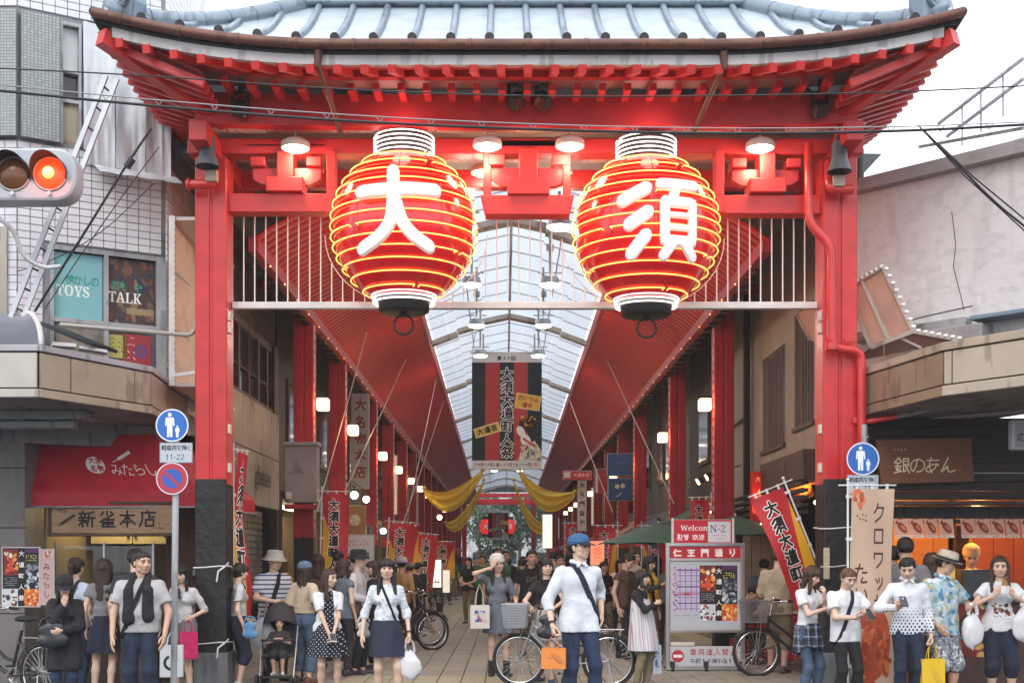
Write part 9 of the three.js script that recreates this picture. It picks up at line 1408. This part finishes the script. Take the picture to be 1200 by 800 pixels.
paperBag('white paper bag with blue writing held by the woman in the striped tunic', p.hand[0], 0.12, 0.34, print(48, 130, (g, W, H) => { fill(g, '#c4ccd6', 0, 0, W, H); text(g, '大名', 6, 24, 34, '#2a4a8a', 0.14, 'v', 1.2); }), 0.5);
person('person in dark clothes sitting bent forward right of the guide board', { px: 881, top: 676, d: 18.2, H: 1.62, sit: 0.5, yaw: 0.9, lean: 0.45, hair: ['crop', 'k'], head: [0, 0.3], L: { to: [0.1, 0.8, 0.42], hand: 'hold' }, R: { to: [-0.02, 0.84, 0.42], hand: 'hold' }, c: { top: { m: C.dark, sleeve: 1.6, hem: 0.86 }, legs: { m: C.black } } });
{ const t = thing('stool', 'low stool under the seated person behind the guide board', 'stool', [PX(880, 18.35), 0, -18.35]); obj('seat', [cyl(V(0, 0.38, 0), V(0, 0.42, 0), 0.19, 0.19, 20)], M.wood, t); for (const [x, z] of [[-1, -1], [1, -1], [1, 1], [-1, 1]]) obj('leg', [cyl(V(x * 0.15, 0, z * 0.15), V(x * 0.1, 0.38, z * 0.1), 0.016, 0.016)], M.wood, t); }
person('person in grey-blue shirt seen from behind, deeper right of the guide board', { px: 896, top: 655, d: 19.6, yaw: 3.0, hair: ['crop', 'k'], c: { top: { m: C.greyBlue, sleeve: 0.6 }, legs: { m: C.dark } } });
p = person('man in beige shirt and knee-length khaki trousers from behind, left of the leaning flag', { px: 913, top: 643, d: 16.6, yaw: 2.6, hair: ['short', 'b'], L: { to: [0.15, 1.05, 0.25] }, R: { to: [-0.12, 1.05, 0.28] }, c: { top: { m: fab([0.46, 0.39, 0.28]), sleeve: 0.95, hem: 0.8, loose: 0.024 }, legs: { m: C.khaki, to: 1.25, loose: 0.03 }, shoe: [0.1, 0.06, 0.04] } });
p = person('young woman in white T-shirt with a plaid shirt tied round her hips', { px: 951, top: 662, d: 13.0, f: 1, yaw: 0.7, hair: ['mid', 'r'], head: [0.25, 0.42], R: { to: [-0.0, 1.18, 0.3], pole: [-0.8, -1, -0.1], hand: 'hold', dir: [0.4, 0.3, 1], palm: [0, 1, 0.3] }, L: { to: [0.05, 1.3, 0.2], pole: [0.8, -1, 0], hand: 'hold', dir: [-0.3, 1, 0.2], palm: [0, 0.2, -1] }, c: { top: { m: C.white, sleeve: 0.55, hem: 0.96, loose: 0.02 }, wrap: plaid, legs: { m: C.denim } } });
phone('red phone case in the hands of the young woman with the plaid shirt', p.at(0.03, 1.24, 0.44), 0.6, -0.6, [0.3, 0.01, 0.04]);
p = person('fair-haired young man in white T-shirt with a dark diagonal strap, reading his phone', { px: 993, top: 665, d: 12.7, yaw: 0.3, hair: ['short', 'l'], head: [0.05, 0.42], R: { to: [-0.03, 1.1, 0.3], pole: [-1, -0.8, -0.2], hand: 'hold', dir: [0.25, 0.4, 1], palm: [0.2, 1, 0] }, L: { to: [0.14, 1.07, 0.27], pole: [1, -0.8, -0.2], hand: 'hold', dir: [-0.5, 0.2, 1], palm: [0, 1, 0] }, c: { top: { m: C.white, sleeve: 0.62, hem: 0.8, loose: 0.022 }, legs: { m: C.black }, straps: [{ side: 1, m: C.navy, hip: 0.95, w: 0.026 }], print: { m: print(96, 24, (g, W, H) => { fill(g, '#e2e4e8', 0, 0, W, H); scribble(g, 4, 6, 88, 12, '#4a4a58', 1, 3); }), w: 0.2, h: 0.04, y: 1.24 } } });
phone('dark phone held by the fair-haired young man', p.at(0.06, 1.15, 0.41), 0.3, -0.9);
person('person standing behind the pale flag, only lower legs in view', { px: 1031, top: 655, d: 14.1, f: 1, yaw: 2.9, hair: ['mid', 'b'], c: { top: { m: C.grey2, sleeve: 0.6 }, legs: { m: C.grey2, to: 0.9 }, shoe: [0.3, 0.3, 0.32] } });
{ const t = thing('folding_stand', 'folding stand with one red leg and one silver leg below the pale flag', 'stand', [PX(1012, 13.6), 0, -13.6]); obj('leg', [cyl(V(-0.1, 0, 0), V(-0.02, 0.82, 0), 0.014)], pipeRed, t); obj('leg', [cyl(V(0.26, 0, 0.05), V(0.0, 0.82, 0), 0.014)], M.steel, t); obj('board', [cb(0.08, 0.83, 0, 0.6, 0.03, 0.28, 0.006)], M.cream, t); }
person('dark-haired man in grey shirt from behind, waiting at the fish-cake shop', { px: 1062, top: 630, d: 13.9, yaw: 2.9, hair: ['crop', 'k'], c: { top: { m: C.grey2, sleeve: 0.7 }, legs: { m: C.dark } } });
person('dark-haired person from behind, left of the man in the grey shirt at the fish-cake shop', { px: 1046, top: 640, d: 14.1, yaw: 3.3, hair: ['crop', 'k'], c: { top: { m: C.pale, sleeve: 0.7 }, legs: { m: C.dark } } });
p = person('man in white shirt dotted black at the hem, holding phone and yellow bag', { px: 1062, top: 652, d: 12.6, yaw: -0.1, build: 0.84, hair: ['short', 'k'], head: [-0.25, 0.45], R: { to: [-0.15, 1.13, 0.25], pole: [-1, -0.8, -0.2], hand: 'hold', dir: [0.1, 0.5, 1], palm: [0.4, 0.8, 0] }, L: { to: [0.23, 0.83, 0.08], hand: 'grip', palm: [-1, 0, 0] }, c: { top: { m: dotShirt, sleeve: 1.9, hem: 0.83, loose: 0.014, collar: C.white }, legs: { m: C.jeansD } } });
phone('dark phone in the right hand of the man in the dotted white shirt', p.at(-0.12, 1.2, 0.37), 0.0, -0.8);
paperBag('bright yellow paper bag held low by the man in the dotted shirt', p.hand[0], 0.24, 0.36, print(96, 144, (g, W, H) => { fill(g, '#dcb41c', 0, 0, W, H); scribble(g, 30, 112, 36, 14, '#5a4a18', 1, 4); }), 0.1, 'paper_bag', 0.16, mat([0.6, 0.38, 0.02], { roughness: 0.6 }));
p = person('man in straw fedora and pale blue patterned shirt with patterned shorts, head turned right', { px: 1108, top: 648, d: 12.9, yaw: 0.5, build: 1.08, belly: 0.02, hair: ['short', 'k'], head: [0.6, 0.3], sk: 1, L: { to: [0.16, 1.1, 0.25], pole: [1, -0.8, -0.2], hand: 'hold' }, R: { to: [-0.2, 0.9, 0.12] }, c: { top: { m: hawaii, sleeve: 0.75, hem: 0.78, loose: 0.028, collar: true }, legs: { m: floral, to: 1.05, loose: 0.035 }, hat: { kind: 'fedora', m: fab([0.5, 0.44, 0.34]) } } });
plasticBag('white carrier bag hanging from the hand of the man in the straw fedora', p.hand[0].clone().add(V(0.02, 0.02, 0)), 0.22, 0.36, plastic, 'carrier_bag');
person('brown-haired woman behind the man in the straw fedora', { px: 1093, top: 648, d: 13.9, f: 1, yaw: 2.8, hair: ['mid', 'r'], c: { top: { m: C.brown, sleeve: 0.6 }, legs: { m: C.dark } } });
person('shop worker in cream cap behind the counter of the fish-cake shop', { px: 1137, top: 641, d: 15.35, yaw: -0.2, hair: ['crop', 'k'], head: [0, 0.35], c: { top: { m: C.white, sleeve: 0.7 }, legs: { m: C.dark }, hat: { kind: 'beanie', m: fab([0.66, 0.56, 0.34]) } } });
p = person('woman in white printed T-shirt eating a fish cake at the right edge', { px: 1171, top: 652, d: 12.9, f: 1, yaw: -0.2, hair: ['long', 'r'], fringe: 0, head: [-0.1, 0.12], R: { to: [-0.1, 1.25, 0.24], pole: [-1, -0.9, 0.1], hand: 'hold', dir: [0.5, 0.7, 0.4], palm: [0.6, 0.2, -1] }, L: { to: [0.1, 1.25, 0.25], pole: [1, -0.9, 0.1], hand: 'hold', dir: [-0.5, 0.7, 0.4], palm: [-0.6, 0.2, -1] }, c: { top: { m: C.white, sleeve: 0.55, hem: 0.84, loose: 0.02 }, legs: { m: C.navy, to: 1.2, loose: 0.03 }, print: { m: print(96, 96, (g, W, H) => { fill(g, '#d6d8dc', 0, 0, W, H); blotches(g, 10, 24, 76, 52, ['#6a3a2a', '#2a2a30', '#a03a3a', '#c9c4b8', '#8a5a3a'], 26, 9); scribble(g, 14, 80, 66, 10, '#5a3a3a', 1, 4); }), w: 0.22, h: 0.22, y: 1.1 } } });
{ const t = thing('fish_cake', 'golden fish-shaped cake held at the mouth of the woman in the printed T-shirt', 'cake', p.at(0, 1.37, 0.3).toArray(), 0.1); obj('pastry', [new THREE.SphereGeometry(0.045, 14, 10).scale(0.75, 1.25, 0.45), new THREE.ConeGeometry(0.035, 0.05, 8).scale(1, 1, 0.4).rotateX(Math.PI).translate(0, 0.06, 0)], mat([0.5, 0.27, 0.09], { roughness: 0.6, map: T.grime }), t); obj('paper_sleeve', [quadSheet((u, v) => V((u - 0.5) * 0.09, -0.08 + v * 0.07, 0.024 * Math.cos((u - 0.5) * 2.6)), 6, 2)], M.paper, t); }
plasticBag('white plastic bag hanging from the forearm of the woman eating the fish cake', p.el[0].clone().lerp(p.wr[0], 0.45).add(V(0.05, 0.05, 0)), 0.3, 0.4, plastic);
// ---- the far crowd, small in the picture
{
const ORD = ['first', 'second', 'third', 'fourth', 'fifth', 'sixth', 'seventh', 'eighth', 'ninth', 'tenth', 'eleventh', 'twelfth', 'thirteenth', 'fourteenth', 'fifteenth', 'sixteenth', 'seventeenth', 'eighteenth', 'nineteenth', 'twentieth', 'twenty-first', 'twenty-second', 'twenty-third', 'twenty-fourth', 'twenty-fifth', 'twenty-sixth', 'twenty-seventh', 'twenty-eighth', 'twenty-ninth', 'last', 'last'], tops = [['black', C.black], ['white', C.white], ['grey', C.grey], ['green', C.green], ['navy', C.navy], ['beige', C.cream], ['pale', C.pale], ['brown', C.brown], ['blue', C.denim]], spots = [[508, 660, 47], [522, 659, 42], [531, 656, 47], [539, 658, 54], [557, 655, 45], [571, 657, 52], [578, 658, 62], [584, 656, 36], [588, 656, 40], [597, 658, 58], [609, 657, 50], [613, 656, 44], [617, 657, 64], [624, 656, 34], [629, 656, 42], [634, 655, 30], [643, 656, 36], [638, 656, 48], [649, 654, 28], [655, 656, 40], [662, 652, 30], [668, 655, 25], [700, 655, 27], [708, 653, 23], [716, 655, 30], [727, 652, 24], [745, 655, 26], [770, 655, 21]];
spots.sort((a, b) => a[0] - b[0]).forEach(([px, top, d], i) => { const [n, m] = tops[(i * 5 + 2) % 9], side = px < 540 ? 'left' : px < 650 ? 'middle' : 'right', H = 1.5 + ((i * 37) % 23) / 100; person(`small distant pedestrian in ${n} top, ${ORD[i]} from the left in the far crowd`, { px, H, d, f: i % 2, yaw: i % 3 ? 0.3 : 3, q: 2, hair: [i % 2 ? 'mid' : 'crop', i % 4 ? 'k' : 'b'], legs: i % 2 ? walk : undefined, c: { top: { m, sleeve: i % 3 ? 0.6 : 1.7 }, legs: { m: [C.dark, C.jeans, C.khaki][i % 3] } } }); });
}
// a little evening haze down the street
scene.fog = new THREE.FogExp2(0xf2f0f2, 0.001);
renderer.render(scene, camera);
